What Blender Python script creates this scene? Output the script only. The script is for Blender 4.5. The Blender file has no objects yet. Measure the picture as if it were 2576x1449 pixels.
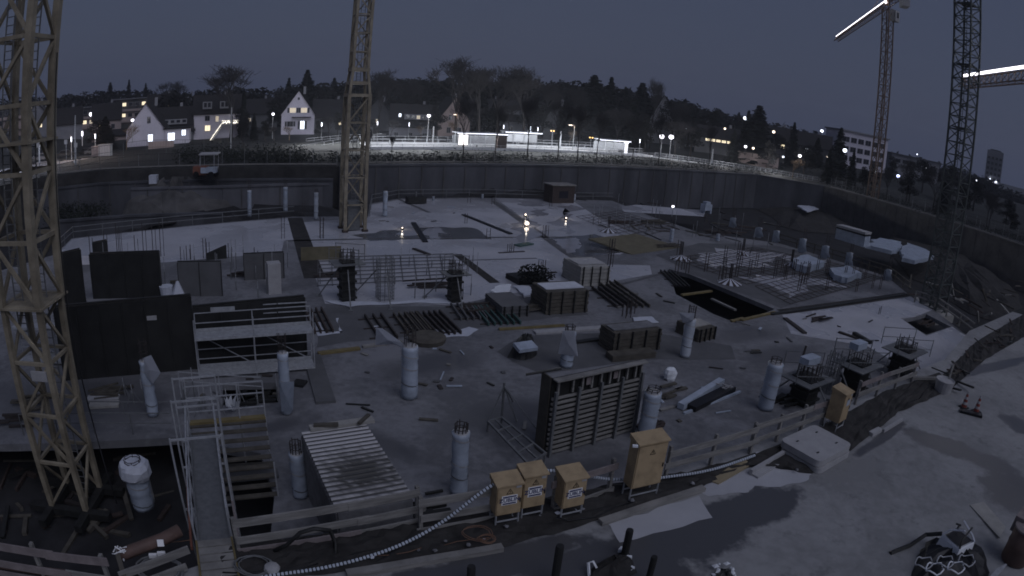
import bpy, math, random
import numpy as np
from mathutils import Vector, Matrix
from mathutils.geometry import tessellate_polygon
rnd = random.Random(7)
scene = bpy.context.scene
COL = scene.collection
# ---------------------------------------------------------------- camera (site webcam: wide lens with barrel distortion)
SC = 3840/2576
LF, LK, PI_, RO, H = 2400., .05, math.radians(16.5), math.radians(4.25), 10.0
_up = np.array([math.sin(RO)*math.cos(PI_), math.cos(RO)*math.cos(PI_), math.sin(PI_)])
_fw = np.array([0, 0, -1.]); _wy = _fw-(_fw@_up)*_up; _wy /= np.linalg.norm(_wy); _wx = np.cross(_wy, _up)
RW = np.array([_wx, _wy, _up])
cam_d = bpy.data.cameras.new('camera'); cam = bpy.data.objects.new('camera', cam_d); COL.objects.link(cam)
m3 = Matrix([list(r) for r in RW]); cam.matrix_world = Matrix.Translation((0, 0, H)) @ m3.to_4x4()
cam_d.type = 'PANO'
cam_d.sensor_fit = 'HORIZONTAL'; cam_d.sensor_width = 36.0; cam_d.sensor_height = 20.25
cam_d.clip_start = .1; cam_d.clip_end = 8000
cc = cam_d
cc.panorama_type = 'FISHEYE_LENS_POLYNOMIAL'
_k = (3840/36.)/LF
cc.fisheye_fov = math.radians(170)
cc.fisheye_polynomial_k0 = 0.0; cc.fisheye_polynomial_k1 = -_k; cc.fisheye_polynomial_k2 = 0.0
cc.fisheye_polynomial_k3 = -LK*_k**3; cc.fisheye_polynomial_k4 = 0.0
scene.camera = cam
# ---------------------------------------------------------------- sky, dusk light, exposure
world = bpy.data.worlds.new('World'); scene.world = world; world.use_nodes = True
nt = world.node_tree; nt.nodes.clear()
SUN_EL, SUN_AZ = math.radians(48), math.radians(140)      # azimuth from +Y clockwise
sky = nt.nodes.new('ShaderNodeTexSky'); sky.sky_type = 'NISHITA'; sky.sun_disc = False
sky.sun_elevation = SUN_EL; sky.sun_rotation = SUN_AZ; sky.air_density = 1.6; sky.dust_density = 4.0; sky.ozone_density = 4.0
bw = nt.nodes.new('ShaderNodeMix'); bw.data_type = 'RGBA'; bw.blend_type = 'MIX'; bw.inputs[0].default_value = .96
bw.inputs[7].default_value = (.42, .505, .89, 1)
mul = nt.nodes.new('ShaderNodeMix'); mul.data_type = 'RGBA'; mul.blend_type = 'MULTIPLY'; mul.inputs[0].default_value = 1
mul.inputs[7].default_value = (1, 1, 1, 1)
bg = nt.nodes.new('ShaderNodeBackground'); bg.inputs[1].default_value = .10
wo = nt.nodes.new('ShaderNodeOutputWorld')
nt.links.new(sky.outputs[0], bw.inputs[6]); nt.links.new(bw.outputs[2], mul.inputs[6]); nt.links.new(mul.outputs[2], bg.inputs[0]); nt.links.new(bg.outputs[0], wo.inputs[0])
sd = bpy.data.lights.new('sun', 'SUN'); sd.energy = .84; sd.angle = math.radians(50); sd.color = (.77, .81, 1.0)
so = bpy.data.objects.new('sun', sd); COL.objects.link(so)
sdir = Vector((math.sin(SUN_AZ)*math.cos(SUN_EL), math.cos(SUN_AZ)*math.cos(SUN_EL), math.sin(SUN_EL)))
so.rotation_euler = sdir.to_track_quat('Z', 'Y').to_euler()
vs = scene.view_settings; vs.view_transform = 'Standard'; vs.look = 'None'; vs.exposure = 0.0; vs.gamma = 1.0
scene.cycles.filter_width = 1.75; scene.cycles.use_denoising = True; scene.cycles.sample_clamp_direct = 3.0; scene.cycles.sample_clamp_indirect = .6
scene.cycles.max_bounces = 4; scene.cycles.diffuse_bounces = 2; scene.cycles.glossy_bounces = 2
# ---------------------------------------------------------------- placing: a pixel of the photo (2576 wide) to a point on a level
def ray(x, y):
    dx, dy = (x-1288)*SC, (y-724.5)*SC; r = math.hypot(dx, dy)+1e-9; rn = r/LF; th = rn*(1+LK*rn*rn); s = math.sin(th)/r
    return RW @ np.array([dx*s, -dy*s, -math.cos(th)])
def P(x, y, z=0.):
    v = ray(x, y); t = (z-H)/v[2]; return Vector((t*v[0], t*v[1], z))
def far(x, y, r):
    v = ray(x, y); t = r/math.hypot(v[0], v[1]); return Vector((t*v[0], t*v[1], H+t*v[2]))
def proj(p):
    c = RW.T @ (np.array(p, float)-np.array([0, 0, H])); rr = math.hypot(c[0], c[1]); th = math.atan2(rr, -c[2]); rn = th
    for _ in range(12): rn = th/(1+LK*rn*rn)
    r = rn*LF/SC; return 1288+c[0]/rr*r, 724.5-c[1]/rr*r
def hz(b, ytop):                                          # level of the top of an upright that stands at b
    lo, hi = b[2], b[2]+90
    for _ in range(40):
        m = (lo+hi)/2
        if proj((b[0], b[1], m))[1] > ytop: lo = m
        else: hi = m
    return lo
AZ = math.radians(30)                                     # the site's grid direction
U = Vector((math.cos(AZ), math.sin(AZ), 0)); V = Vector((-math.sin(AZ), math.cos(AZ), 0)); Z1 = Vector((0, 0, 1))
# ---------------------------------------------------------------- materials
MATS = {}
def mat(name, c, rough=.7, var=.25, scale=2.0, bump=.0, metal=0., c2=None, wet=0., detail=6, bscale=None, spec=.3, stretch=None, mixlo=.35, mixhi=.65):
    m = bpy.data.materials.new(name); m.use_nodes = True; n = m.node_tree.nodes; L = m.node_tree.links
    b = n['Principled BSDF']; b.inputs['Metallic'].default_value = metal; b.inputs['Roughness'].default_value = rough
    b.inputs['Specular IOR Level'].default_value = spec
    g = n.new('ShaderNodeNewGeometry'); mp = n.new('ShaderNodeMapping'); L.new(g.outputs['Position'], mp.inputs[0])
    if stretch: mp.inputs['Scale'].default_value = stretch
    t = n.new('ShaderNodeTexNoise'); t.inputs['Scale'].default_value = scale; t.inputs['Detail'].default_value = detail; t.inputs['Roughness'].default_value = .62
    L.new(mp.outputs[0], t.inputs['Vector'])
    r = n.new('ShaderNodeValToRGB'); r.color_ramp.elements[0].position = mixlo; r.color_ramp.elements[1].position = mixhi
    c2 = c2 or tuple(x*(1-var) for x in c)
    r.color_ramp.elements[0].color = (*c2, 1); r.color_ramp.elements[1].color = (*c, 1)
    L.new(t.outputs[0], r.inputs[0]); L.new(r.outputs[0], b.inputs['Base Color'])
    if wet:
        t2 = n.new('ShaderNodeTexNoise'); t2.inputs['Scale'].default_value = .16; t2.inputs['Detail'].default_value = 5; L.new(mp.outputs[0], t2.inputs['Vector'])
        r2 = n.new('ShaderNodeValToRGB'); r2.color_ramp.elements[0].position = .44; r2.color_ramp.elements[1].position = .56
        r2.color_ramp.elements[0].color = (rough,)*3+(1,); r2.color_ramp.elements[1].color = (wet,)*3+(1,)
        L.new(t2.outputs[0], r2.inputs[0]); L.new(r2.outputs[0], b.inputs['Roughness'])
    if bump:
        t3 = n.new('ShaderNodeTexNoise'); t3.inputs['Scale'].default_value = bscale or scale*6; t3.inputs['Detail'].default_value = 4; L.new(mp.outputs[0], t3.inputs['Vector'])
        bp = n.new('ShaderNodeBump'); bp.inputs['Strength'].default_value = bump; bp.inputs['Distance'].default_value = .04
        L.new(t3.outputs[0], bp.inputs['Height']); L.new(bp.outputs[0], b.inputs['Normal'])
    MATS[name] = m; return m
def emit(name, c, s):
    m = bpy.data.materials.new(name); m.use_nodes = True; n = m.node_tree.nodes
    b = n['Principled BSDF']; b.inputs['Base Color'].default_value = (*c, 1); b.inputs['Emission Color'].default_value = (*c, 1); b.inputs['Emission Strength'].default_value = s
    if hasattr(m, "cycles"): m.cycles.emission_sampling = 'NONE'
    MATS[name] = m; return m
mat('slab_pale', (.43, .43, .46), .6, .16, .25, .05, bscale=7, wet=.12, spec=.45)
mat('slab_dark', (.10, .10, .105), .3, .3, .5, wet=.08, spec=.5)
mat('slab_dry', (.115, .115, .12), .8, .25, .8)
mat('soil', (.045, .042, .04), .95, .55, 1.3, .8, bscale=5)
mat('pit_soil', (.034, .033, .035), .95, .5, .6, .6, bscale=3)
mat('puddle', (.33, .33, .36), .10, .2, .6, .05, spec=.6, bscale=2)
mat('yard_pale', (.40, .40, .42), .7, .12, .8, .1)
mat('yard_wet', (.085, .085, .09), .32, .3, .6, .06, spec=.5, bscale=3)
mat('terrain', (.028, .029, .027), .95, .5, .08, .3)
mat('asphalt', (.07, .07, .075), .7, .2, 1.)
mat('wallcon', (.088, .089, .10), .85, .5, .25, .3, bscale=3, stretch=(1, 1, .35))
mat('wallcon_pale', (.14, .14, .155), .85, .45, .3, .3, bscale=3, stretch=(1, 1, .35))
mat('shotcrete', (.105, .10, .098), .9, .45, .5, .9, bscale=2.5)
mat('blackply', (.024, .024, .023), .6, .4, 1.2)
mat('darkmetal', (.035, .035, .034), .55, .4, 3, metal=.2)
mat('rust', (.065, .048, .042), .85, .4, 6)
mat('rebar', (.05, .042, .04), .8, .3, 8)
mat('galv', (.40, .41, .43), .5, .3, 5, metal=.15)
mat('galv_dark', (.17, .175, .18), .55, .3, 5, metal=.1)
mat('crane_yellow', (.31, .27, .20), .6, .3, 1.2, c2=(.17, .145, .105))
mat('crane_green', (.075, .085, .082), .6, .3, 2.5)
mat('crane_rust', (.13, .085, .06), .6, .3, 2.5)
mat('wood', (.26, .25, .235), .85, .42, 2.2, .3, stretch=(.6, .6, 5))
mat('wood_red', (.24, .205, .20), .85, .35, 2.2, .3)
mat('wood_dark', (.10, .09, .075), .85, .4, 2.2, .3)
mat('ply', (.15, .132, .085), .7, .3, 1.5)
mat('timber_yellow', (.19, .15, .07), .7, .3, 2)
mat('tan_sheet', (.30, .245, .155), .7, .15, 1.5)
mat('wrap', (.40, .45, .53), .42, .3, 1.2, .35, spec=.45, bscale=4)
mat('whitecloth', (.52, .54, .60), .6, .12, 2, .3)
mat('whitebag', (.75, .77, .80), .5, .12, 3, .4)
mat('box_yellow', (.38, .285, .17), .5, .3, 3.5, mixlo=.3, mixhi=.55)
mat('wrap_pale', (.48, .52, .58), .5, .3, 1.5, .35, spec=.4, bscale=4)
mat('groove', (.10, .098, .095), .8, .3, 3)
mat('conpale', (.36, .355, .36), .8, .15, 3, .15)
mat('conside', (.33, .32, .30), .85, .2, 3, .2)
mat('roofwhite', (.42, .41, .43), .6, .25, 1.2)
mat('redbrown', (.22, .09, .06), .6, .3, 2)
mat('clay', (.14, .09, .075), .65, .35, 2)
mat('hose_white', (.46, .50, .56), .35, .1, 4)
mat('black', (.012, .012, .014), .45, .3, 4)
mat('white', (.80, .80, .80), .5, .06, 4)
mat('blue_ink', (.04, .045, .12), .5, .1, 4)
mat('red', (.22, .05, .035), .5, .1, 4)
mat('orange_cord', (.20, .11, .07), .6, .2, 4)
mat('greenplast', (.05, .10, .09), .5, .2, 4)
mat('houseW', (.56, .53, .60), .85, .08, .6)
mat('houseG', (.22, .22, .24), .85, .15, .6)
mat('houseT', (.36, .29, .27), .85, .12, .6)
mat('houseD', (.10, .10, .105), .85, .15, .6)
mat('rooftile', (.020, .018, .02), .8, .4, 1.5)
mat('window', (.02, .02, .028), .15, .2, 2, spec=.5)
mat('shutter', (.06, .06, .07), .7, .2, 2)
mat('bark', (.035, .030, .028), .9, .4, 3)
mat('twig', (.035, .032, .034), .9, .3, 3)
mat('conifer', (.010, .012, .011), .9, .5, .6)
mat('leafdark', (.015, .015, .0145), .9, .5, .6)
mat('hedge', (.022, .026, .020), .9, .5, 1.)
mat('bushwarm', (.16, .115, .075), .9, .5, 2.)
mat('fence_mesh', (.045, .046, .05), .6, .3, 3, metal=.3)
mat('platform', (.66, .67, .68), .6, .2, 2)
emit('led', (.86, .88, 1.0), 9); emit('lampwhite', (.92, .90, 1.0), 22); emit('lampwarm', (1, .82, .66), 16); emit('lampcool', (.80, .86, 1.0), 14)
emit('winwarm', (1, .84, .56), 1.2); emit('wincool', (.80, .88, 1.0), 2.6); emit('windim', (1, .84, .6), .35); emit('fairy', (1, .93, .78), 8)
emit('amber', (1, .6, .2), 3.); emit('poster', (1, .93, .92), 2.4); emit('shelterglow', (.95, .95, 1.0), 1.0); emit('craneled', (.97, .93, 1.0), 7); emit('blue_lamp', (.55, .62, 1.0), 9)
M = MATS
def stained(name, base, var, dark, blobs, rough=.75, wetrough=.3, scale=.6, edge=.22, mottle=.35, bump=.2, seed=0., dirt=None):
    """ground with stains of their own shape: BLOBS are (centre, half length, half width, angle) ellipses broken up by noise"""
    m = bpy.data.materials.new(name); m.use_nodes = True; n = m.node_tree.nodes; L = m.node_tree.links; b = n['Principled BSDF']; b.inputs['Specular IOR Level'].default_value = .4
    g = n.new('ShaderNodeNewGeometry'); ns = n.new('ShaderNodeTexNoise'); ns.inputs['Scale'].default_value = scale; ns.inputs['Detail'].default_value = 8; ns.inputs['Roughness'].default_value = .66; L.new(g.outputs['Position'], ns.inputs['Vector'])
    def mth(op, *a):
        q = n.new('ShaderNodeMath'); q.operation = op
        for i, x in enumerate(a):
            if isinstance(x, (int, float)): q.inputs[i].default_value = x
            else: L.new(x, q.inputs[i])
        return q.outputs[0]
    cur = None
    for (c, a, w, ang) in blobs:
        s1 = n.new('ShaderNodeVectorMath'); s1.operation = 'SUBTRACT'; L.new(g.outputs['Position'], s1.inputs[0]); s1.inputs[1].default_value = (c[0], c[1], c[2] if len(c) > 2 else 0)
        rt = n.new('ShaderNodeVectorRotate'); rt.rotation_type = 'Z_AXIS'; rt.inputs['Angle'].default_value = -ang; L.new(s1.outputs[0], rt.inputs['Vector'])
        sc = n.new('ShaderNodeVectorMath'); sc.operation = 'MULTIPLY'; sc.inputs[1].default_value = (1/a, 1/w, 0); L.new(rt.outputs[0], sc.inputs[0])
        ln = n.new('ShaderNodeVectorMath'); ln.operation = 'LENGTH'; L.new(sc.outputs[0], ln.inputs[0]); cur = ln.outputs['Value'] if cur is None else mth('MINIMUM', cur, ln.outputs['Value'])
    nz = mth('MULTIPLY_ADD', ns.outputs[0], 1.5, -.75); cur = mth('ADD', cur if cur is not None else 5., nz)
    r = n.new('ShaderNodeMapRange'); r.inputs['From Min'].default_value = 1-edge/2; r.inputs['From Max'].default_value = 1+edge/2; r.inputs['To Min'].default_value = 1; r.inputs['To Max'].default_value = 0; L.new(cur, r.inputs['Value'])
    n2 = n.new('ShaderNodeTexNoise'); n2.inputs['Scale'].default_value = .22; n2.inputs['Detail'].default_value = 9; n2.inputs['Roughness'].default_value = .6; n2.inputs['Distortion'].default_value = .4; L.new(g.outputs['Position'], n2.inputs['Vector'])
    n3 = n.new('ShaderNodeTexNoise'); n3.inputs['Scale'].default_value = 2.6; n3.inputs['Detail'].default_value = 6; n3.inputs['Roughness'].default_value = .7; L.new(g.outputs['Position'], n3.inputs['Vector'])
    mix = mth('ADD', mth('MULTIPLY', n2.outputs[0], .62), mth('MULTIPLY', n3.outputs[0], .38)); cr = n.new('ShaderNodeValToRGB'); e = cr.color_ramp.elements; e[0].position = .43; e[1].position = .57; e[0].color = (*[x*(1-var) for x in base], 1); e[1].color = (*base, 1); L.new(mix, cr.inputs[0])
    # small scattered dark specks and scrapes
    n4 = n.new('ShaderNodeTexNoise'); n4.inputs['Scale'].default_value = .9; n4.inputs['Detail'].default_value = 12; n4.inputs['Roughness'].default_value = .8; L.new(g.outputs['Position'], n4.inputs['Vector'])
    sp = n.new('ShaderNodeMapRange'); sp.inputs['From Min'].default_value = .55; sp.inputs['From Max'].default_value = .61; sp.inputs['To Max'].default_value = mottle; L.new(n4.outputs[0], sp.inputs['Value'])
    m1 = n.new('ShaderNodeMix'); m1.data_type = 'RGBA'; L.new(sp.outputs[0], m1.inputs[0]); L.new(cr.outputs[0], m1.inputs[6]); m1.inputs[7].default_value = (*dark, 1)
    m2 = n.new('ShaderNodeMix'); m2.data_type = 'RGBA'; L.new(r.outputs[0], m2.inputs[0]); L.new(m1.outputs[2], m2.inputs[6]); m2.inputs[7].default_value = (*dark, 1); L.new(m2.outputs[2], b.inputs['Base Color'])
    rr = n.new('ShaderNodeMapRange'); rr.inputs['To Min'].default_value = rough; rr.inputs['To Max'].default_value = wetrough; L.new(r.outputs[0], rr.inputs['Value']); L.new(rr.outputs[0], b.inputs['Roughness'])
    bp = n.new('ShaderNodeBump'); bp.inputs['Strength'].default_value = bump; bp.inputs['Distance'].default_value = .03; L.new(n3.outputs[0], bp.inputs['Height']); L.new(bp.outputs[0], b.inputs['Normal'])
    MATS[name] = m; return m
def ell(x0, y0, x1, y1, w, z=0.):
    a, b = P(x0, y0, z), P(x1, y1, z); c = (a+b)/2; return ((c.x, c.y, z), (b-a).length/2, w, math.atan2(b.y-a.y, b.x-a.x))
stained('yard', (.272, .271, .272), .27, (.075, .075, .08), [ell(1300, 1490, 1760, 1400, 1.4), ell(1560, 1385, 1890, 1300, 1.15), ell(1760, 1330, 2010, 1235, .8), ell(900, 1500, 1500, 1345, .55), ell(2270, 1085, 2480, 1160, .8), ell(2440, 1150, 2560, 1190, .7), ell(2480, 1240, 2620, 1240, 1.6),
    ell(2330, 960, 2600, 900, .5), ell(2520, 1040, 2600, 1100, .8), ell(2150, 1150, 2280, 1060, .25)], .78, .28, 1.1, .25)
stained('slab', (.198, .198, .21), .42, (.085, .085, .092), [ell(1120, 1075, 1410, 1010, 1.0, -3), ell(960, 935, 1200, 895, 1.2, -3), ell(-30, 985, 420, 1000, 2.2, -3), ell(1880, 905, 2060, 880, 1.4, -3), ell(1480, 980, 1680, 1000, .6, -3), ell(880, 1080, 1080, 1160, .5, -3), ell(1250, 1240, 1600, 1150, .8, -3),
    ell(1800, 850, 1960, 830, 1.2, -3), ell(600, 1090, 760, 1060, .5, -3)], .75, .5, .5, .9, .5)
# ---------------------------------------------------------------- mesh builder
class MB:
    def __init__(s): s.v = []; s.f = []; s.mi = []; s.st = []
    def add(s, vs_, fs, m=0):
        o = len(s.v); s.st.append((o, len(s.f))); s.v += [tuple(x) for x in vs_]; s.f += [tuple(i+o for i in f) for f in fs]; s.mi += [m]*len(fs); return s
    def split(s, name, mats, parent):
        """every piece added on its own becomes a part of its own"""
        st = s.st+[(len(s.v), len(s.f))]; out = []
        for (v0, f0), (v1, f1) in zip(st, st[1:]):
            q = MB(); q.v = s.v[v0:v1]; q.f = [tuple(i-v0 for i in f) for f in s.f[f0:f1]]; q.mi = s.mi[f0:f1]; out.append(q.build(name, mats, parent))
        return out
    def box(s, c, d, rz=0., m=0, tilt=None):
        R = Matrix.Rotation(rz, 3, 'Z')
        if tilt: R = R @ Matrix.Rotation(tilt, 3, 'X')
        c = Vector(c); vv = [c+R @ Vector((x*d[0]/2, y*d[1]/2, z*d[2]/2)) for z in (-1, 1) for y in (-1, 1) for x in (-1, 1)]
        return s.add(vv, [(0, 2, 3, 1), (4, 5, 7, 6), (0, 1, 5, 4), (2, 6, 7, 3), (0, 4, 6, 2), (1, 3, 7, 5)], m)
    def bar(s, a, b, w, h=None, m=0, up=None):
        a = Vector(a); b = Vector(b); h = h or w; d = (b-a); L = d.length
        if L < 1e-6: return s
        d /= L; up = up or Vector((0, 0, 1))
        if abs(d.dot(up)) > .97: up = Vector((U.x, U.y, 0))
        x = d.cross(up).normalized(); y = x.cross(d).normalized()
        vv = [p+x*(i*w/2)+y*(j*h/2) for p in (a, b) for i, j in ((-1, -1), (1, -1), (1, 1), (-1, 1))]
        return s.add(vv, [(3, 2, 1, 0), (4, 5, 6, 7), (0, 1, 5, 4), (1, 2, 6, 5), (2, 3, 7, 6), (3, 0, 4, 7)], m)
    def tube(s, a, b, r, r2=None, n=8, m=0, caps=True):
        a = Vector(a); b = Vector(b); r2 = r if r2 is None else r2; d = (b-a).normalized(); up = Vector((0, 0, 1)) if abs(d.z) < .95 else Vector((1, 0, 0))
        x = d.cross(up).normalized(); y = x.cross(d).normalized()
        vv = [p+(x*math.cos(q)+y*math.sin(q))*R for p, R in ((a, r), (b, r2)) for q in [2*math.pi*i/n for i in range(n)]]
        fs = [(i, (i+1) % n, n+(i+1) % n, n+i) for i in range(n)]
        if caps: fs += [tuple(range(n-1, -1, -1)), tuple(range(n, 2*n))]
        return s.add(vv, fs, m)
    def path(s, pts, r, n=7, bands=None):
        pts = [Vector(p) for p in pts]; o = len(s.v); prev = None
        for i, p in enumerate(pts):
            d = (pts[min(i+1, len(pts)-1)]-pts[max(i-1, 0)]).normalized(); up = Vector((0, 0, 1)) if abs(d.z) < .95 else Vector((1, 0, 0))
            x = d.cross(up).normalized(); y = x.cross(d).normalized(); R = r(i) if callable(r) else r
            s.v += [tuple(p+(x*math.cos(q)+y*math.sin(q))*R) for q in [2*math.pi*k/n for k in range(n)]]
            if i:
                for k in range(n):
                    s.f.append((o+(i-1)*n+k, o+(i-1)*n+(k+1) % n, o+i*n+(k+1) % n, o+i*n+k)); s.mi.append(bands(i) if bands else 0)
        s.f.append(tuple(o+k for k in range(n-1, -1, -1))); s.mi.append(0)
        s.f.append(tuple(o+(len(pts)-1)*n+k for k in range(n))); s.mi.append(0); return s
    def prism(s, poly, z0, z1, holes=(), m=0):
        loops = [list(poly)]+[list(h) for h in holes]; flat = [p for l in loops for p in l]; n = len(flat)
        tris = tessellate_polygon([[Vector((p[0], p[1], 0)) for p in l] for l in loops])
        vv = [(p[0], p[1], z1) for p in flat]+[(p[0], p[1], z0) for p in flat]; fs = []
        for t in tris:
            a, b, c = (flat[i] for i in t); cr = (b[0]-a[0])*(c[1]-a[1])-(b[1]-a[1])*(c[0]-a[0])
            t = t if cr > 0 else t[::-1]; fs.append(tuple(t)); fs.append(tuple(i+n for i in t[::-1]))
        k = 0
        for l in loops:
            for i in range(len(l)):
                j = (i+1) % len(l); fs.append((k+i, k+j, n+k+j, n+k+i))
            k += len(l)
        return s.add(vv, fs, m)
    def sheet(s, poly, z, m=0):
        tris = tessellate_polygon([[Vector((p[0], p[1], 0)) for p in poly]]); fs = []
        for t in tris:
            a, b, c = (poly[i] for i in t); cr = (b[0]-a[0])*(c[1]-a[1])-(b[1]-a[1])*(c[0]-a[0]); fs.append(tuple(t) if cr > 0 else tuple(t[::-1]))
        return s.add([(p[0], p[1], z) for p in poly], fs, m)
    def quad(s, a, b, c, d, m=0): return s.add([a, b, c, d], [(0, 1, 2, 3)], m)
    def lathe(s, c, prof, n=14, m=0):
        c = Vector(c); vv = []; fs = []
        for r, z in prof: vv += [c+Vector((r*math.cos(2*math.pi*i/n), r*math.sin(2*math.pi*i/n), z)) for i in range(n)]
        for k in range(len(prof)-1): fs += [(k*n+i, k*n+(i+1) % n, (k+1)*n+(i+1) % n, (k+1)*n+i) for i in range(n)]
        fs += [tuple(range(n-1, -1, -1)), tuple(range((len(prof)-1)*n, len(prof)*n))]; return s.add(vv, fs, m)
    def build(s, name, mats, parent=None, smooth=False, origin=None):
        me = bpy.data.meshes.new(name)
        off = Vector(parent['_o']) if parent is not None and '_o' in parent else Vector(origin or (0, 0, 0))
        me.from_pydata([(v[0]-off.x, v[1]-off.y, v[2]-off.z) for v in s.v], [], s.f)
        for x in (mats if isinstance(mats, (list, tuple)) else [mats]): me.materials.append(M[x])
        me.polygons.foreach_set('material_index', s.mi)
        if smooth: me.polygons.foreach_set('use_smooth', [True]*len(me.polygons))
        me.update()
        o = bpy.data.objects.new(name, me); COL.objects.link(o)
        if parent is not None:
            o.parent = parent
            if '_o' in parent: o['_o'] = parent['_o']; ROOTS.append(o)
        elif origin: o.location = off
        return o
ROOTS = []
def tag(o, label, cat, group=None):
    o['label'] = label; o['category'] = cat
    if group: o['group'] = group
    return o
def root(name, loc, label, cat, group=None, rz=0., world=True):
    o = bpy.data.objects.new(name, None); COL.objects.link(o); o.location = loc; o.rotation_euler = (0, 0, rz); o.empty_display_size = .3
    if world: o['_o'] = tuple(loc); ROOTS.append(o)       # parts are given in world coordinates
    return tag(o, label, cat, group)
def thing(name, mb, mats, label, cat, group=None, smooth=False):
    xs = np.array(mb.v); c = xs.mean(0); og = (float(c[0]), float(c[1]), float(xs[:, 2].min()))
    return tag(mb.build(name, mats, None, smooth, og), label, cat, group)
def struct(name, mb, mats, smooth=False):
    o = mb.build(name, mats, None, smooth); o['kind'] = 'structure'; return o
def children(o): return [c for c in ALLCH.get(o.name, [])]
def dup(r, loc, rz=None, label=None, group=None, scale=None):
    n = r.copy(); COL.objects.link(n); n.location = loc
    if rz is not None: n.rotation_euler = (0, 0, rz)
    if scale is not None: n.scale = scale if hasattr(scale, '__len__') else (scale,)*3
    if label: n['label'] = label
    if group: n['group'] = group
    def rec(a, b):
        for ch in a.children:
            c = ch.copy(); COL.objects.link(c); c.parent = b; rec(ch, c)
    rec(r, n); return n
def point_light(name, loc, e, c, r=.1, parent=None):
    l = bpy.data.lights.new(name, 'POINT'); l.energy = e; l.color = c; l.shadow_soft_size = r
    o = bpy.data.objects.new(name, l); COL.objects.link(o)
    if parent is not None and '_o' in parent: o.parent = parent; o.location = Vector(loc)-Vector(parent['_o'])
    else:
        o.location = loc
        if parent is not None: o.parent = parent
    return o
def W2(*pts, z=-3): return [P(x, y, z) for x, y in pts]
# ---------------------------------------------------------------- terrain round the pit
PIT = [(-34., -5.), (-11.4, 7.0), (-8.2, 8.0), (-6., 10.3), (5.1, 15.9), (11.9, 19.6), (19.6, 24.2), (23.5, 26.2), (30, 31.6), (42.5, 38.6), (62, 46), (92, 40), (86., 58), (77.4, 72.3), (61.9, 118),
       (47, 122.1), (-23, 77.9), (-56, 70), (-63, 64), (-66, 50), (-60, 20)]
CTRL = [(x, y, 0) for x in (-60, -40, -20, 0, 20, 40, 60) for y in (-60, -30, -4)]+[(-30, -6, 0), (-5, 9, 0), (8, 16, 0), (20, 23, 0), (35, 30, 0), (60, 35, 0), (30, 10, 0), (10, 5, 0)]
for q in ((-23, 77.9), (-56, 70), (-63, 62), (-68, 45), (-66, 15), (47, 122.1), (12, 101), (-40, 74), (61.9, 118), (70, 95), (77.4, 72.3), (88, 55), (95, 45), (-15, 95), (20, 118)): CTRL.append((*q, 1.2))
for q in ((-25, 108), (0, 124), (30, 142), (69, 152), (-45, 100)): CTRL.append((*q, 1.0))
for (x, y, r) in ((750, 338, 165), (380, 372, 150), (540, 345, 165), (220, 330, 240), (60, 330, 200), (1010, 345, 190), (1150, 335, 185), (1300, 345, 200), (1520, 345, 220), (1660, 350, 210),
                  (1900, 385, 190), (2160, 420, 230), (2350, 470, 210), (2560, 560, 170), (700, 270, 420), (300, 275, 420), (1288, 275, 480), (1700, 315, 480), (2100, 385, 480), (2500, 470, 480), (0, 300, 480), (150, 300, 350)):
    CTRL.append(tuple(far(x, y, r)))
for a in range(0, 360, 12): CTRL.append((1500*math.sin(math.radians(a)), 1500*math.cos(math.radians(a)), -4 if 15 < a < 120 else 3)); CTRL.append((700*math.sin(math.radians(a)), 700*math.cos(math.radians(a)), -4 if 15 < a < 120 else 3))
CA = np.array(CTRL)
def ter(x, y):
    d = np.hypot(CA[:, 0]-x, CA[:, 1]-y)+.5; w = d**-3.2; return float((w*CA[:, 2]).sum()/w.sum())
def ground():
    mb = MB(); c = Vector((5, 60)); n = len(PIT); loops = []
    ring = []
    for i in range(n):                                    # subdivide the rim
        a, b = Vector(PIT[i]), Vector(PIT[(i+1) % n]); k = max(1, int((b-a).length/6))
        ring += [a.lerp(b, j/k) for j in range(k)]
    for s in (1, 1.04, 1.12, 1.25, 1.45, 1.7, 2.0, 2.5, 3.2, 4.2, 6, 9, 16, 32, 70): loops.append([c+(p-c)*s for p in ring])
    N = len(ring)
    for l in loops: mb.v += [(p.x, p.y, ter(p.x, p.y) if abs(p.x)+abs(p.y) < 3000 else -2.) for p in l]
    for k in range(len(loops)-1):
        for i in range(N):
            j = (i+1) % N; mb.f.append((k*N+i, (k+1)*N+i, (k+1)*N+j, k*N+j)); mb.mi.append(0)
    RIM = loops[0]
    # pit sides
    ws = MB()
    for i in range(N):
        j = (i+1) % N; a, b = RIM[i], RIM[j]
        ws.add([(a.x, a.y, -5.6), (b.x, b.y, -5.6), (b.x, b.y, ter(b.x, b.y)), (a.x, a.y, ter(a.x, a.y))], [(0, 1, 2, 3), (3, 2, 1, 0)])
    return mb, ws
g_, w_ = ground()
struct('ground', g_, 'terrain'); struct('pit_side', w_, 'shotcrete')
fl = MB(); fl.sheet([(p[0], p[1]) for p in PIT], -5.5); struct('pit_floor', fl, 'pit_soil')
# yard surface (z = 0), in front of the pit
yard = [(-11.4, 7.0), (-8.2, 8.0), (-6., 10.3), (5.1, 15.9), (11.9, 19.6), (19.6, 24.2), (23.5, 26.2), (30, 31.6), (42.5, 38.6), (62, 46), (80, 20), (60, -20), (-30, -25), (-34, -5)]
mb = MB(); mb.sheet(yard, .035); struct('yard', mb, 'yard')
def dline(pts, z=0.): return [tuple(P(x, y, z)[:2]) for x, y in pts]
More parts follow.
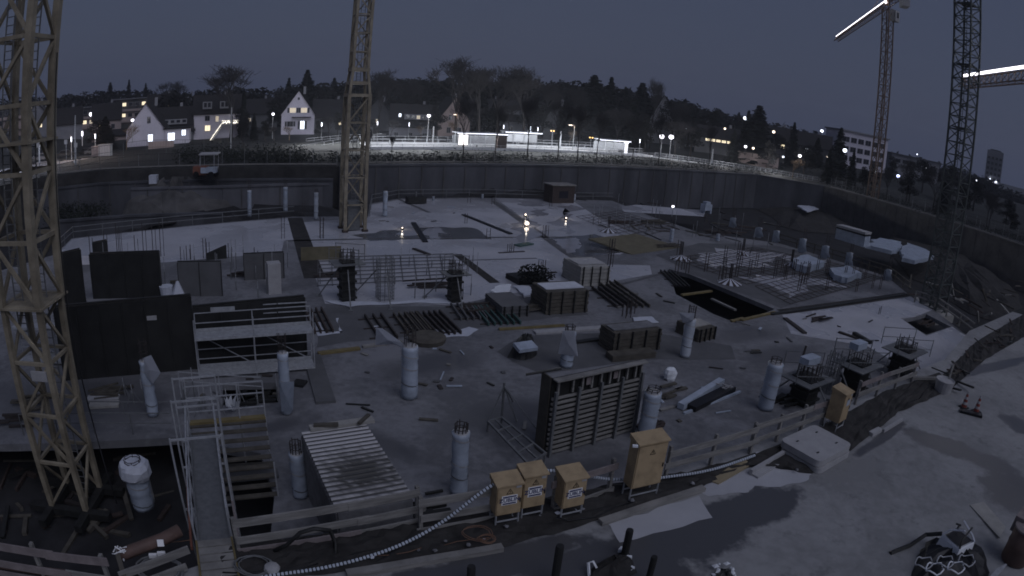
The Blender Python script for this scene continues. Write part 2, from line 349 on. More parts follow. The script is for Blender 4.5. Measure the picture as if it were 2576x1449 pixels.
# soil strip between the rim and the kerb boards, raised a little in lumps
def rough_strip(near, farr, z0, amp, nu=90, nv=9):
    mb = MB(); r = random.Random(3)
    def interp(l, t):
        t *= len(l)-1; i = min(int(t), len(l)-2); return Vector(l[i]).lerp(Vector(l[i+1]), t-i)
    for i in range(nu+1):
        a, b = interp(near, i/nu), interp(farr, i/nu)
        for j in range(nv+1):
            p = a.lerp(b, j/nv); e = 0 if j in (0, nv) else 1
            mb.v.append((p.x+r.uniform(-.05, .05), p.y+r.uniform(-.05, .05), z0+e*r.uniform(0, amp)))
    for i in range(nu):
        for j in range(nv): a = i*(nv+1)+j; mb.f.append((a, a+nv+1, a+nv+2, a+1)); mb.mi.append(0)
    return mb
near = dline([(560, 1475), (870, 1443), (1265, 1380), (1510, 1312), (1765, 1230), (1900, 1170), (2040, 1195), (2150, 1130), (2260, 1040), (2385, 985)])
farr = dline([(560, 1375), (780, 1352), (1045, 1318), (1300, 1268), (1540, 1222), (1700, 1200), (1900, 1145), (2090, 1060), (2230, 985), (2360, 940)])
struct('soil_strip', rough_strip(near, farr, .06, .13), 'soil')
near2 = dline([(2385, 985), (2480, 905), (2600, 835)]); far2 = dline([(2372, 946), (2452, 862), (2590, 782)])
struct('soil_strip', rough_strip(near2, far2, .05, .14, 40, 6), 'soil')
def blob(pts, seed, k=5, j=.035):
    r = random.Random(seed); out = []
    for i in range(len(pts)):
        a, b = Vector(pts[i]), Vector(pts[(i+1) % len(pts)]); L = (b-a).length
        for q in range(k): p = a.lerp(b, q/k); out.append((p.x+r.uniform(-1, 1)*L*j, p.y+r.uniform(-1, 1)*L*j))
    return out
mb = MB(); mb.sheet(blob(dline([(1530, 1318), (1755, 1250), (1788, 1302), (1600, 1360), (1556, 1368)]), 3, 5, .03), .0435)
mb.sheet(blob(dline([(1740, 1225), (1900, 1140), (1965, 1125), (2040, 1195), (2030, 1215), (1960, 1227), (1900, 1225), (1880, 1240), (1830, 1245), (1780, 1253)]), 5, 4, .05), .0435)
struct('concrete_apron', mb, 'yard_pale')

# ---------------------------------------------------------------- floor slabs in the pit
rim = [(-13, 9.6), (-6., 10.5), (5.1, 16.1), (11.9, 19.8), (19.6, 24.4), (23.3, 26.4)]
left = [(-52, 8)]
outer = [tuple(p[:2]) for p in W2((-200, 1118), (440, 1100), (655, 1140), (690, 1250))]+[(-5.9, 10.9)]+rim[2:]+[tuple(p[:2]) for p in
        W2((2380, 940), (2440, 850), (2350, 780), (2290, 745), (2230, 695), (1960, 612), (1760, 585), (1640, 545), (1540, 505), (1180, 497), (1003, 500), (930, 512), (925, 545), (740, 545), (560, 560), (180, 600), (140, 640), (-60, 700))]
hole1 = [tuple(p[:2]) for p in W2((1682, 676), (1735, 690), (1950, 778), (1850, 812), (1795, 790), (1700, 740))]
hole2 = [tuple(p[:2]) for p in W2((560, 965), (695, 962), (700, 1012), (560, 1020))]
hole3 = [tuple(p[:2]) for p in W2((2268, 805), (2330, 790), (2392, 822), (2330, 842))]
hole4 = [tuple(p[:2]) for p in W2((1000, 1) ,)] if 0 else None
mb = MB(); mb.prism(outer, -3.35, -3.0, [hole1, hole2, hole3]); struct('floor_slab', mb, 'slab')
def zone(name, pts, z, m, jag=0, seed=1):
    mb = MB(); p = [tuple(q[:2]) for q in W2(*pts)]
    if jag: p = blob(p, seed, 6, jag)
    mb.sheet(p, z); return struct(name, mb, m)
zone('pale_slab', [(150, 632), (182, 602), (560, 562), (738, 548), (742, 604), (714, 606), (708, 636), (420, 660), (150, 668)], -2.992, 'slab_pale')
zone('pale_slab', [(752, 560), (926, 548), (935, 515), (1004, 503), (1180, 500), (1240, 512), (1420, 640), (1466, 664), (1635, 668), (1640, 690), (1462, 722), (1290, 738), (1180, 760), (1130, 768), (1000, 762), (870, 770), (818, 764), (790, 690), (762, 640)], -2.992, 'slab_pale')
zone('pale_slab', [(1245, 498), (1440, 505), (1500, 545), (1640, 610), (1560, 640), (1440, 640), (1330, 560)], -2.992, 'slab_pale')
zone('pale_slab', [(1560, 520), (1600, 515), (1775, 530), (1770, 545), (1570, 533)], -2.992, 'slab_pale')
zone('pale_slab', [(1968, 792), (2290, 747), (2345, 780), (2300, 798), (2265, 800), (2330, 845), (2395, 822), (2438, 850), (2378, 938), (2290, 935), (2180, 870), (1990, 840)], -2.992, 'slab_pale')
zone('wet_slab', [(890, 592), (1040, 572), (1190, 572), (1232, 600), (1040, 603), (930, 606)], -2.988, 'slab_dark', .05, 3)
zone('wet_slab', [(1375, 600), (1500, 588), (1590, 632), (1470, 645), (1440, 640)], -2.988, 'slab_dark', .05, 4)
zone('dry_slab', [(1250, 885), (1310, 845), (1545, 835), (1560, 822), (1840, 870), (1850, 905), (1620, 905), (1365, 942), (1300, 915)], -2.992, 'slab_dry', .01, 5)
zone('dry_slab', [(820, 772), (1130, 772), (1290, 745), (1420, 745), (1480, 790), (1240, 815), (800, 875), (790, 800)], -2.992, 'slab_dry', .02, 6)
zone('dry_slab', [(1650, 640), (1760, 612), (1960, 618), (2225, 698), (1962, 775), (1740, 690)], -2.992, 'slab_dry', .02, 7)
for i, q in enumerate(([(1740, 650), (1820, 625), (1990, 640), (1930, 668), (1800, 675)], [(1870, 700), (2010, 690), (2120, 715), (1990, 745)], [(1960, 640), (2080, 655), (2060, 668), (1990, 660)])):
    zone('pale_slab', q, -2.986, 'slab_pale', .12, 20+i)
for i, q in enumerate(([(1300, 560), (1330, 550), (1352, 566), (1345, 600), (1312, 612), (1295, 590)], [(1405, 520), (1440, 515), (1450, 560), (1425, 590), (1395, 570)], [(1340, 528), (1372, 526), (1374, 542), (1345, 545)], [(1000, 572), (1050, 568), (1060, 590), (1010, 596)], [(1070, 575), (1110, 572), (1112, 600), (1076, 602)], [(1400, 604), (1450, 598), (1465, 625), (1430, 636)], [(1310, 505), (1370, 508), (1365, 520), (1312, 518)])):
    zone('puddle', q, -2.982, 'puddle', .12, 50+i)
# joints and channels between the pours
def channel(name, a, b, w, z=-2.984, m='slab_dry', col=None):
    p, q = P(*a, -3), P(*b, -3); d = (q-p).normalized(); n = Vector((-d.y, d.x, 0))*w/2
    mb = MB(); mb.sheet([tuple((p+n)[:2]), tuple((q+n)[:2]), tuple((q-n)[:2]), tuple((p-n)[:2])], z); return struct(name, mb, m)
channel('joint', (742, 548), (792, 700), 1.6, m='soil'); channel('joint', (1240, 505), (1470, 668), .7, m='slab_dry'); channel('joint', (1150, 640), (1245, 712), .8, m='soil')
channel('joint', (720, 606), (1440, 597), .5, m='slab_dry'); channel('joint', (1180, 655), (1350, 650), .25, m='slab_dry'); channel('joint', (1965, 785), (2285, 740), 1.1, m='soil')
channel('joint', (1660, 690), (1490, 735), .35, m='slab_dry'); channel('joint', (1000, 500), (1080, 535), .5, m='slab_dry')
# ---------------------------------------------------------------- retaining walls
def wall(name, pts, z0, z1, th, mats, label, cat='wall', piles=0, cap=True, group=None):
    c = pts[0]; r = root(name, (c[0], c[1], z0), label, cat, group); mb = MB(); ca = MB(); pl = MB()
    for a, b in zip(pts, pts[1:]):
        a = Vector((a[0], a[1], 0)); b = Vector((b[0], b[1], 0)); mb.bar(a+Z1*(z0+z1)/2, b+Z1*(z0+z1)/2, th, z1-z0); ca.bar(a+Z1*(z1+.13), b+Z1*(z1+.13), th+.25, .26)
        if piles:
            n = int((b-a).length/piles); d = (b-a).normalized(); nn = Vector((d.y, -d.x, 0))
            for i in range(n): pl.box(a+d*(i+.5)*piles+nn*(th/2+.06)+Z1*(z0+z1)/2, (.16, .06, z1-z0-.02), math.atan2(d.y, d.x))
    mb.build('wall_face', mats, r)
    if cap: ca.build('capping_beam', mats, r)
    if piles: pl.split('wall_joint', 'shotcrete', r)
    return r
def wp(z, *pts): return [P(x, y, z) for x, y in pts]
wall('retaining_wall', [(-22.5, 77.0), (12.5, 99.1), (46.6, 120.6)], -5.4, 1.2, .5, 'wallcon', 'long grey concrete retaining wall behind the middle of the pit, below the tram stop', piles=3.2)
wall('retaining_wall', [(-62.5, 63.6), (-55.8, 69.6), (-23.5, 77.6)], -5.4, -.6, .5, 'wallcon', 'grey concrete retaining wall at the far left end of the pit below the road', piles=4)
wall('retaining_wall', [(46.9, 120.8), (60.2, 116.2)], -5.4, 1.2, .5, 'wallcon', 'short dark stretch of retaining wall turning the far right corner of the pit')
wall('retaining_wall', [(60.5, 116), (76.0, 72.0), (84.6, 56)], -5.4, 1.2, .5, 'shotcrete', 'rough sprayed concrete wall below the fenced road along the right side of the pit', piles=2.6)
wall('retaining_wall', wp(-1.2, (330, 478), (560, 472), (836, 465)), -5.4, -1.2, .4, 'wallcon_pale', 'low pale concrete wall step in front of the far left retaining wall', piles=5)
wall('retaining_wall', wp(-2.4, (140, 560), (340, 545), (560, 540)), -5.4, -2.4, .3, 'wallcon', 'low dark kerb wall behind the pale slab at the left end of the pit')
# soil banks at the foot of the walls
def heap(name, pts, z0, hgt, seed, m='pit_soil', label='', cat='earth mound'):
    pts = [Vector(p[:2]) for p in pts]; r = random.Random(seed); c = sum(pts, Vector((0, 0)))/len(pts); mb = MB(); L = []
    for s, hh in ((1, 0), (.75, .55), (.5, .85), (.2, 1)):
        lay = []
        for i in range(len(pts)):
            a, b = pts[i], pts[(i+1) % len(pts)]
            for q in range(4):
                p = c+(a.lerp(b, q/4)-c)*s*(1+r.uniform(-.08, .08)); lay.append((p.x, p.y, z0+hgt*hh*(1+r.uniform(-.2, .2))))
        L.append(lay); mb.v += lay
    n = len(L[0])
    for k in range(3):
        for i in range(n): mb.f.append((k*n+i, k*n+(i+1) % n, (k+1)*n+(i+1) % n, (k+1)*n+i)); mb.mi.append(0)
    mb.f.append(tuple(range(3*n, 4*n))); mb.mi.append(0)
    return thing(name, mb, m, label, cat)
heap('soil_heap', wp(-1., (285, 480), (335, 454), (440, 447), (560, 449), (610, 470), (440, 488)), -5.4, 4.7, 1, 'shotcrete', 'pale rubble heap with white tank on top, at the foot of the left wall')
heap('soil_heap', wp(-2.9, (932, 512), (990, 478), (1140, 468), (1290, 467), (1450, 472), (1600, 488), (1640, 520), (1520, 503), (1440, 499), (1240, 494), (1010, 495)), -5.4, 2.9, 2, 'pit_soil', 'long dark bank of soil between the pale slab and the far wall')
heap('soil_heap', wp(-5.4, (2200, 600), (2400, 640), (2560, 740), (2576, 820), (2440, 790), (2300, 700)), -5.4, 2.6, 3, 'soil', 'dark muddy bank at the right end of the pit')
heap('soil_heap', wp(-5.4, (130, 480), (240, 470), (260, 520), (150, 560), (60, 560)), -5.4, 2.5, 4, 'soil', 'dark overgrown bank at the left end behind the yellow mast')
heap('soil_heap', wp(-5.4, (1900, 520), (2060, 520), (2200, 560), (2150, 600), (1980, 575)), -5.4, 1.6, 5, 'soil', 'dark soil bank behind the row of thin columns on the right')
heap('soil_heap', wp(-2.9, (150, 612), (200, 556), (400, 534), (560, 516), (700, 500), (850, 488), (915, 494), (920, 536), (740, 540), (560, 553), (180, 594)), -5.4, 2.5, 6, 'pit_soil', 'long dark bank of soil behind the left pale slab')
#@@P3
# ---------------------------------------------------------------- plants
def leafcloud(mb, c, rad, n, size, r, flat=.5, m=0):
    for _ in range(n):
        a = r.uniform(0, 6.283); zz = r.uniform(-1, 1); q = r.random()**.45; s = math.sqrt(1-zz*zz)
        p = Vector((c[0]+rad[0]*q*s*math.cos(a), c[1]+rad[1]*q*s*math.sin(a), c[2]+rad[2]*q*zz))
        x = Vector((r.gauss(0, 1), r.gauss(0, 1), r.gauss(0, flat))).normalized(); y = x.cross(Vector((r.gauss(0, 1), r.gauss(0, 1), r.gauss(0, 1)))).normalized(); k = size*r.uniform(.6, 1.4)
        mb.add([p-x*k, p+y*k*.5, p+x*k, p-y*k*.5], [(0, 1, 2, 3)], m)
def branches(mb, tips, p, d, L, r, rr, depth, maxd):
    q = p+d*L; mb.tube(p, q, r, r*.62, n=4 if depth else 6, caps=False)
    if depth >= maxd: tips.append(q); return
    for i in range(3 if depth < maxd-1 else 3):
        a = rr.uniform(0, 6.283); sp = rr.uniform(.25, .62); ax = Vector((math.cos(a), math.sin(a), rr.uniform(-.1, .5)))
        nd = (d*(1-sp)+ax*sp+Vector((0, 0, .12))).normalized(); branches(mb, tips, p+d*L*rr.uniform(.55, 1), nd, L*rr.uniform(.6, .82), r*.58, rr, depth+1, maxd)
NOWHERE = (0, -400, 0)
def proto_bare(seed, spread=1., maxd=4, m='bark', fine='twig'):       # about 10 m tall
    r = random.Random(seed); ro = bpy.data.objects.new('bare_tree', None); COL.objects.link(ro)
    t = MB(); t.path([(0, 0, 0), (.06, .03, 1.5), (0, .1, 3.2)], lambda i: .2-.03*i, 7)
    t.build('trunk', m, ro); b = MB(); tips = []
    for k in range(4): 
        a = r.uniform(0, 6.28); branches(b, tips, Vector((0, .1, 3.0+.35*k)) if k else Vector((0, .1, 3.2)), Vector((math.cos(a)*.35*spread, math.sin(a)*.35*spread, 1)).normalized(), 2.3, .10, r, 0, maxd)
    for q in tips:
        for _ in range(3): b.bar(q, q+Vector((r.gauss(0, .4), r.gauss(0, .4), r.uniform(.1, .8))), .022)
    b.build('crown', fine, ro); return ro
def proto_conifer(seed, w=1.):                                        # 10 m tall
    r = random.Random(seed); ro = bpy.data.objects.new('conifer_tree', None); COL.objects.link(ro)
    t = MB(); t.tube((0, 0, 0), (0, 0, 9.6), .2, .03, 6); t.build('trunk', 'bark', ro); b = MB()
    for k in range(46):
        z = 1.+8.8*k/45; R = w*(2.6*(1-(k/46.))**.8+.12)*r.uniform(.75, 1.12); n = int(9+10*(1-k/46))
        for i in range(n):
            a = r.uniform(0, 6.28); L = R*r.uniform(.7, 1.1); d = Vector((math.cos(a), math.sin(a), -.22)); e = Vector((-math.sin(a), math.cos(a), 0)); p0 = Vector((0, 0, z)); wd = .16+.16*L
            for f0, f1 in ((.1, .5), (.4, .8), (.7, 1.05)):
                A = p0+d*L*f0; B = p0+d*L*f1; s = r.uniform(.7, 1.2); b.add([A-e*wd*s*.5, B-e*wd*s+Vector((0, 0, r.uniform(-.3, 0))), B+d*.15, B+e*wd*s+Vector((0, 0, r.uniform(-.3, 0))), A+e*wd*s*.5], [(0, 1, 2, 3, 4)])
    b.build('crown', 'conifer', ro); return ro
def proto_round(seed, m='leafdark', n=11, name='evergreen_tree'):     # 10 m tall
    r = random.Random(seed); ro = bpy.data.objects.new(name, None); COL.objects.link(ro)
    t = MB(); t.tube((0, 0, 0), (0, 0, 6.5), .22, .06, 6)
    for k in range(6): a = r.uniform(0, 6.28); t.tube((0, 0, 2.5+k*.5), (math.cos(a)*1.8, math.sin(a)*1.8, 4.5+k*.6), .08, .02, 5)
    t.build('trunk', 'bark', ro); b = MB()
    for k in range(n):
        a = r.uniform(0, 6.28); q = r.uniform(0, 2.1); z = r.uniform(3, 8.6); q *= 1-.5*max(0, (z-6)/3)
        leafcloud(b, (q*math.cos(a), q*math.sin(a), z), (r.uniform(.9, 1.5), r.uniform(.9, 1.5), r.uniform(.8, 1.3)), 230, .2, r)
    b.build('crown', m, ro); return ro
BARE = [proto_bare(11), proto_bare(12, .7), proto_bare(13, 1.4)]
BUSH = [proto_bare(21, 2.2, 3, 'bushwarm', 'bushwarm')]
CONI = [proto_conifer(5), proto_conifer(6, .72), proto_conifer(7, 1.25)]
ROUN = [proto_round(31), proto_round(32), proto_round(33)]
used = set()
def plant(kind, idx, x, ytop, r, label, cat='tree', group=None, w=1., rz=None, ybase=None):
    pr = kind[idx % len(kind)]; q = far(x, 400, r); 
    for _ in range(3):                                   # the foot stands on the terrain under pixel column x near the top
        z = ter(q.x, q.y); b = Vector((q.x, q.y, z)); px, py = proj(b); q = far(x+(x-px)*0, min(py, 1400), r) if False else q
    b = Vector((q.x, q.y, ter(q.x, q.y)-.15)); hgt = hz(b, ytop)-b.z; tx = proj((b.x, b.y, b.z+hgt))[0]
    q = far(x-(tx-x), 400, r); b = Vector((q.x, q.y, ter(q.x, q.y)-.15)); hgt = hz(b, ytop)-b.z; s = hgt/10
    o = pr if pr.name not in used else None
    if o is None: o = dup(pr, b, rnd.uniform(0, 6.28) if rz is None else rz, scale=(s*w, s*w, s))
    else: used.add(pr.name); o.location = b; o.rotation_euler = (0, 0, 0); o.scale = (s*w, s*w, s)
    tag(o, label, cat, group); return o
GB, GC, GE = 'bare winter trees', 'dark conifers on the skyline', 'dark evergreen trees among the houses'
plant(BARE, 0, 588, 158, 150, 'big bare round-crowned tree rising above the roofs between the two white gable houses', group=GB, w=1.25)
for i, (x, y, r, l) in enumerate(((1160, 140, 150, 'tall bare tree, first of the tall group left of the middle of the skyline'), (1215, 165, 145, 'bare tree just right of the tallest one in the middle of the skyline'),
      (1262, 158, 155, 'wide bare tree over the dark house behind the tram stop'), (1330, 165, 150, 'pale thin bare tree at the right end of the tall middle group'), (960, 172, 170, 'bare tree just right of the middle crane'),
      (1012, 190, 190, 'low bare tree above the roof right of the middle crane'), (1375, 205, 170, 'small bare tree between the middle group and the round dark crown'), (1650, 195, 170, 'bare poplar-like tree at the right of the two dark cones'),
      (430, 200, 260, 'bare tree on the skyline behind the apartment block with lit upper windows'), (1445, 215, 180, 'small bare tree left of the twin dark cones'), (1718, 255, 180, 'bare tree right of the poplar-like one'),
      (2362, 420, 130, 'slim bare tree behind the road fence at the right'), (2300, 400, 140, 'bare tree in front of the dark wood at the right, beside two blue-white lamps'), (2495, 480, 120, 'bare tree near the dim tower at the right edge'))):
    plant(BARE, i, x, y, r, l, group=GB, w=1.05 if x != 1650 else .5)
for i, (x, y, yb, l) in enumerate(((930, 330, 398, 'thin bare sapling on the bank just right of the middle crane'), (985, 340, 402, 'bushy bare sapling on the bank left of the warm lit shrubs'), (1165, 240, 398, 'bare sapling crossing the lit poster of the tram shelter'),
      (1245, 262, 396, 'bare sapling on the bank at the right end of the first shelter'), (1325, 240, 400, 'bare sapling on the bank between two platform lamps'), (1402, 245, 404, 'bare sapling at the amber signal'),
      (1452, 260, 406, 'bare sapling left of the second shelter'), (1500, 280, 408, 'bare sapling in front of the second shelter'), (1590, 290, 412, 'bare sapling right of the bright pillar'),
      (1655, 280, 420, 'bare sapling below the pair of lamps'), (1782, 310, 428, 'bare sapling at the lower end of the platform ramp'), (612, 290, 392, 'leaning bare sapling with an ivy stem near the fairy-light balcony'))):
    b = P(x, yb, 1.1); s = (hz(b, y)-b.z)/10; o = dup(BARE[i % 3], b, i*1.3, scale=(s*.6, s*.6, s)); tag(o, l, 'tree', 'saplings on the bank behind the pit'); used.add(BARE[i % 3].name)
for i, (x, y, r, w, l) in enumerate(((775, 172, 200, 1.1, 'broad dark fir right behind the white gable house with shutters'), (325, 198, 330, .8, 'pointed fir above the apartment blocks, the taller of the pair'), (278, 205, 320, .8, 'small fir left of the tallest fir over the apartment blocks'),
      (367, 207, 330, .7, 'smallest fir over the apartment blocks'), (728, 193, 260, 1., 'blunt conifer behind the roof of the shuttered gable house'), (842, 193, 250, .8, 'slim conifer left of the middle crane'), (1497, 185, 190, 1.5, 'round-topped dark conifer, left of the twin pair'),
      (1540, 190, 190, 1.1, 'pointed dark conifer, right of the twin pair'), (1618, 205, 200, 1.2, 'dark conifer left of the poplar-like bare tree'), (1575, 215, 200, .8, 'narrow conifer in the gap right of the twin pair'),
      (1218, 180, 190, .8, 'slim conifer in the middle of the skyline'), (1912, 262, 170, 1.3, 'big ragged conifer right of the tall lit mast light'), (1885, 275, 175, .9, 'lower conifer half merged with the big ragged one'),
      (2000, 305, 180, 1., 'dark conifer left of the white office building'), (2118, 318, 170, .8, 'pointed conifer in front of the white office building'), (1860, 280, 230, .8, 'small conifer behind the houses at the right'),
      (265, 290, 150, 2.0, 'tall dark yew beside the warm lit bush'), (950, 225, 210, .8, 'thin pale ivy-clad spire tree right of the middle crane'), (615, 222, 158, .5, 'narrow pale cypress beside the fairy-light balcony'),
      (2150, 375, 150, .9, 'dark spruce in front of the white office building lamp'), (2060, 345, 190, 1., 'broad spruce under the far row of lights'))):
    plant(CONI, i, x, y, r, l, group=GC, w=w)
for i, (x, y, r, w, l) in enumerate(((1340, 215, 185, 1., 'dark rounded tree behind the shelter roof'), (1740, 255, 190, 1.4, 'wide dark tree sloping down the skyline to the right'), (1800, 265, 190, 1.3, 'dark round tree above the yellow lit windows'),
      (1700, 240, 185, 1.2, 'dark tree over the pale pointed gable'), (690, 240, 180, 1.2, 'dark evergreen left of the shuttered gable house'), (655, 235, 230, 1.3, 'dark crown behind the street lamp left of the gable house'), (820, 215, 200, 1., 'dark evergreen filling the gap left of the middle crane'),
      (500, 222, 230, 1.3, 'dark crown behind the two dormers'), (1080, 215, 210, 1.4, 'dark crown over the house with a row of dormer windows'), (1030, 225, 200, 1.1, 'dark evergreen behind the bluish gable'), (1440, 240, 200, 1.3, 'dark evergreen left of the lit window row'),
      (1590, 240, 180, 1.2, 'dark evergreen above the lit window row'), (2330, 395, 180, 1.4, 'dark mass of leaves at the right behind the two blue lamps'), (2400, 410, 170, 1.5, 'dark tree behind the green crane mast'), (2460, 440, 165, 1.4, 'dark tree left of the dim tower foot'),
      (2540, 495, 150, 1.6, 'dark tree at the right end of the skyline'), (2250, 390, 200, 1.3, 'dark tree under the yellow mast with the lit jib'), (2040, 360, 190, 1.3, 'dark tree below the far lights'), (1960, 330, 190, 1.4, 'dark tree between two warm lamps'),
      (2200, 410, 150, 1.3, 'low dark tree under the white office building'), (140, 245, 300, 1.4, 'dark crown on the skyline behind the yellow mast'), (60, 255, 300, 1.4, 'dark crown at the left end of the skyline'), (200, 238, 330, 1.3, 'dark crown above the long apartment block'))):
    plant(ROUN, i, x, y, r, l, group=GE, w=w)
for i, (x, y, r, k, w) in enumerate(((245, 292, 150, 'r', 1.2), (420, 312, 160, 'b', 1.2), (480, 300, 160, 'r', 1.), (610, 262, 150, 'r', .8), (640, 282, 148, 'c', .9), (668, 300, 140, 'r', 1.5), (690, 318, 130, 'b', 1.3), (802, 300, 150, 'r', 1.), (828, 290, 148, 'b', 1.2), (852, 275, 150, 'r', 1.), (915, 282, 145, 'c', 1.1), (940, 296, 140, 'r', 1.2), (985, 300, 140, 'b', 1.3),
      (1100, 262, 165, 'r', 1.1), (1195, 262, 165, 'b', 1.2), (1245, 252, 165, 'c', 1.), (1285, 258, 160, 'b', 1.3), (1360, 255, 165, 'r', 1.3), (1420, 262, 165, 'c', 1.1), (1465, 262, 165, 'r', 1.2), (1560, 268, 165, 'b', 1.2), (1600, 262, 165, 'c', 1.2), (1630, 280, 160, 'r', 1.), (1705, 300, 155, 'b', 1.3), (1745, 300, 160, 'r', 1.3), (1850, 325, 155, 'c', 1.2), (1940, 350, 150, 'r', 1.2), (2030, 362, 150, 'r', 1.3), (2090, 372, 145, 'c', 1.1), (2180, 415, 135, 'r', 1.3), (2240, 425, 135, 'b', 1.3), (2290, 425, 140, 'r', 1.4), (2380, 455, 130, 'c', 1.), (2430, 462, 130, 'r', 1.4), (2500, 500, 125, 'b', 1.4), (2550, 520, 120, 'r', 1.4))):
    near_ = min((abs(x-q), q, n) for q, n in ((213, 'the three-storey apartment block'), (366, 'the small gabled house'), (545, 'the fairy-light house'), (748, 'the shuttered gable house'), (887, 'the middle crane'), (1074, 'the tall platform lamp'), (1160, 'the first shelter'), (1300, 'the long dark house'), (1441, 'the amber signal'), (1520, 'the row of lit windows'), (1672, 'the pair of glaring lamps'), (1810, 'the yellow lit windows'), (1912, 'the ragged conifer'), (2009, 'the warm bush lamp'), (2168, 'the white office building'), (2258, 'the two blue lamps'), (2415, 'the green mast'), (2488, 'the dim tower')))
    plant({'r': ROUN, 'b': BARE, 'c': CONI}[k], i, x, y, r, '%s %s %s, in front of the houses' % ({'r': 'dark leafy tree', 'b': 'bare tree', 'c': 'dark conifer'}[k], 'just left of' if x < near_[1] else 'just right of', near_[2]), group='trees in the gardens', w=w)
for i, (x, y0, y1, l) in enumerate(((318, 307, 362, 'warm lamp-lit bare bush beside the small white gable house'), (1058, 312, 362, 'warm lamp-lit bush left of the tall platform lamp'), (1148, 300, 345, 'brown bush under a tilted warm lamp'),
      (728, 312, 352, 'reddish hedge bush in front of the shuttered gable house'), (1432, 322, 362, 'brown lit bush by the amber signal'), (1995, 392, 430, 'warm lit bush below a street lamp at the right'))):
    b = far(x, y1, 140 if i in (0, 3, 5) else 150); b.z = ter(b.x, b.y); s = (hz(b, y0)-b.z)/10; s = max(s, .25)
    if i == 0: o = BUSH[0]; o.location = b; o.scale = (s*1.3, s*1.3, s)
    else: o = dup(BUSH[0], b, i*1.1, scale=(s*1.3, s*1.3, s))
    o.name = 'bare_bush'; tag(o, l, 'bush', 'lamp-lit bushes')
# the wooded skyline that reads as one mass
mb = MB(); r = random.Random(5)
SKYL = [(-60, 258), (150, 250), (260, 238), (340, 238), (430, 235), (520, 236), (640, 228), (780, 225), (900, 212), (1000, 208), (1150, 207), (1300, 206), (1450, 216), (1600, 234), (1720, 262), (1850, 300), (1960, 322), (2100, 358), (2200, 385), (2330, 408), (2460, 448), (2560, 492), (2680, 520)]
for k in range(1150):
    x = r.uniform(-60, 2670); rr = r.choice((215, 250, 300, 350)); i = max(j for j in range(len(SKYL)) if SKYL[j][0] <= x); a, b = SKYL[i], SKYL[min(i+1, len(SKYL)-1)]
    rr = max(rr, 330) if (x < 420 or x > 2090) else rr; yt = a[1]+(b[1]-a[1])*((x-a[0])/max(1, b[0]-a[0]))+r.choice((-9, -4, 0, 3, 8, 14, 20)); q = far(x, yt, rr); z0 = ter(q.x, q.y)
    hgt = max(4., q.z-z0)
    for z in np.linspace(z0+.5, q.z-1.6, max(3, int(hgt/2.6))): leafcloud(mb, (q.x+r.uniform(-2, 2), q.y, z), (3.8, 3.8, 2.2), 26, 1.0, r)
o = mb.build('woodland', 'leafdark'); o['kind'] = 'stuff'; tag(o, 'dark wooded hillside closing the view behind the houses', 'woodland')
# undergrowth on the banks round the pit
mb = MB(); r = random.Random(9)
for k in range(520):
    x = r.uniform(560, 2080); p = P(x, r.uniform(392, 412)+(0 if x < 1500 else (x-1500)*.07), 1.2); leafcloud(mb, (p.x, p.y, 1.3), (1.3, 1.3, r.uniform(.5, 1.3)), 26, .16, r)
for k in range(150):
    x = r.uniform(450, 760); p = P(x, r.uniform(385, 420), .9); leafcloud(mb, (p.x, p.y, 1.6), (1.5, 1.5, r.uniform(.8, 1.8)), 30, .17, r)
for k in range(300):
    t = r.random(); x = 2080+t*500; y = 455+t*150+r.uniform(-6, 10); p = P(x, y, 1.2); leafcloud(mb, (p.x, p.y, 1.2), (1.2, 1.2, r.uniform(.4, .9)), 20, .16, r)
for k in range(150):
    x = r.uniform(130, 260); p = P(x, r.uniform(470, 560), -3.5); leafcloud(mb, (p.x, p.y, -3.2), (1.5, 1.5, 1.), 26, .18, r)
o = mb.build('undergrowth', 'hedge'); o['kind'] = 'stuff'; tag(o, 'low dark scrub along the banks above the pit walls', 'undergrowth')
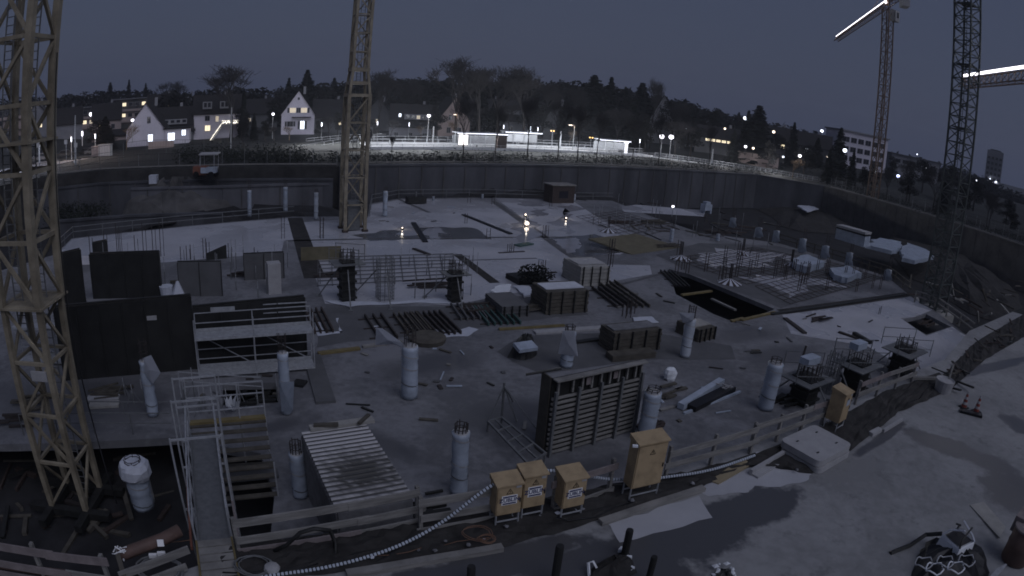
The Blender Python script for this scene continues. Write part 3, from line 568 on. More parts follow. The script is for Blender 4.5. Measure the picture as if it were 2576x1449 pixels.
#@@P4
# ---------------------------------------------------------------- houses and blocks beyond the pit
def hframe(x, y, r, turn=0.):
    """foot of a building seen at pixel x,y at distance r; its front faces the site, turned by TURN degrees"""
    p = far(x, y, r); a = math.atan2(p.x, p.y); rz = -a+math.radians(turn); return p, rz
def gable_house(x, y, r, w, d, wall_h, ridge_h, label, turn=0., wallm='houseW', gable_front=True, windows=(), extras=None, chimney=True):
    p, rz = hframe(x, y, r, turn); ro = root('gabled_house', tuple(p), label, 'house', 'houses beyond the tram line', rz, world=False)
    mb = MB(); hw, hd = w/2, d
    if gable_front:
        mb.add([(-hw, 0, -3), (hw, 0, -3), (hw, 0, wall_h), (0, 0, ridge_h), (-hw, 0, wall_h), (-hw, hd, -3), (hw, hd, -3), (hw, hd, wall_h), (0, hd, ridge_h), (-hw, hd, wall_h)],
               [(0, 1, 2, 3, 4), (9, 8, 7, 6, 5), (0, 4, 9, 5), (1, 6, 7, 2), (0, 5, 6, 1), (4, 3, 8, 9), (2, 7, 8, 3)])
    else:
        mb.add([(-hw, 0, -3), (hw, 0, -3), (hw, 0, wall_h), (-hw, 0, wall_h), (-hw, hd, -3), (hw, hd, -3), (hw, hd, wall_h), (-hw, hd, wall_h), (-hw, hd/2, ridge_h), (hw, hd/2, ridge_h)],
               [(0, 1, 2, 3), (5, 4, 7, 6), (0, 3, 8, 7, 4), (1, 5, 6, 9, 2), (3, 2, 9, 8), (8, 9, 6, 7)])
    mb.build('wall', wallm, ro); rf = MB(); t = .22; e = .35
    if gable_front:
        for s in (-1, 1):
            sl = (ridge_h-wall_h)/hw; a0 = (s*(hw+e), wall_h-sl*e); b0 = (0, ridge_h)
            q = [(a0[0], -e, a0[1]+.02), (b0[0], -e, b0[1]+.02), (b0[0], hd+e, b0[1]+.02), (a0[0], hd+e, a0[1]+.02)]; q2 = [(v[0], v[1], v[2]+t) for v in q]
            fs = [(0, 1, 2, 3), (7, 6, 5, 4), (0, 4, 5, 1), (1, 5, 6, 2), (2, 6, 7, 3), (3, 7, 4, 0)]; rf.add(q+q2, fs)
    else:
        for s in (0, 1):
            sl = (ridge_h-wall_h)/(hd/2); y0 = -e if s == 0 else hd+e; z0 = wall_h-sl*e
            q = [(-hw-e, y0, z0+.02), (hw+e, y0, z0+.02), (hw+e, hd/2, ridge_h+.02), (-hw-e, hd/2, ridge_h+.02)]; q2 = [(v[0], v[1], v[2]+t) for v in q]
            rf.add(q+q2, [(0, 1, 2, 3), (7, 6, 5, 4), (0, 4, 5, 1), (1, 5, 6, 2), (2, 6, 7, 3), (3, 7, 4, 0)])
    R = rf.build('roof', 'rooftile', ro)
    if chimney:
        c = MB(); c.box((hw*.35, hd*.6, ridge_h-.3+.5), (.7, .7, 2)); c.build('chimney', 'houseG', R)
    for (wx, wz, ww, wh, kind) in windows: window(ro, wx, wz, ww, wh, kind)
    return ro
def window(ro, wx, wz, ww, wh, kind='window', y=0., shut=None):
    f = MB(); b = .09
    for q in ((wx-ww/2-b/2, wz, b, wh+2*b), (wx+ww/2+b/2, wz, b, wh+2*b)): f.box((q[0], y-.04, q[1]), (q[2], .1, q[3]))
    for s in (-1, 1): f.box((wx, y-.04, wz+s*(wh/2+b/2)), (ww, .1, b))
    f.box((wx, y-.035, wz), (.07, .08, wh))
    F = f.build('window', 'white' if kind != 'window' else 'houseG', ro); p = MB(); p.box((wx, y-.012, wz), (ww, .02, wh)); p.build('pane', kind, F)
    if shut:
        for s in (-1, 1): m = MB(); m.box((wx+s*(ww/2+.42), y-.03, wz), (.5, .05, wh+.1)); m.build('shutter', 'shutter', ro)
    return F
# the shuttered white gable house
h = gable_house(748, 338, 165, 8.6, 10, 5.2, 11.2, 'white gabled house with shuttered windows and one bright tall window, right of a street lamp')
window(h, -1.4, 6.2, 1.5, 1.2, 'windim', shut=1); window(h, 1.5, 6.2, 1.5, 1.2, 'windim', shut=1); window(h, -2., 2.7, 1.4, 1.2, 'window', shut=1); window(h, 1.2, 2.4, 1.0, 2.0, 'wincool', shut=1); window(h, 0, 9.2, .4, .5, 'window')
m = MB(); m.box((.9, -.4, 4.4), (5, .8, .22)); m.build('canopy', 'rooftile', h)
# small white gable house with its low lit wing
h = gable_house(366, 372, 150, 9.5, 11, 4.2, 10.2, 'small white gabled house with steep dark roof, behind the warm bush', turn=-8)
window(h, .8, 6.3, .7, 1.3, 'window'); window(h, 1.2, 2.2, 1.1, 1.5, 'wincool')
m = MB(); m.lathe((1.2, -.02, 3.0), [(.55, -.02), (.55, .02)], 12); 
m = MB(); m.box((7.6, 3, 1.4), (6, 6, 5)); wg = m.build('wing', 'houseW', h); m = MB(); m.box((7.6, 3, 4.05), (6.6, 6.6, .3)); m.build('roof', 'rooftile', h)
window(h, 6.3, 2.2, 1.6, 1.7, 'wincool'); window(h, 9.3, 3.0, .9, 1.2, 'wincool')
m = MB(); m.box((4.5, -6, .6), (6, .3, 2.2)); m.build('garden_wall', 'houseT', h)
h = gable_house(440, 365, 158, 9, 10, 3.4, 9.0, 'dark steep roof with a dormer band, beside the small white gabled house', gable_front=False, wallm='houseG', windows=((-2.5, 2.2, .9, 1.2, 'wincool'), (1.6, 2.3, 1.1, 1.3, 'wincool')))
m = MB(); m.box((0, 1.4, 5.6), (6, 2, 1.2)); m.build('dormer', 'houseG', h); m = MB(); [m.box((x, .38, 5.7), (.9, .05, .6)) for x in (-2.2, -.7, .8, 2.3)]; m.split('dormer_window', 'window', h)
# white house with fairy lights
h = gable_house(545, 352, 160, 12, 9, 6.6, 11., 'pale house with two dormers and fairy-light strings along its balcony and steps', gable_front=False, windows=((-2.4, 3., 1.3, 1.3, 'winwarm'), (-2.5, 5.4, 1.1, 1.1, 'window'), (0, 5.2, .7, 1.3, 'windim')))
for x in (-2.6, 1.8):
    m = MB(); m.box((x, 1.2, 8.6), (2.4, 2., 1.8)); q = m.build('dormer', 'houseG', h); m = MB(); m.box((x-.5, .18, 8.7), (.7, .04, 1.1)); m.box((x+.5, .18, 8.7), (.7, .04, 1.1)); m.split('dormer_window', 'window', q)
m = MB(); m.box((3.4, -.9, 3.8), (4.6, 1.8, .2)); m.box((3.4, -1.78, 4.3), (4.6, .06, .8)); bal = m.build('balcony', 'houseG', h)
m = MB(); r = random.Random(2)
for k in range(60): x = 1.2+4.6*k/59; m.box((x, -1.86, 4.75-r.random()*.75), (.09, .09, .09))
m.bar((1.2, -1.86, 4.75), (5.8, -1.86, 4.75), .03); m.bar((1.2, -1.86, 4.3), (5.8, -1.86, 4.3), .03); m.build('fairy_light_string', 'fairy', bal)
m = MB(); m.bar((-1.6, -5, -.2), (1.0, -1, 3.2), .8, .15); st = m.build('steps', 'houseG', h); m = MB()
for k in range(40): t = k/39; m.box((-1.6+2.6*t, -5+4*t-.4, .3+3.4*t+r.random()*.15), (.09, .09, .09))
for k in range(26): m.box((-4.4+2.8*k/25, -6.0, -.6+r.random()*.45+.5*k/25), (.1, .1, .1))
m.bar((-1.6, -5.4, .35), (1.0, -1.4, 3.75), .03); m.bar((-4.4, -6, -.35), (-1.6, -6, .1), .03); m.build('fairy_light_string', 'fairy', st)
def block(x, y, r, w, hgt, d, label, floors, lit, turn=0., wallm='houseT', setback=True):
    p, rz = hframe(x, y, r, turn); ro = root('apartment_block', tuple(p), label, 'apartment block', 'apartment blocks on the hillside', rz, world=False)
    m = MB(); fh = hgt/floors; m.box((0, d/2, hgt/2-3-.5), (w, d, hgt+6-1 if not setback else hgt+5-fh+1)) if 0 else m.box((0, d/2, (hgt-fh)/2-2), (w, d, hgt-fh+4)); m.build('wall', wallm, ro)
    m = MB(); m.box((w*.04, d/2+.8, hgt-fh/2), (w*.9, d-1.6, fh-.02)); m.build('top_storey', 'houseD', ro); m = MB(); m.box((w*.04, d/2+.6, hgt+.15), (w*.96, d, .3)); m.build('roof', 'houseG', ro)
    r = random.Random(int(x))
    for f in range(floors):
        z = fh*(f+.52); yy = .8 if f == floors-1 else 0; n = int(w/2.7)
        for i in range(n):
            wx = -w/2+w*(i+.5)/n
            if f == floors-1 and abs(wx) > w*.42: continue
            window(ro, wx, z, 1.5, 1.25, lit.get((f, i), 'window'), yy)
    for f in range(1, floors): m = MB(); m.box((0, -.35, fh*f-.1), (w, .8, .9)); m.build('balcony', 'houseT', ro)
    return ro
block(213, 345, 240, 19, 10.5, 9, 'three-storey apartment block with two rows of lit windows, beside the white glaring lamp', 3, {(1, 1): 'winwarm', (1, 2): 'winwarm', (1, 3): 'winwarm', (2, 2): 'windim', (2, 5): 'winwarm', (1, 4): 'windim'}, -14)
block(335, 330, 255, 22, 12.5, 9, 'apartment block with a long pale balcony band, right of the three-storey one', 3, {(2, 2): 'winwarm', (2, 5): 'winwarm', (2, 6): 'winwarm', (1, 2): 'winwarm', (2, 7): 'windim'}, -12)
block(50, 345, 200, 22, 9, 9, 'low apartment block at the left end of the skyline, cut by the yellow mast', 3, {(1, 3): 'winwarm', (2, 4): 'winwarm', (2, 5): 'windim', (0, 4): 'winwarm'}, 0)
gable_house(172, 345, 175, 8, 9, 3.5, 7.5, 'low grey house with twin roofs below the lit apartment block', wallm='houseG', gable_front=False)
gable_house(282, 375, 165, 11, 8, 3.2, 4.5, 'low pinkish garage building below the apartment block with the white balcony', wallm='houseT', gable_front=False, chimney=False)
h = gable_house(1040, 362, 180, 14, 9, 5, 11, 'dark house with a row of small dormer windows, one lit, right of the middle crane', wallm='houseG', gable_front=False, windows=((-5, 2.5, 1, 1.2, 'window'), (-1, 2.5, 1, 1.2, 'window'), (3, 2.5, 1, 1.2, 'window')))
m = MB(); m.box((1, 1.3, 7.6), (8, 2, 1.5)); q = m.build('dormer', 'houseG', h); window(h, -4.2, 8., .6, .9, 'wincool', .4)
for k in range(5): window(h, -2+1.5*k, 7.6, .9, .9, 'windim' if k in (2,) else 'window', .28)
gable_house(1140, 355, 175, 9, 9, 6, 12, 'gabled house with pale verge boards above the first tram shelter', wallm='houseT', windows=((-1.5, 3, 1, 1.4, 'window'), (1.5, 3, 1, 1.4, 'window'), (-1.2, 6.5, .9, 1.2, 'window')), turn=18)
h = gable_house(1300, 350, 190, 15, 10, 5.5, 11.5, 'long dark house with a dormer band and one lit window above the platform', wallm='houseG', gable_front=False, windows=((-5, 3, 1, 1.3, 'window'), (-2, 3, 1, 1.3, 'window'), (3.6, 3.3, 1, 1.9, 'wincool'), (6, 3, 1, 1.3, 'window')))
m = MB(); m.box((0, 1.3, 8), (9, 2, 1.3)); m.build('dormer', 'houseG', h)
gable_house(1395, 352, 180, 8, 9, 4.5, 10.5, 'dark house with one pale roof edge left of the second shelter', wallm='houseD')
h = gable_house(1520, 350, 205, 16, 10, 6.5, 10, 'dark house with a row of lit windows under the twin dark cones', wallm='houseD', gable_front=False)
for k in range(5): window(h, -3.2+1.25*k, 5.3, .9, 1.0, 'winwarm' if k < 3 else 'windim')
gable_house(1663, 345, 190, 8, 8, 4.5, 12.5, 'pale steep pointed gable behind the pair of bright lamps', wallm='houseG', chimney=False)
gable_house(1600, 352, 200, 10, 9, 4, 8.5, 'low dark roof left of the pale pointed gable', wallm='houseD', gable_front=False)
h = gable_house(1810, 382, 175, 14, 9, 3.6, 6.5, 'low house with a row of yellow lit windows beyond the platform ramp', wallm='houseD', gable_front=False)
for k in range(5): window(h, -3.6+1.5*k, 2.9, 1.1, .6, 'winwarm')
gable_house(1760, 380, 190, 9, 9, 4, 8, 'dark house left of the yellow lit windows', wallm='houseG', chimney=True)
gable_house(1900, 415, 165, 12, 8, 3, 4.6, 'low pinkish lit building at the foot of the slope on the right', wallm='houseT', gable_front=False, chimney=False)
for x, y, r, w, d_, wh, rh, gf, wm, lab, wins in (
    (92, 338, 185, 9, 9, 4, 8.5, True, 'houseG', 'grey gabled house low behind the near yellow mast', ((1.2, 2.4, .9, 1.1, 'winwarm'),)), 
    (268, 345, 190, 9, 9, 5, 9.5, False, 'houseT', 'pinkish house right under the apartment block with the long pale balcony', ((-2, 3, 1, 1.2, 'windim'), (2, 3, 1, 1.2, 'window'))), (410, 318, 215, 11, 9, 5, 10.5, False, 'houseD', 'dark roofed house above the wing of the small gabled house', ((2, 6.5, .8, .8, 'winwarm'),)),
    (470, 300, 250, 10, 9, 5, 9.5, True, 'houseG', 'grey gable high between the small gabled house and the fairy-light house', ((0, 4, 1, 1.2, 'windim'),)), (650, 325, 205, 12, 9, 5, 9.5, False, 'houseD', 'dark house behind the street lamp left of the shuttered gable house', ((-3, 3, .9, 1.1, 'windim'),)),
    (832, 332, 190, 11, 9, 4.5, 9.5, False, 'houseD', 'dark house just left of the middle crane', ((2.5, 2.6, .9, 1.1, 'winwarm'),)), (948, 330, 200, 10, 9, 5, 10, True, 'houseD', 'dark gabled house just right of the middle crane', ((0, 3.2, .9, 1.1, 'windim'),)),
    (1225, 338, 200, 12, 9, 5.5, 11, False, 'houseD', 'dark house between the verge-boarded gable and the long dark house', ((3, 3.4, .9, 1.1, 'windim'),)), (1460, 345, 210, 12, 9, 5.5, 11, False, 'houseD', 'dark house left of the one with the row of lit windows', ((-3, 3.4, .9, 1.1, 'window'),)),
    (1950, 388, 190, 12, 9, 4, 8, False, 'houseD', 'dark house under the big ragged conifer', ((2, 2.6, 1, 1.1, 'winwarm'),)), (2040, 402, 200, 12, 9, 4, 8, False, 'houseD', 'dark house between two spruces at the right', ((-2, 2.6, 1, 1.1, 'wincool'),)), (1725, 352, 215, 11, 9, 5, 9, False, 'houseD', 'dark house right of the pale pointed gable', ((2, 3, 1, 1.1, 'windim'),))):
    gable_house(x, y, r, w, d_, wh, rh, lab, 0, wm, gf, wins)
# white office building and the dim tower at the right
p, rz = hframe(2168, 420, 225, 30); ro = root('office_building', tuple(p), 'white flat-roofed office building half hidden by spruces at the right', 'office building', None, rz, world=False)
m = MB(); m.box((0, 6, 3), (20, 12, 16)); m.build('wall', 'houseW', ro); m = MB(); m.box((0, 6, 11.3), (21, 13, .5)); m.build('roof', 'houseG', ro)
for f in range(3):
    for i in range(6): window(ro, -7.5+3*i, 2+3.2*f, 2.2, 1.6, 'window')
p, rz = hframe(2300, 440, 260, 20); ro = root('office_building', tuple(p), 'lower dim white wing right of the white office building', 'office building', None, rz, world=False)
m = MB(); m.box((0, 5, 2), (22, 10, 9)); m.build('wall', 'houseG', ro); m = MB(); m.box((0, 5, 6.7), (23, 11, .4)); m.build('roof', 'houseD', ro)
for i in range(6): window(ro, -8+3.2*i, 4.2, 2.2, 1.4, 'window')
p, rz = hframe(2488, 510, 400, 0); zt = hz(p, 380)-p.z; ro = root('tower_block', tuple(p), 'dim distant tower block at the right edge with a few lights half way up', 'tower block', None, rz, world=False)
m = MB(); m.box((0, 6, zt/2-3), (11, 11, zt+6)); m.build('wall', 'houseG', ro); m = MB(); m.box((0, 6, zt+.4), (7, 7, .9)); m.build('roof', 'houseD', ro); r = random.Random(4)
for f in range(int(zt/3.1)):
    for i in range(4): window(ro, -3.9+2.6*i, 1.6+3.1*f, 1.6, 1.5, 'window')
m = MB(); m.box((1.2, .1, zt*.42), (4, .3, .6)); m.box((-1.5, .1, zt*.45), (.8, .3, .8)); m.build('lit_storey', 'lampcool', ro)
# ---------------------------------------------------------------- tram stop
ZP = 1.0
PA, PB, PC = P(930, 377, ZP), P(1640, 396, ZP), P(2075, 462, ZP)
def along(t): return PA.lerp(PB, t/.6) if t < .6 else PB.lerp(PC, (t-.6)/.4)
dirp = (PB-PA).normalized(); npp = Vector((-dirp.y, dirp.x, 0))
def platform(name, off, w, label, t0=0., t1=.6, hh=.45):
    r = root(name, tuple(along(t0)), label, 'platform', 'tram platforms'); n = 30; m = MB(); k = MB(); prev = None
    pts = [along(t0+(t1-t0)*i/n)+npp*off for i in range(n+1)]
    for a, b in zip(pts, pts[1:]): m.bar(a+npp*w/2+Z1*hh/2, b+npp*w/2+Z1*hh/2, w, hh); k.bar(a-npp*.08+Z1*(hh/2+.03), b-npp*.08+Z1*(hh/2+.03), .14, hh+.04)
    m.build('deck', 'platform', r); k.build('edge_strip', 'white', r); return r
platform('tram_platform', 0, 3.4, 'near tram platform, a long brightly lit white strip across the picture')
platform('tram_platform', 9.5, 3.4, 'rear tram platform, the upper of the two lit strips', .02, .58)
platform('ramp_path', 0, 2.0, 'lit path running down to the right from the end of the platforms', .6, 1., .15)
def railing(name, pts, h, label, post=2.2, mt='galv', rails=(1., .55), cat='railing', group='railings at the tram stop', w=.06):
    r = root(name, tuple(pts[0]), label, cat, group); m = MB(); q = MB()
    for a, b in zip(pts, pts[1:]):
        a = Vector(a); b = Vector(b)
        for f in rails: m.bar(a+Z1*h*f, b+Z1*h*f, w)
        n = max(1, int((b-a).length/post))
        for i in range(n): q.box(a.lerp(b, i/n)+Z1*h/2, (w, w, h))
    m.build('rail', mt, r); q.split('post', mt, r); return r
railing('railing', [along(t)+npp*3.2+Z1*.45 for t in (0, .2, .4, .6)], 1.1, 'metal railing along the back of the near platform')
railing('railing', [along(t)-npp*.6 for t in (0, .2, .4, .6, .8, 1.)], 1.0, 'metal railing in front of the near platform and down the ramp', 1.8)
railing('railing', [along(t)+npp*12.8+Z1*.45 for t in (.02, .3, .58)], 1.1, 'metal railing behind the rear platform')
railing('railing', [along(t)+npp*2. for t in (.62, .8, 1.)], 1.1, 'pale railing on the far side of the ramp path', 1.2)
railing('railing', [far(745, 386, 118), far(860, 366, 122), far(960, 352, 126)], 1.3, 'lit railing along the tram ramp left of the middle crane', 1.6)
railing('railing', [far(770, 362, 135), far(870, 352, 138), far(970, 350, 140)], 1.1, 'upper lit railing left of the middle crane', 1.6)
mb = MB(); pts = [far(745, 392, 117), far(860, 372, 121), far(965, 366, 125)]
for a, b in zip(pts, pts[1:]): mb.bar(a-Z1*.2, b-Z1*.2, 2.6, .4)
thing('ramp_path', mb, 'platform', 'lit ramp rising toward the tram stop behind the dark bushes, left of the middle crane', 'path')
def shelter(t, off, L, label, poster=False):
    a = along(t)+npp*off+Z1*.45; b = a+dirp*L; r = root('tram_shelter', tuple(a), label, 'tram shelter', 'tram shelters')
    m = MB(); m.bar(a+Z1*2.75+npp*.9, b+Z1*2.75+npp*.9, 2.4, .16); m.build('roof', 'galv', r)
    m = MB(); m.bar(a+Z1*2.62+npp*-.25, b+Z1*2.62+npp*-.25, .06, .1); m.build('light_strip', 'led', r)
    for i in range(4): m = MB(); q = a.lerp(b, (i+.15)/3.3)+npp*1.7; m.box(q+Z1*1.33, (.12, .12, 2.66)); m.build('post', 'galv', r)
    m = MB(); m.bar(a+npp*1.85+Z1*1.4, b+npp*1.85+Z1*1.4, .04, 1.6); m.build('back_panel', 'galv', r)
    m = MB(); m.bar(a.lerp(b, .4)+npp*1.3+Z1*.45, a.lerp(b, .9)+npp*1.3+Z1*.45, .4, .08); m.bar(a.lerp(b, .45)+npp*1.3+Z1*.2, a.lerp(b, .47)+npp*1.3+Z1*.2, .3, .4); m.bar(a.lerp(b, .85)+npp*1.3+Z1*.2, a.lerp(b, .87)+npp*1.3+Z1*.2, .3, .4); m.build('bench', 'galv_dark', r)
    for f in (.15, .5, .85): point_light('shelter_light', a.lerp(b, f)+npp*.4+Z1*2.45, 230, (.93, .95, 1), .3, r)
    return r
s1 = shelter(.155, .4, 10.5, 'tram shelter with a glowing poster case at its left end')
shelter(.46, .4, 8.5, 'second tram shelter, beside a bright white pillar')
shelter(.30, 10., 9, 'rear platform shelter seen between the saplings, dimmer than the near ones')
q = along(.16)+npp*.9+Z1*.45
r_ = root('poster_case', tuple(q), 'glowing white and pink poster case standing in the first tram shelter', 'poster case'); m = MB(); m.bar(q+Z1*1.35, q+dirp*2.0+Z1*1.35, .22, 2.1); m.bar(q+dirp*.9+Z1*.15, q+dirp*1.1+Z1*.15, .2, .3); m.build('case', 'galv_dark', r_)
m = MB(); m.bar(q+dirp*.1+Z1*1.35-npp*.13, q+dirp*1.9+Z1*1.35-npp*.13, .02, 1.9); m.build('poster', 'poster', r_)
q = along(.245)+npp*1.+Z1*.45; r_ = root('ticket_kiosk', tuple(q), 'dark brown kiosk standing against the light right of the poster case', 'kiosk'); m = MB(); m.box(q+Z1*1.15, (1.9, 1., 2.3), AZ); m.build('body', 'rust', r_); m = MB(); m.box(q+Z1*2.36, (2.1, 1.2, .12), AZ); m.build('roof', 'darkmetal', r_)
q = along(.53)+npp*.4+Z1*.45; r_ = root('light_pillar', tuple(q), 'bright white glowing information pillar at the second shelter', 'pillar'); m = MB(); m.box(q+Z1*1.2, (.6, .35, 2.2), AZ); m.build('panel', 'shelterglow', r_); m = MB(); m.box(q+Z1*2.4, (.75, .5, .2), AZ); m.build('cap', 'led', r_)
for i in range(9): point_light('platform_light', along(.04+.06*i)+npp*1.2+Z1*3.2, 2600, (.9, .94, 1), .2)
for i in range(3): point_light('ramp_light', along(.66+.11*i)+npp*1.+Z1*3.0, 1500, (.95, .95, 1), .2)
for x, y, r in ((780, 360, 120), (850, 350, 122), (930, 345, 125)): q = far(x, y, r); point_light('ramp_light', q+Z1*1.4, 2200, (.93, .95, 1), .2)
# ---------------------------------------------------------------- lamps
def lamp(x, yb, yt, r, m, e, col, label, head='round', pole='galv', group='street lamps', radius=.16):
    b = far(x, yb, r); t = hz(b, yt); ro = root('street_lamp', tuple(b), label, 'street lamp', group)
    p = MB(); p.tube(b-Z1*.5, (b.x, b.y, t-.1), .09, .05, 6); p.build('pole', pole, ro); h = MB(); g = MB()
    if head == 'round': h.tube((b.x, b.y, t+.22), (b.x, b.y, t+.36), .22, .1, 8); radius *= 1.35; g.lathe((b.x, b.y, t-.1-radius*.3), [(radius*.4, -radius*.8), (radius, -radius*.3), (radius, radius*.4), (radius*.6, radius*.8)], 8)
    elif head == 'arm':
        h.bar((b.x, b.y, t), (b.x-1.0, b.y-.3, t+.12), .12, .1); g.box((b.x-.9, b.y-.28, t+.02), (.7, radius*1.6, .1))
    else: h.box((b.x, b.y, t+.05), (.3, .3, .12)); g.box((b.x, b.y, t-.45), (radius*1.1, radius*1.1, .8))
    h.build('lamp_head', 'galv_dark', ro); g.build('bulb', m, ro)
    if e: point_light('lamp_light', (b.x, b.y-.35, t-.25), e, col, .15, ro)
    return ro
WARM, COOL, WHT = (1, .72, .5), (.78, .82, 1), (.95, .93, 1)
for a in ((333, 355, 300, 138, 'lampwhite', 260, WARM, 'street lamp at the warm lit bush before the small gabled house', 'round', 'galv', 'street lamps', .25),
          (685, 350, 285, 150, 'lampwhite', 90, WHT, 'street lamp left of the shuttered gable house', 'round', 'galv', 'street lamps', .25),
          (127, 400, 342, 110, 'lampwhite', 60, COOL, 'lamp with violet-white glare just right of the near yellow mast', 'tall', 'galv', 'street lamps', .18),
          (207, 360, 330, 120, 'lampwhite', 60, COOL, 'tall violet-white lamp tube above the car park', 'tall', 'galv', 'street lamps', .2),
          (230, 300, 285, 200, 'lampwhite', 150, WHT, 'glaring double lamp in front of the three-storey apartment block', 'round', 'galv', 'street lamps', .55),
          (145, 295, 279, 200, 'lampwhite', 0, WHT, 'small white lamp at the left corner of the three-storey block', 'round', 'galv', 'street lamps', .3),
          (1074, 372, 289, 128, 'lampwhite', 260, WARM, 'tall pale platform lamp left of the first shelter', 'round', 'galv', 'street lamps', .26),
          (1152, 335, 289, 150, 'lampwarm', 90, WARM, 'warm lamp glowing on the brown bush right of the first shelter roof', 'arm', 'galv_dark', 'street lamps', .3),
          (808, 348, 308, 140, 'led', 0, COOL, 'slim platform lamp left of the middle crane', 'tall', 'galv_dark', 'platform lamps', .16),
          (1027, 360, 308, 140, 'led', 0, COOL, 'slim dim lamp left of the tall platform lamp', 'tall', 'galv_dark', 'platform lamps', .12),
          (948, 345, 305, 140, 'led', 0, COOL, 'slim lamp just right of the middle crane', 'tall', 'galv_dark', 'platform lamps', .14),
          (1264, 365, 314, 140, 'led', 0, COOL, 'slim lamp at the right end of the first shelter', 'tall', 'galv_dark', 'platform lamps', .12),
          (1350, 366, 320, 140, 'led', 0, COOL, 'slim lamp with a dark sign below it in the middle of the platform', 'tall', 'galv_dark', 'platform lamps', .12),
          (1441, 372, 316, 135, 'lampwarm', 120, WARM, 'warm lamp on a leaning arm above the brown bush by the amber signal', 'arm', 'galv_dark', 'street lamps', .3),
          (1660, 390, 341, 142, 'lampwhite', 120, WARM, 'left one of the pair of glaring lamps below the pale gable', 'round', 'galv', 'street lamps', .4),
          (1684, 392, 342, 142, 'lampwhite', 120, WARM, 'right one of the pair of glaring lamps below the pale gable', 'round', 'galv', 'street lamps', .4),
          (1607, 385, 350, 145, 'led', 0, COOL, 'slim lamp between the second shelter and the pair of glaring lamps', 'tall', 'galv_dark', 'platform lamps', .14),
          (1872, 330, 295, 200, 'lampcool', 0, COOL, 'lone high bluish lamp beside the big ragged conifer', 'round', 'darkmetal', 'street lamps', .5),
          (1874, 385, 367, 150, 'lampwhite', 40, WARM, 'white lamp above the low pinkish building', 'round', 'darkmetal', 'street lamps', .25),
          (1893, 390, 371, 150, 'lampwarm', 20, WARM, 'dimmer warm lamp just right of the lamp above the pinkish building', 'round', 'darkmetal', 'street lamps', .2),
          (2009, 420, 390, 140, 'lampwhite', 150, WARM, 'street lamp lighting a warm bush at the right', 'round', 'darkmetal', 'street lamps', .28),
          (1721, 365, 322, 170, 'lampcool', 0, COOL, 'small bluish lamp in the dark trees right of the pale gable', 'round', 'darkmetal', 'distant lamps', .2),
          (1822, 340, 322, 170, 'lampwarm', 0, COOL, 'tiny warm light high in the dark trees', 'round', 'darkmetal', 'distant lamps', .2),
          (1945, 345, 330, 180, 'lampwarm', 0, WARM, 'small warm light right of the big ragged conifer', 'round', 'darkmetal', 'distant lamps', .3),
          (1969, 405, 393, 160, 'lampcool', 0, COOL, 'small greenish-white lamp left of the warm lit bush', 'round', 'darkmetal', 'distant lamps', .2),
          (2067, 335, 328, 260, 'lampcool', 0, COOL, 'bright far light on the ridge left of the white office building', 'round', 'darkmetal', 'distant lamps', .5),
          (2081, 405, 393, 180, 'lampwarm', 0, WARM, 'tiny orange light below the spruce at the right', 'round', 'darkmetal', 'distant lamps', .22),
          (2124, 392, 376, 160, 'lampcool', 60, COOL, 'bright bluish lamp glaring through the spruce before the white office building', 'round', 'darkmetal', 'distant lamps', .4),
          (2201, 445, 430, 170, 'lampcool', 0, COOL, 'left one of two blue-white lamps in the dark wood', 'round', 'darkmetal', 'distant lamps', .33),
          (2258, 455, 441, 170, 'blue_lamp', 0, COOL, 'right, bluer one of two lamps in the dark wood', 'round', 'darkmetal', 'distant lamps', .33),
          (2330, 430, 421, 220, 'lampcool', 0, COOL, 'pinprick light above the dark wood left of the green mast', 'round', 'darkmetal', 'distant lamps', .18),
          (2306, 398, 387, 260, 'lampcool', 0, COOL, 'pinprick light on the ridge right of the rusty mast', 'round', 'darkmetal', 'distant lamps', .2),
          (2455, 462, 453, 240, 'lampcool', 0, COOL, 'row of two white lights left of the foot of the dim tower', 'round', 'darkmetal', 'distant lamps', .35),
          (1076, 225, 210, 330, 'lampcool', 0, COOL, 'faint greenish light high on the skyline right of the middle crane', 'round', 'darkmetal', 'distant lamps', .35),
          (497, 252, 241, 300, 'lampwarm', 0, COOL, 'faint warm light on the skyline left of the pale house with dormers', 'round', 'darkmetal', 'distant lamps', .3)):
    lamp(*a)
# signals, catenary masts and platform furniture
for i, (x, yb, yt, r, l) in enumerate(((1408, 376, 330, 132, 'broad white pylon with an amber signal beside it'), (1660, 392, 352, 136, 'broad pale mast below the glaring pair of lamps'), (1088, 372, 318, 130, 'pale mast at the left end of the first shelter'), (1790, 412, 375, 138, 'pale mast half way down the ramp'),
      (190, 408, 290, 105, 'tall tapered pale mast by the road right of the near yellow mast'), (580, 388, 270, 105, 'slender dark pole in front of the small white gabled house garden'))):
    b = far(x, yb, r); t = hz(b, yt); m = MB(); m.tube(b-Z1*.4, (b.x, b.y, t), .2 if i < 4 else .13, .12 if i < 4 else .08, 8); m.box((b.x, b.y, b.z+.1), (.5, .5, .25)); thing('mast', m, 'galv', l, 'mast', 'masts along the tram line')
for x, y, l in ((1390, 331, 'pair of amber lights at the left end of the railings'), (1487, 348, 'pair of amber lights left of the second shelter roof')):
    q = far(x, y, 128); r_ = root('signal', (q.x, q.y, ter(q.x, q.y)), l, 'signal', 'amber signals'); m = MB(); m.tube((q.x, q.y, ter(q.x, q.y)-.3), (q.x, q.y, q.z), .06, .06, 6); m.build('pole', 'galv', r_); m = MB(); m.box((q.x, q.y, q.z+.15), (1.0, .2, .45)); hb = m.build('signal_box', 'black', r_)
    for s in (-.25, .25): m = MB(); m.lathe((q.x+s, q.y-.12, q.z+.15), [(.11, -.1), (.13, 0), (.11, .1)], 8); m.build('signal_light', 'amber', hb)
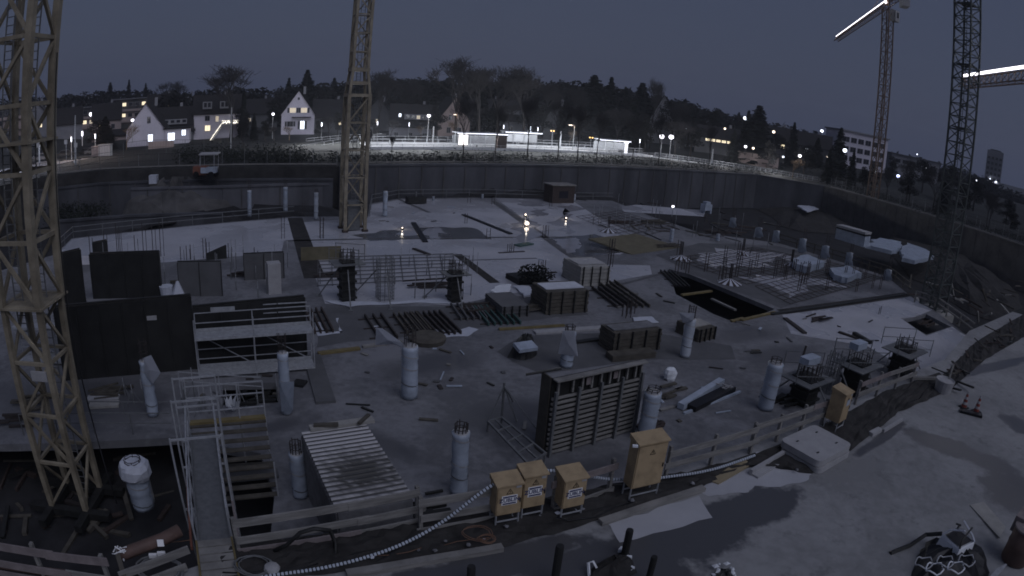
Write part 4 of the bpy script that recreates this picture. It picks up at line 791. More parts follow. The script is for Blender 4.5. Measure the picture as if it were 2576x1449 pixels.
#@@P5
# ---------------------------------------------------------------- tower cranes
def mast_section(mb, dg, c, rz, z0, z1, w, ch, step, br, flip=0):
    R = Matrix.Rotation(rz, 3, 'Z'); cs = [Vector(c)+R @ Vector((x*w/2, y*w/2, 0)) for x, y in ((-1, -1), (1, -1), (1, 1), (-1, 1))]
    for q in cs: mb.bar((q.x, q.y, z0), (q.x, q.y, z1), ch, up=R @ Vector((1, 0, 0)))
    n = max(1, round((z1-z0)/step)); hgt = (z1-z0)/n
    for i in range(n):
        za, zb = z0+i*hgt, z0+(i+1)*hgt
        for k in range(4):
            a, b = cs[k], cs[(k+1) % 4]
            dg.bar((a.x, a.y, zb), (b.x, b.y, zb), br*1.1)
            if (i+flip) % 2: a, b = b, a
            dg.bar((a.x, a.y, za), (b.x, b.y, zb), br)
def ladder(mb, c, rz, z0, z1, off, w=.4):
    R = Matrix.Rotation(rz, 3, 'Z'); a = Vector(c)+R @ Vector((off[0]-w/2, off[1], 0)); b = Vector(c)+R @ Vector((off[0]+w/2, off[1], 0))
    for q in (a, b): mb.bar((q.x, q.y, z0), (q.x, q.y, z1), .05)
    z = z0
    while z < z1: mb.bar((a.x, a.y, z), (b.x, b.y, z), .03); z += .3
# near mast at the left
c1 = P(196, 1262, -5.2); rz1 = math.radians(12)
r_ = root('tower_crane', tuple(c1), 'near yellow lattice mast of a tower crane at the left edge', 'tower crane', 'tower cranes')
ch, dg, ld = MB(), MB(), MB(); CX = (c1.x, c1.y, 0)
mast_section(ch, dg, CX, rz1, c1.z+.3, 3.4, 1.72, .22, 2.1, .11); mast_section(ch, dg, CX, rz1, 3.4, 24, 1.82, .28, 2.2, .13, 1)
ch.build('chords', 'crane_yellow', r_); dg.build('bracing', 'crane_yellow', r_)
ladder(ld, CX, rz1, c1.z+.5, 22, (.35, .3)); ladder(ld, CX, rz1, 2, 22, (-.5, -.2)); ld.build('ladder', 'galv_dark', r_)
for k, z in enumerate((3.4, 9.)):
    m = MB(); m.box((c1.x, c1.y, z), (2.2, 2.2, .08), rz1); m.build('landing', 'crane_yellow', r_)
m = MB(); R_ = Matrix.Rotation(rz1, 3, 'Z')
for s in (-1, 1):
    a = Vector(CX)+R_ @ Vector((-2.0, s*.9, 0)); b = Vector(CX)+R_ @ Vector((2.0, s*.9, 0)); m.bar((a.x, a.y, c1.z+.15), (b.x, b.y, c1.z+.15), .35, .3)
    a = Vector(CX)+R_ @ Vector((s*.9, -2.0, 0)); b = Vector(CX)+R_ @ Vector((s*.9, 2.0, 0)); m.bar((a.x, a.y, c1.z+.16), (b.x, b.y, c1.z+.16), .35, .3)
m.build('base_frame', 'darkmetal', r_)
m = MB(); q = Vector(CX)+R_ @ Vector((.35, -.95, 0)); m.box((q.x, q.y, .9), (.75, .06, .38), rz1); m.build('sign_plate', 'conpale', r_)
m = MB(); q = Vector(CX)+R_ @ Vector((.9, .9, 0)); m.path([(q.x+.2, q.y, 12), (q.x+.25, q.y, 2), (q.x+.5, q.y, -2), (q.x+1.4, q.y-.8, c1.z+.3)], .03, 5); m.build('cable', 'black', r_)
# middle crane
c2 = P(887, 578, -3); CX = (c2.x, c2.y, 0); rz2 = math.radians(28); zj = hz(c2, 178)
r_ = root('tower_crane', tuple(c2), 'yellow lattice mast rising in the middle distance from the pale slab', 'tower crane', 'tower cranes'); ch, dg = MB(), MB()
mast_section(ch, dg, CX, rz2, c2.z, zj-2.4, 2.0, .32, 2.9, .13); 
mast_section(ch, dg, CX, rz2, zj, zj+24, 1.45, .26, 1.9, .11)
ch.build('chords', 'crane_yellow', r_); dg.build('bracing', 'crane_yellow', r_)
m = MB(); R_ = Matrix.Rotation(rz2, 3, 'Z')
for x, y in ((-1, -1), (1, -1), (1, 1), (-1, 1)):
    a = Vector(CX)+R_ @ Vector((x*1.0, y*1.0, 0)); b = Vector(CX)+R_ @ Vector((x*.72, y*.72, 0)); m.bar((a.x, a.y, zj-2.4), (b.x, b.y, zj), .24)
m.box((c2.x, c2.y, zj-2.4), (2.3, 2.3, .3), rz2); m.box((c2.x, c2.y, zj+.1), (1.8, 1.8, .35), rz2); m.box((c2.x, c2.y, zj-1.2), (1.9, 1.9, .3), rz2); m.build('mast_adapter', 'crane_yellow', r_)
m = MB(); m.box((c2.x, c2.y, c2.z+1.5), (1.2, 1.2, 2.8), rz2); ladder(m, CX, rz2, -3, 25, (0, 0)); m.build('ladder', 'galv_dark', r_)
for x, y in ((-1, -1), (1, -1), (1, 1), (-1, 1)):
    a = Vector(CX)+R_ @ Vector((x*1.0, y*1.0, 0)); m = MB(); m.box((a.x, a.y, -2.9), (.55, .55, .2), rz2); m.build('foot', 'rust', r_)
# green mast at the right
c3 = P(2340, 800, -4.2); CX = (c3.x, c3.y, 0); rz3 = math.radians(20)
r_ = root('tower_crane', tuple(c3), 'dark green lattice mast with a cage-like skin near the right edge', 'tower crane', 'tower cranes'); ch, dg = MB(), MB()
zz = c3.z; k = 0
while zz < 36: mast_section(ch, dg, CX, rz3, zz, zz+2.4, 2.0, .17, 1.2, .08, k % 2); zz += 2.4; k += 1
ch.build('chords', 'crane_green', r_); dg.build('bracing', 'crane_green', r_); m = MB(); ladder(m, CX, rz3, -3, 34, (0, .2)); m.build('ladder', 'crane_green', r_)
m = MB()
for z in (8, 14, 20, 26): m.box((c3.x, c3.y, z), (1.7, 1.7, .08), rz3)
m.split('landing', 'crane_green', r_)
m = MB(); m.box((c3.x, c3.y, c3.z+.4), (3.6, 3.6, .8), rz3); m.build('ballast_base', 'conside', r_)
def jib(r_, a, b, name='jib', w=1.1, h=1.2, mt='crane_rust', led=True, n=None, ledoff=.0, ledr=.16):
    a = Vector(a); b = Vector(b); d = (b-a).normalized(); s = d.cross(Z1).normalized(); L = (b-a).length; n = n or int(L/1.8); ch, dg = MB(), MB()
    A = lambda t, k: a+d*L*t+((s*w/2, -s*w/2, Z1*h)[k])
    for k in range(3): ch.bar(A(0, k), A(1, k), .14)
    for i in range(n):
        t0, t1 = i/n, (i+1)/n; tm = (t0+t1)/2
        for k in (0, 1): dg.bar(A(t0, k), A(tm, 2), .07); dg.bar(A(tm, 2), A(t1, k), .07)
        dg.bar(A(t0, 0), A(t0, 1), .07)
    J = ch.build(name, mt, r_); dg.build('bracing', mt, J)
    if led:
        m = MB(); m.bar(A(.0, 2)+Z1*(.15+ledoff), A(1, 2)+Z1*(.15+ledoff), ledr, ledr); m.build('light_chain', 'craneled', J)
    return J
# far rusty crane with lit jib
c4 = far(2196, 470, 128); c4.z = ter(c4.x, c4.y)
topz = None
c4b = far(2234, 22, 128)
c4 = Vector((c4b.x, c4b.y, ter(c4b.x, c4b.y))); CX = (c4.x, c4.y, 0)
r_ = root('tower_crane', tuple(c4), 'far rusty-brown crane whose jib carries a white chain of lights', 'tower crane', 'tower cranes'); ch, dg = MB(), MB()
mast_section(ch, dg, CX, .4, c4.z, c4b.z, 1.7, .22, 2.2, .09); ch.build('chords', 'crane_rust', r_); dg.build('bracing', 'crane_rust', r_)
zt = c4b.z; tipz = zt+.6
tip = far(2103, 104, 1.); v = (tip-Vector((0, 0, H))); 
# the jib is level: find the point on the tip ray at jib height
t = (tipz-H)/v.z; tip = Vector((0, 0, H))+v*t
J = jib(r_, (c4.x, c4.y, tipz), tip, w=1.3, h=1.3, ledr=.22)
v2 = (Vector((c4.x, c4.y, 0))-Vector((tip.x, tip.y, 0))).normalized(); jib(r_, (c4.x, c4.y, tipz), Vector((c4.x, c4.y, tipz))+v2*14, 'counter_jib', led=False)
m = MB(); q = Vector((c4.x, c4.y, tipz))+v2*12; m.box(q-Z1*1.2, (2.4, 1.4, 2.4), math.atan2(v2.y, v2.x)); m.build('counterweight', 'conpale', r_)
m = MB(); m.bar((c4.x, c4.y, tipz), (c4.x, c4.y, tipz+5), .5); m.bar((c4.x, c4.y, tipz+5), Vector((c4.x, c4.y, tipz+1))-v2*16, .08); m.bar((c4.x, c4.y, tipz+5), q, .08); m.build('tower_top', 'crane_rust', r_)
m = MB(); q = Vector((c4.x, c4.y, zt-1.3))+Vector((1.3, -.6, 0)); m.box(q, (1.5, 1.5, 2.2), .4); cb = m.build('cab', 'conpale', r_); m = MB(); m.box(q+Vector((0, -.77, .2)), (1.1, .04, 1.1), 0); m.build('cab_window', 'window', cb)
m = MB(); m.lathe((c4.x-.6, c4.y, tipz+.6), [(.15, -.2), (.28, 0), (.15, .2)], 8); m.build('flood_lamp', 'lampwhite', r_)
# crane beyond the right edge: only its lit jib reaches the picture
c5 = Vector((122, 40, -2)); tipd = far(2420, 221, 1.)-Vector((0, 0, H)); b5d = far(2700, 196, 1.)-Vector((0, 0, H))
tip = Vector((0, 0, H))+tipd*(95/math.hypot(tipd.x, tipd.y)); zj5 = tip.z; b5 = Vector((0, 0, H))+b5d*((zj5-H)/b5d.z); d5 = (b5-tip).normalized(); base5 = tip+d5*52
r_ = root('tower_crane', (base5.x, base5.y, -2.), 'crane beyond the right edge, its jib topped by a white chain of lights', 'tower crane', 'tower cranes'); ch, dg = MB(), MB()
mast_section(ch, dg, (base5.x, base5.y, 0), .3, -2, zj5, 1.9, .24, 2.4, .1); ch.build('chords', 'crane_rust', r_); dg.build('bracing', 'crane_rust', r_)
jib(r_, base5, tip, w=1.3, h=1.3, ledr=.3, ledoff=.3); jib(r_, base5, base5+d5*13, 'counter_jib', led=False); m = MB(); m.box(base5+d5*11-Z1*1.2, (2.2, 1.4, 2.4)); m.build('counterweight', 'conpale', r_)
#@@P6
# ---------------------------------------------------------------- columns wrapped in sheeting
def column(x, yb, yt, w, label, ybar=None, z=-3., kind='wrap', lean=0., flap=None, group='concrete columns wrapped in plastic', n=12, bars=6, hood=None):
    """x,yb foot; yt top of the shaft; w width in photo pixels"""
    b = P(x, yb, z); zt = hz(b, yt); dist = (b-Vector((0, 0, H))).length; R = w/2*dist/(LF/SC)
    ro = root('wrapped_column' if kind == 'wrap' else 'column', tuple(b), label, 'column', group); r = random.Random(int(x*7+yb)); m = MB(); prof = []
    k = 14
    for i in range(k+1): prof.append((R*(.86 if kind == 'wrap' else 1), (zt-z)*i/k))
    m.lathe(b, prof, n); m.build('shaft', 'conpale' if kind != 'thin' else 'wallcon_pale', ro, True)
    if kind in ('wrap',):
        m = MB(); prof = [(R*r.uniform(.96, 1.05), (zt-z)*(.02+.965*i/k)) for i in range(k+1)]; o0 = len(m.v); m.lathe(b, prof, n)
        m.v = [(v[0]+r.uniform(-.018, .018), v[1]+r.uniform(-.018, .018), v[2]) for v in m.v]; m.build('plastic_wrap', 'wrap' if int(x) % 3 else 'wrap_pale', ro, True)
        for f in (r.uniform(.15, .3), r.uniform(.5, .6), r.uniform(.78, .9)): m = MB(); m.tube(b+Z1*(zt-z)*f, b+Vector((.01, 0, (zt-z)*f+.05)), R*1.06, R*1.06, n, caps=False); m.build('tape', 'conpale' if f > .5 else 'galv_dark', ro)
    if ybar:
        zb = hz(b, ybar); m = MB()
        for i in range(bars):
            a = 6.283*i/bars; q = b+Vector((math.cos(a)*R*.7, math.sin(a)*R*.7, 0)); m.bar((q.x, q.y, zt-.1), (q.x+r.uniform(-.03, .03), q.y, zb-r.uniform(0, .12)), .028)
        for f in (.35, .75):
            q = zt+(zb-zt)*f; rg = [Vector((b.x+R*.74*math.cos(i*.785), b.y+R*.74*math.sin(i*.785), q)) for i in range(8)]
            for i in range(8): m.bar(rg[i], rg[(i+1) % 8], .02)
        m.build('starter_bars', 'rebar', ro)
    if flap:
        for (pts, mt) in flap: m = MB(); cloth(m, pts, b, r); m.build('loose_sheet', mt, ro)
    if hood: m = MB(); m.lathe((b.x, b.y, zt-hood), [(R*1.2, 0), (R*1.4, hood*.25), (R*1.38, hood*.8), (R*1.15, hood*1.08), (R*.5, hood*1.15)], 12); m.v = [(v[0]+r.uniform(-.04, .04), v[1]+r.uniform(-.04, .04), v[2]+r.uniform(-.05, .05)) for v in m.v]; m.build('hood', 'whitecloth', ro)
    return ro
def cloth(m, pts, b, r, thick=.02):
    """a sheet drawn through photo points that hang in the plane of b facing the camera"""
    Y = math.hypot(b[0], b[1])-.35; q = [far(x, y, Y+dz) for x, y, dz in pts]; n = len(q); c = sum(q, Vector())/n; c = c+Vector((0, -.12, 0)); a = len(m.v)
    m.v += [tuple(v) for v in q]+[tuple(c)]
    for i in range(n): m.f.append((a+i, a+(i+1) % n, a+n)); m.mi.append(0); m.f.append((a+n, a+(i+1) % n, a+i)); m.mi.append(0)
column(386, 1045, 905, 30, 'wrapped column with a white sheet flapping at its top, before the black wall', 850, flap=[([(362, 900, 0), (380, 893, 0), (404, 938, 0), (384, 966, 0), (364, 940, 0)], 'whitecloth')], bars=4)
column(722, 1040, 885, 27, 'slender wrapped column with a baggy foot, before the right end of the scaffold', 836, bars=5, flap=[([(704, 962, 0), (740, 960, 0), (737, 1032, 0), (708, 1036, 0)], 'wrap')])
column(1030, 1000, 868, 41, 'thick wrapped column with a white sheet blown off to its left', 812, flap=[([(946, 824, .6), (962, 826, .5), (1012, 862, 0), (1016, 876, 0), (990, 866, .3), (944, 868, .6)], 'whitecloth')])
column(1424, 922, 832, 33, 'wrapped column with a flared white skirt, behind the big formwork panel', 815, flap=[([(1416, 832, 0), (1446, 832, 0), (1454, 896, 0), (1404, 890, 0)], 'whitecloth')])
column(1722, 898, 800, 27, 'wrapped column with a collar-like flared top, right of the dark crate', 765, flap=[([(1708, 786, 0), (1748, 788, 0), (1744, 808, 0), (1718, 812, 0)], 'whitecloth')])
column(1154, 1240, 1085, 42, 'wrapped column standing alone right of the corrugated container', 1062, bars=10)
column(757, 1248, 1138, 38, 'wrapped column close to the left side of the corrugated container', 1104, bars=10)
column(1622, 1105, 985, 44, 'wrapped column right beside the big formwork panel', 972)
column(1925, 1028, 912, 40, 'leaning-looking wrapped column between the formwork panel and the tall dark column forms', 898)
column(362, 1275, 1165, 58, 'wrapped column with a big white hood over its head, right of the near yellow mast', 1150, z=-4.2, hood=.6)
column(380, 1262, 1168, 22, 'thin grey tube column against the hooded column', None, z=-4.2, kind='plain', group='bare columns')
for x, yb, yt, w, yr, l in ((628, 545, 478, 11, 447, 'far pale column, first from the left of the three before the low pale wall'), (718, 532, 470, 12, 448, 'far pale column, middle one of the three before the low pale wall'), (795, 552, 484, 11, 474, 'far pale column just left of the middle crane'),
      (968, 545, 480, 12, 468, 'far pale column just right of the middle crane'), (1090, 505, 494, 6, 488, 'short far column at the far edge of the pale slab'), (1213, 500, 488, 6, 470, 'tiny far column right of the small pump on the pale slab'),
      (1443, 505, 488, 9, 478, 'far column beside the brown site hut'), (1843, 572, 548, 12, 522, 'tapering wrapped column in the dark zone, first of the right-hand row'), (1908, 598, 572, 14, 545, 'tapering wrapped column, second of the right-hand row'),
      (1952, 610, 580, 12, 556, 'tapering wrapped column, third of the right-hand row'), (2018, 636, 600, 13, 572, 'tapering wrapped column, fourth of the right-hand row'), (2075, 650, 618, 14, 590, 'tapering wrapped column with a bulging sack, fifth of the right-hand row'),
      (2135, 670, 635, 12, 612, 'wrapped column under the white lidded container'), (2232, 706, 678, 14, 640, 'wrapped column at the end of the right-hand row, below the white tarpaulin'), (1688, 608, 575, 10, 548, 'thin column at the left of the dark gap on the right'),
      (1805, 605, 588, 10, 572, 'thin column right of the dark gap')):
    column(x, yb, yt, w, l, yr, n=8, bars=4, group='far columns', flap=[([(x-w*.45, yt, 0), (x+w*.45, yt, 0), (x+w*.9, yb-2, 0), (x-w*.9, yb-2, 0)], 'wrap')] if 1800 < x and x != 1805 else None)
# ---------------------------------------------------------------- starter bars and posts on the slabs
def bars(x, yb, yt, label, n=4, s=.35, plate=False, mt='rebar', thick=.045, z=-3.):
    b = P(x, yb, z); zt = hz(b, yt); ro = root('starter_bars', tuple(b), label, 'rebar', 'rebar stubs on the slabs'); m = MB(); r = random.Random(int(x+yb))
    for i in range(n): q = b+U*s*((i % 2)-.5)+V*s*((i//2)/max(1, (n//2-1)) if n > 2 else 0); m.bar(q, (q.x+r.uniform(-.02, .02), q.y, zt-r.uniform(0, .15)), thick)
    m.split('rebar', mt, ro); m = MB(); k = int((zt-z)/.35)
    for j in range(1, k): 
        m.bar(b+U*s*.5+Z1*(j*.35), b-U*s*.5+Z1*(j*.35), .02)
    if plate: m.box(b+Z1*.03, (2.6, .25, .06), AZ)
    if m.v: m.split('tie', mt, ro)
for a in ((1365, 688, 654, 'twin rebar stub on a plank, just left of the blurred truck-sized stack', 4, .4, True), (1287, 635, 612, 'twin rebar stub on a plank in the middle of the pale slab', 4, .4, True), (1323, 575, 542, 'dark stub beside the brightest puddle reflection', 4, .4), (1374, 598, 566, 'dark stub right of the brightest puddle reflection', 4, .4),
      (1172, 562, 535, 'dark post at the edge of the dark wet patch', 2, .25), (1228, 600, 572, 'thin twin bars at the right tip of the dark wet patch', 2, .4), (1537, 672, 600, 'tall thin bars at the right tip of the pale slab', 4, .3), (764, 545, 505, 'thin post at the left of the middle crane', 2, .3), (810, 600, 545, 'cluster of bars left of the middle crane foot', 4, .3),
      (712, 600, 545, 'bars at the right corner of the left pale slab', 2, .3), (1590, 790, 748, 'bars standing behind the dark slatted crate', 4, .4), (1580, 800, 765, 'short bars left of those behind the dark slatted crate', 4, .4), (2212, 790, 770, 'small stub on the right-hand pale slab', 2, .3), (1180, 510, 495, 'far stub on the pale slab right of the pump', 2, .4),
      (1385, 520, 490, 'far stub left of the brown hut', 2, .4), (1240, 515, 495, 'far stub at the head of the long joint', 2, .4), (1775, 560, 540, 'stub on the dark zone below the white chair-like block', 2, .4)):
    bars(*a)
r = random.Random(3)
NAMES = ['beside the left black panel', 'over the left end of the black wall', 'before the slanting dark board', 'near the white bucket', 'left of the tall white post', 'by the slab edge', 'in the gap of the walls', 'over the left room']
k = 0
for x, y0, y1 in ((300, 640, 578), (341, 650, 592), (362, 650, 560), (386, 650, 565), (455, 655, 620), (470, 655, 618), (480, 652, 615), (512, 650, 600), (519, 650, 600), (547, 640, 575) if 0 else (405, 645, 555), (575, 648, 612), (640, 650, 622), (228, 650, 590), (265, 650, 580), (297, 660, 560)):
    b = P(x, y0, -3); zt = hz(b, y1); ro = root('starter_bars', tuple(b), ('thin upright rebar rod, number %d counted from the near yellow mast' % (k+1)) if 0 else 'thin upright rebar rod standing before the left pale slab', 'rebar', 'rods before the left pale slab'); m = MB(); m.bar(b, (b.x, b.y, zt), .06); m.bar(b+U*.3, (b.x+.26, b.y+.15, zt-.3), .045); m.split('rebar', 'rebar', ro); k += 1
# rebar forest on the right
ro = None
m0 = None
for i in range(46):
    x = r.uniform(1690, 2230); t = (x-1690)/540; y = r.uniform(640+30*t, 700+40*t) if x < 2000 else r.uniform(660+40*t*.5, 745-12*t); b = P(x, y, -3); zt = -3+r.uniform(1.0, 1.9); m = MB()
    m.bar(b, (b.x, b.y, zt), .05)
    m.bar(b+U*.35, (b.x+.3, b.y+.17, zt-.1), .05)
    o = thing('rebar_rods', m, 'rust' if i % 3 else 'rebar', 'pair of %s rods on the mesh-covered slab, %s' % ('rusty' if i % 3 else 'dark', 'at its left corner' if x < 1800 else 'before the sacks' if x < 1980 else 'round the left sack pile' if x < 2080 else 'at its right end'), 'rebar', 'rods on the mesh-covered slab')
# reinforcement mats: grids of bars lying on the right slab
def grid(name, corners, du, label, z=-2.9, mt='rust', th=.035):
    A, B, C, D = [P(x, y, z) for x, y in corners]; m = MB(); n1 = max(2, int((B-A).length/du)); n2 = max(2, int((D-A).length/du))
    for i in range(n1+1): m.bar(A.lerp(B, i/n1), D.lerp(C, i/n1), th)
    for i in range(n2+1): m.bar(A.lerp(D, i/n2)+Z1*th, B.lerp(C, i/n2)+Z1*th, th)
    return thing(name, m, mt, label, 'rebar mat', 'rebar mats')
grid('rebar_mat', [(1690, 650), (1900, 622), (2110, 665), (1880, 715)], .9, 'rusty reinforcing mat on the left part of the mesh-covered slab at the right')
grid('rebar_mat', [(1900, 720), (2120, 668), (2220, 700), (1990, 765)], .9, 'rusty reinforcing mat on the right part of the mesh-covered slab')
grid('rebar_mat', [(1450, 545), (1560, 530), (1700, 575), (1590, 600)], 1.2, 'dark reinforcing mat behind the ply ramp')
grid('rebar_mat', [(800, 650), (1140, 640), (1150, 700), (800, 720)], 1.1, 'dark battens in a loose grid on the pale slab behind the three column forms', -2.95, 'slab_dry', .06)
def reflection_standin(x, y, s, e, label):  # lamp added in place of a bright reflection on the wet slab
    p = P(x, y, -2.98); ro = root('added_reflection_lamp', tuple(p), label, 'work light', 'lamps added for reflections on the wet slab'); m = MB(); m.box(p+Z1*.06, (.3, .3, .1), AZ); m.build('foot', 'darkmetal', ro); m = MB(); m.lathe(p+Z1*.12, [(s*.6, 0), (s, s*.5), (s*.8, s*1.4), (s*.3, s*1.7)], 8); m.build('bulb', 'lampwarm', ro); point_light('lamp_light', p+Z1*(s*2+.35), e, (1, .9, .78), .1, ro)
reflection_standin(1325, 569, .24, 22, 'added lamp standing in for the brightest slab reflection, right of the long dark beam'); reflection_standin(1322, 544, .1, 9, 'smaller added lamp standing in for a slab reflection behind the bright one'); reflection_standin(1424, 552, .08, 8, 'faint added lamp for a reflection at the wet patch left of the striped collar'); reflection_standin(1012, 577, .06, 8, 'faint added lamp for a reflection on the dark wet patch near the middle crane')
# striped star-shaped collars
def collar(x, y, rad, label):
    b = P(x, y, -2.98); m = MB(); n = 20; V0 = [b+Z1*.45]
    for i in range(n): a = 6.283*i/n; V0.append(b+Vector((math.cos(a)*rad, math.sin(a)*rad, .02)))
    m.v += [tuple(v) for v in V0]
    for i in range(n): m.f.append((0, i+1, (i+1) % n+1)); m.mi.append(i % 2)
    r_ = root('column_collar', tuple(b), label, 'collar', 'striped collars round column stubs'); m.build('skirt', ['whitecloth', 'rust'], r_)
    m = MB()
    for i in range(4): m.bar(b+Vector((.15*(i % 2)-.07, .15*(i//2)-.07, .3)), b+Vector((.15*(i % 2)-.07, .15*(i//2)-.07, 1.7)), .05)
    m.build('starter_bars', 'rebar', r_)
collar(1835, 712, 1.1, 'striped star-shaped collar nearest the dark hole'); collar(1712, 652, 1.1, 'striped star-shaped collar at the left corner of the mesh-covered slab'); collar(1530, 582, 1.1, 'striped star-shaped collar at the top of the ply ramp'); collar(1868, 640, .9, 'small striped collar behind the mesh-covered slab'); collar(1990, 668, .9, 'small striped collar between the white sacks')
# ---------------------------------------------------------------- tall column forms
def colform(x, yb, yt, w, label, style='dark', prop=1):
    b = P(x, yb, -3); zt = hz(b, yt); dist = (b-Vector((0, 0, H))).length; W_ = w*dist/(LF/SC); r_ = root('column_form', tuple(b), label, 'column form', 'tall column forms'); R = random.Random(int(x))
    if style == 'dark':
        m = MB(); m.box(b+Z1*((zt-.9+3)/2), (W_*.8, W_*.8, zt-.9+3), AZ); m.build('panel', 'blackply', r_)
        m = MB(); z = -2.7
        while z < zt-.9:
            m.box((b.x, b.y, z), (W_, W_, .12), AZ); z += .55
        m.split('clamp', 'darkmetal', r_)
    m = MB(); e = W_*.36; z1 = zt
    for i in range(4):
        for j in range(4):
            if i in (0, 3) or j in (0, 3): q = b+U*e*(i/1.5-1)+V*e*(j/1.5-1); m.bar(q, (q.x, q.y, z1-R.uniform(0, .4)), .04)
    z = -2.9
    while z < zt-.2:
        for s in (-1, 1): m.bar(b+U*e-V*e*s*-1+Z1*(z+3), b-U*e-V*e*s*-1+Z1*(z+3), .025); m.bar(b+V*e+U*e*s+Z1*(z+3), b-V*e+U*e*s+Z1*(z+3), .025)
        z += .22 if style != 'dark' else .4
    m.build('rebar_cage', 'rebar' if style == 'dark' else 'galv_dark', r_)
    for s in ((-1, .2), (.4, -1))[:prop+1]: m = MB(); d = Vector((s[0], s[1], 0)).normalized(); m.tube(b+d*W_*.5+Z1*(zt+3)*.62, b+d*(W_*.5+1.6)+Z1*.05, .045, n=6); m.box(b+d*(W_*.5+1.6)+Z1*.03, (.3, .3, .06)); m.build('prop', 'galv_dark', r_)
    m = MB(); m.box((b.x, b.y, zt-1.), (W_*1.9, W_*1.5, .06), AZ)
    for s in (-1, 1):
        for t in (-1, 1): m.bar((b.x+s*W_*.9, b.y+t*W_*.7, zt-1), (b.x+s*W_*.9, b.y+t*W_*.7, zt+.1), .04)
        for hh in (.45, 1.05): m.bar((b.x-W_*.9, b.y+s*W_*.7, zt-1+hh), (b.x+W_*.9, b.y+s*W_*.7, zt-1+hh), .035)
    if style == 'dark': m.build('work_platform', 'galv_dark', r_)
    return r_
colform(873, 756, 622, 42, 'tall dark column form left of the pair on the pale slab'); colform(1142, 758, 650, 34, 'narrow tall dark column form on the pale slab, right of the bare rebar cage'); colform(968, 752, 640, 50, 'bare grey rebar cage standing between the two dark column forms', 'cage')
colform(2018, 1012, 905, 62, 'squat dark column form with a white top block, behind the tall yellow box', prop=2); colform(2142, 985, 872, 62, 'dark column form, middle one of the three by the right fence'); colform(2262, 938, 842, 58, 'dark column form furthest right of the three by the fence'); colform(2082, 985, 880, 44, 'grey rebar cage between two dark column forms by the right fence', 'cage')
for x, y, l in ((2038, 905, 'white foam block on top of the squat dark column form'), (2160, 868, 'white foam block on the middle dark column form')):
    b = far(x, y, math.hypot(*P(2018 if x < 2100 else 2142, 1012 if x < 2100 else 985, -3)[:2])-.3); m = MB(); m.box(b, (1.1, .6, .35), AZ); o = thing('foam_block', m, 'wrap', l, 'block', 'foam blocks')
m = MB(); m.tube(P(1985, 1000, -3), far(2028, 870, math.hypot(*P(2000, 1000, -3)[:2])), .06); thing('long_pole', m, 'rebar', 'long dark pole leaning at the squat column form', 'pole')
m = MB(); m.bar(P(2148, 838, -1.5), P(2190, 862, -1.5), .3, .2); thing('beam', m, 'darkmetal', 'short dark beam lying on top of the middle column form', 'beam')
# ---------------------------------------------------------------- black wall forms on the left
def wallform(x0, y0, x1, y1, ytop, label, th=.35, ribs=0, z=-3., mt='blackply', ytop1=None):
    a, b = P(x0, y0, z), P(x1, y1, z); zt = hz(a, ytop); z2 = hz(b, ytop1) if ytop1 else zt; ro = root('wall_form', tuple(a), label, 'wall form', 'black wall forms'); m = MB(); d = (b-a).normalized(); nrm = Vector((-d.y, d.x, 0))*th
    vv = [a, b, b+nrm, a+nrm]; vv = vv+[Vector((a.x, a.y, zt)), Vector((b.x, b.y, z2)), Vector((b.x+nrm.x, b.y+nrm.y, z2)), Vector((a.x+nrm.x, a.y+nrm.y, zt))]
    m.add(vv, [(0, 1, 5, 4), (1, 2, 6, 5), (2, 3, 7, 6), (3, 0, 4, 7), (4, 5, 6, 7), (3, 2, 1, 0)]); m.build('panel', mt, ro)
    m = MB(); L = (b-a).length; n = int(L/1.2)
    for i in range(n+1): q = a.lerp(b, i/n)-nrm*.12; m.bar(q+Z1*.02, (q.x, q.y, zt+(z2-zt)*i/n), .05)
    m.split('panel_joint', 'darkmetal', ro)
    m = MB(); m.bar(Vector((a.x, a.y, zt+.05))+nrm*.5, Vector((b.x, b.y, z2+.05))+nrm*.5, th*.4, .06); m.build('top_rail', 'darkmetal', ro); return ro
wallform(165, 958, 498, 928, 775, 'long black wall form with a small white sign, behind the near yellow mast'); wallform(500, 928, 772, 896, 775, 'black wall form behind the scaffold with the long white platform')
wallform(236, 752, 408, 748, 640, 'black wall form standing behind the long wall, between two rods'); wallform(165, 775, 216, 760, 640, 'narrow black wall form close right of the near yellow mast'); wallform(520, 655, 570, 650, 640, 'small slanting black board on the edge of the pale slab', th=.1, ytop1=618, z=-3.)
wallform(452, 745, 560, 745, 660, 'low dark form beside the white bucket in the left room', mt='slab_dry', th=.2); wallform(615, 705, 715, 700, 640, 'low dark form behind the tall white post', mt='slab_dry', th=.2)
wallform(236, 660, 272, 655, 612, 'small stepped black form with a pointed corner', ytop1=605); 
mb = MB(); b = P(690, 735, -3); zt = hz(b, 660); mb.box((b.x, b.y, (zt-3)/2), (.9, .9, zt+3), AZ); thing('white_post', mb, 'conpale', 'pale square concrete pier in the left room before the trench', 'pier')
for x, y, w, l in ((420, 748, 1.1, 'white bucket with a ragged bag beside the black wall form'), ):
    b = P(x, y, -3); m = MB(); m.lathe(b, [(.4, 0), (.5, .8)], 12); m.v = [(v[0], v[1], v[2]) for v in m.v]; m.lathe(b+Vector((.8, .3, 0)), [(.6, 0), (.35, .5), (.1, 1.1)], 7); thing('white_bag', m, 'whitecloth', l, 'bag')
for x, y, w, l in ((560, 778, 1.2, 'pale name board on top of the black wall form, beside the scaffold'), (375, 800, .8, 'small pale plate on the long black wall form')):
    q = far(x, y, math.hypot(*P(x, 935, -3)[:2])-.25); m = MB(); m.box(q, (w, .05, .22), AZ*.8); thing('sign_plate', m, 'conpale' if w < 1 else 'galv', l, 'sign', 'plates on the black wall')
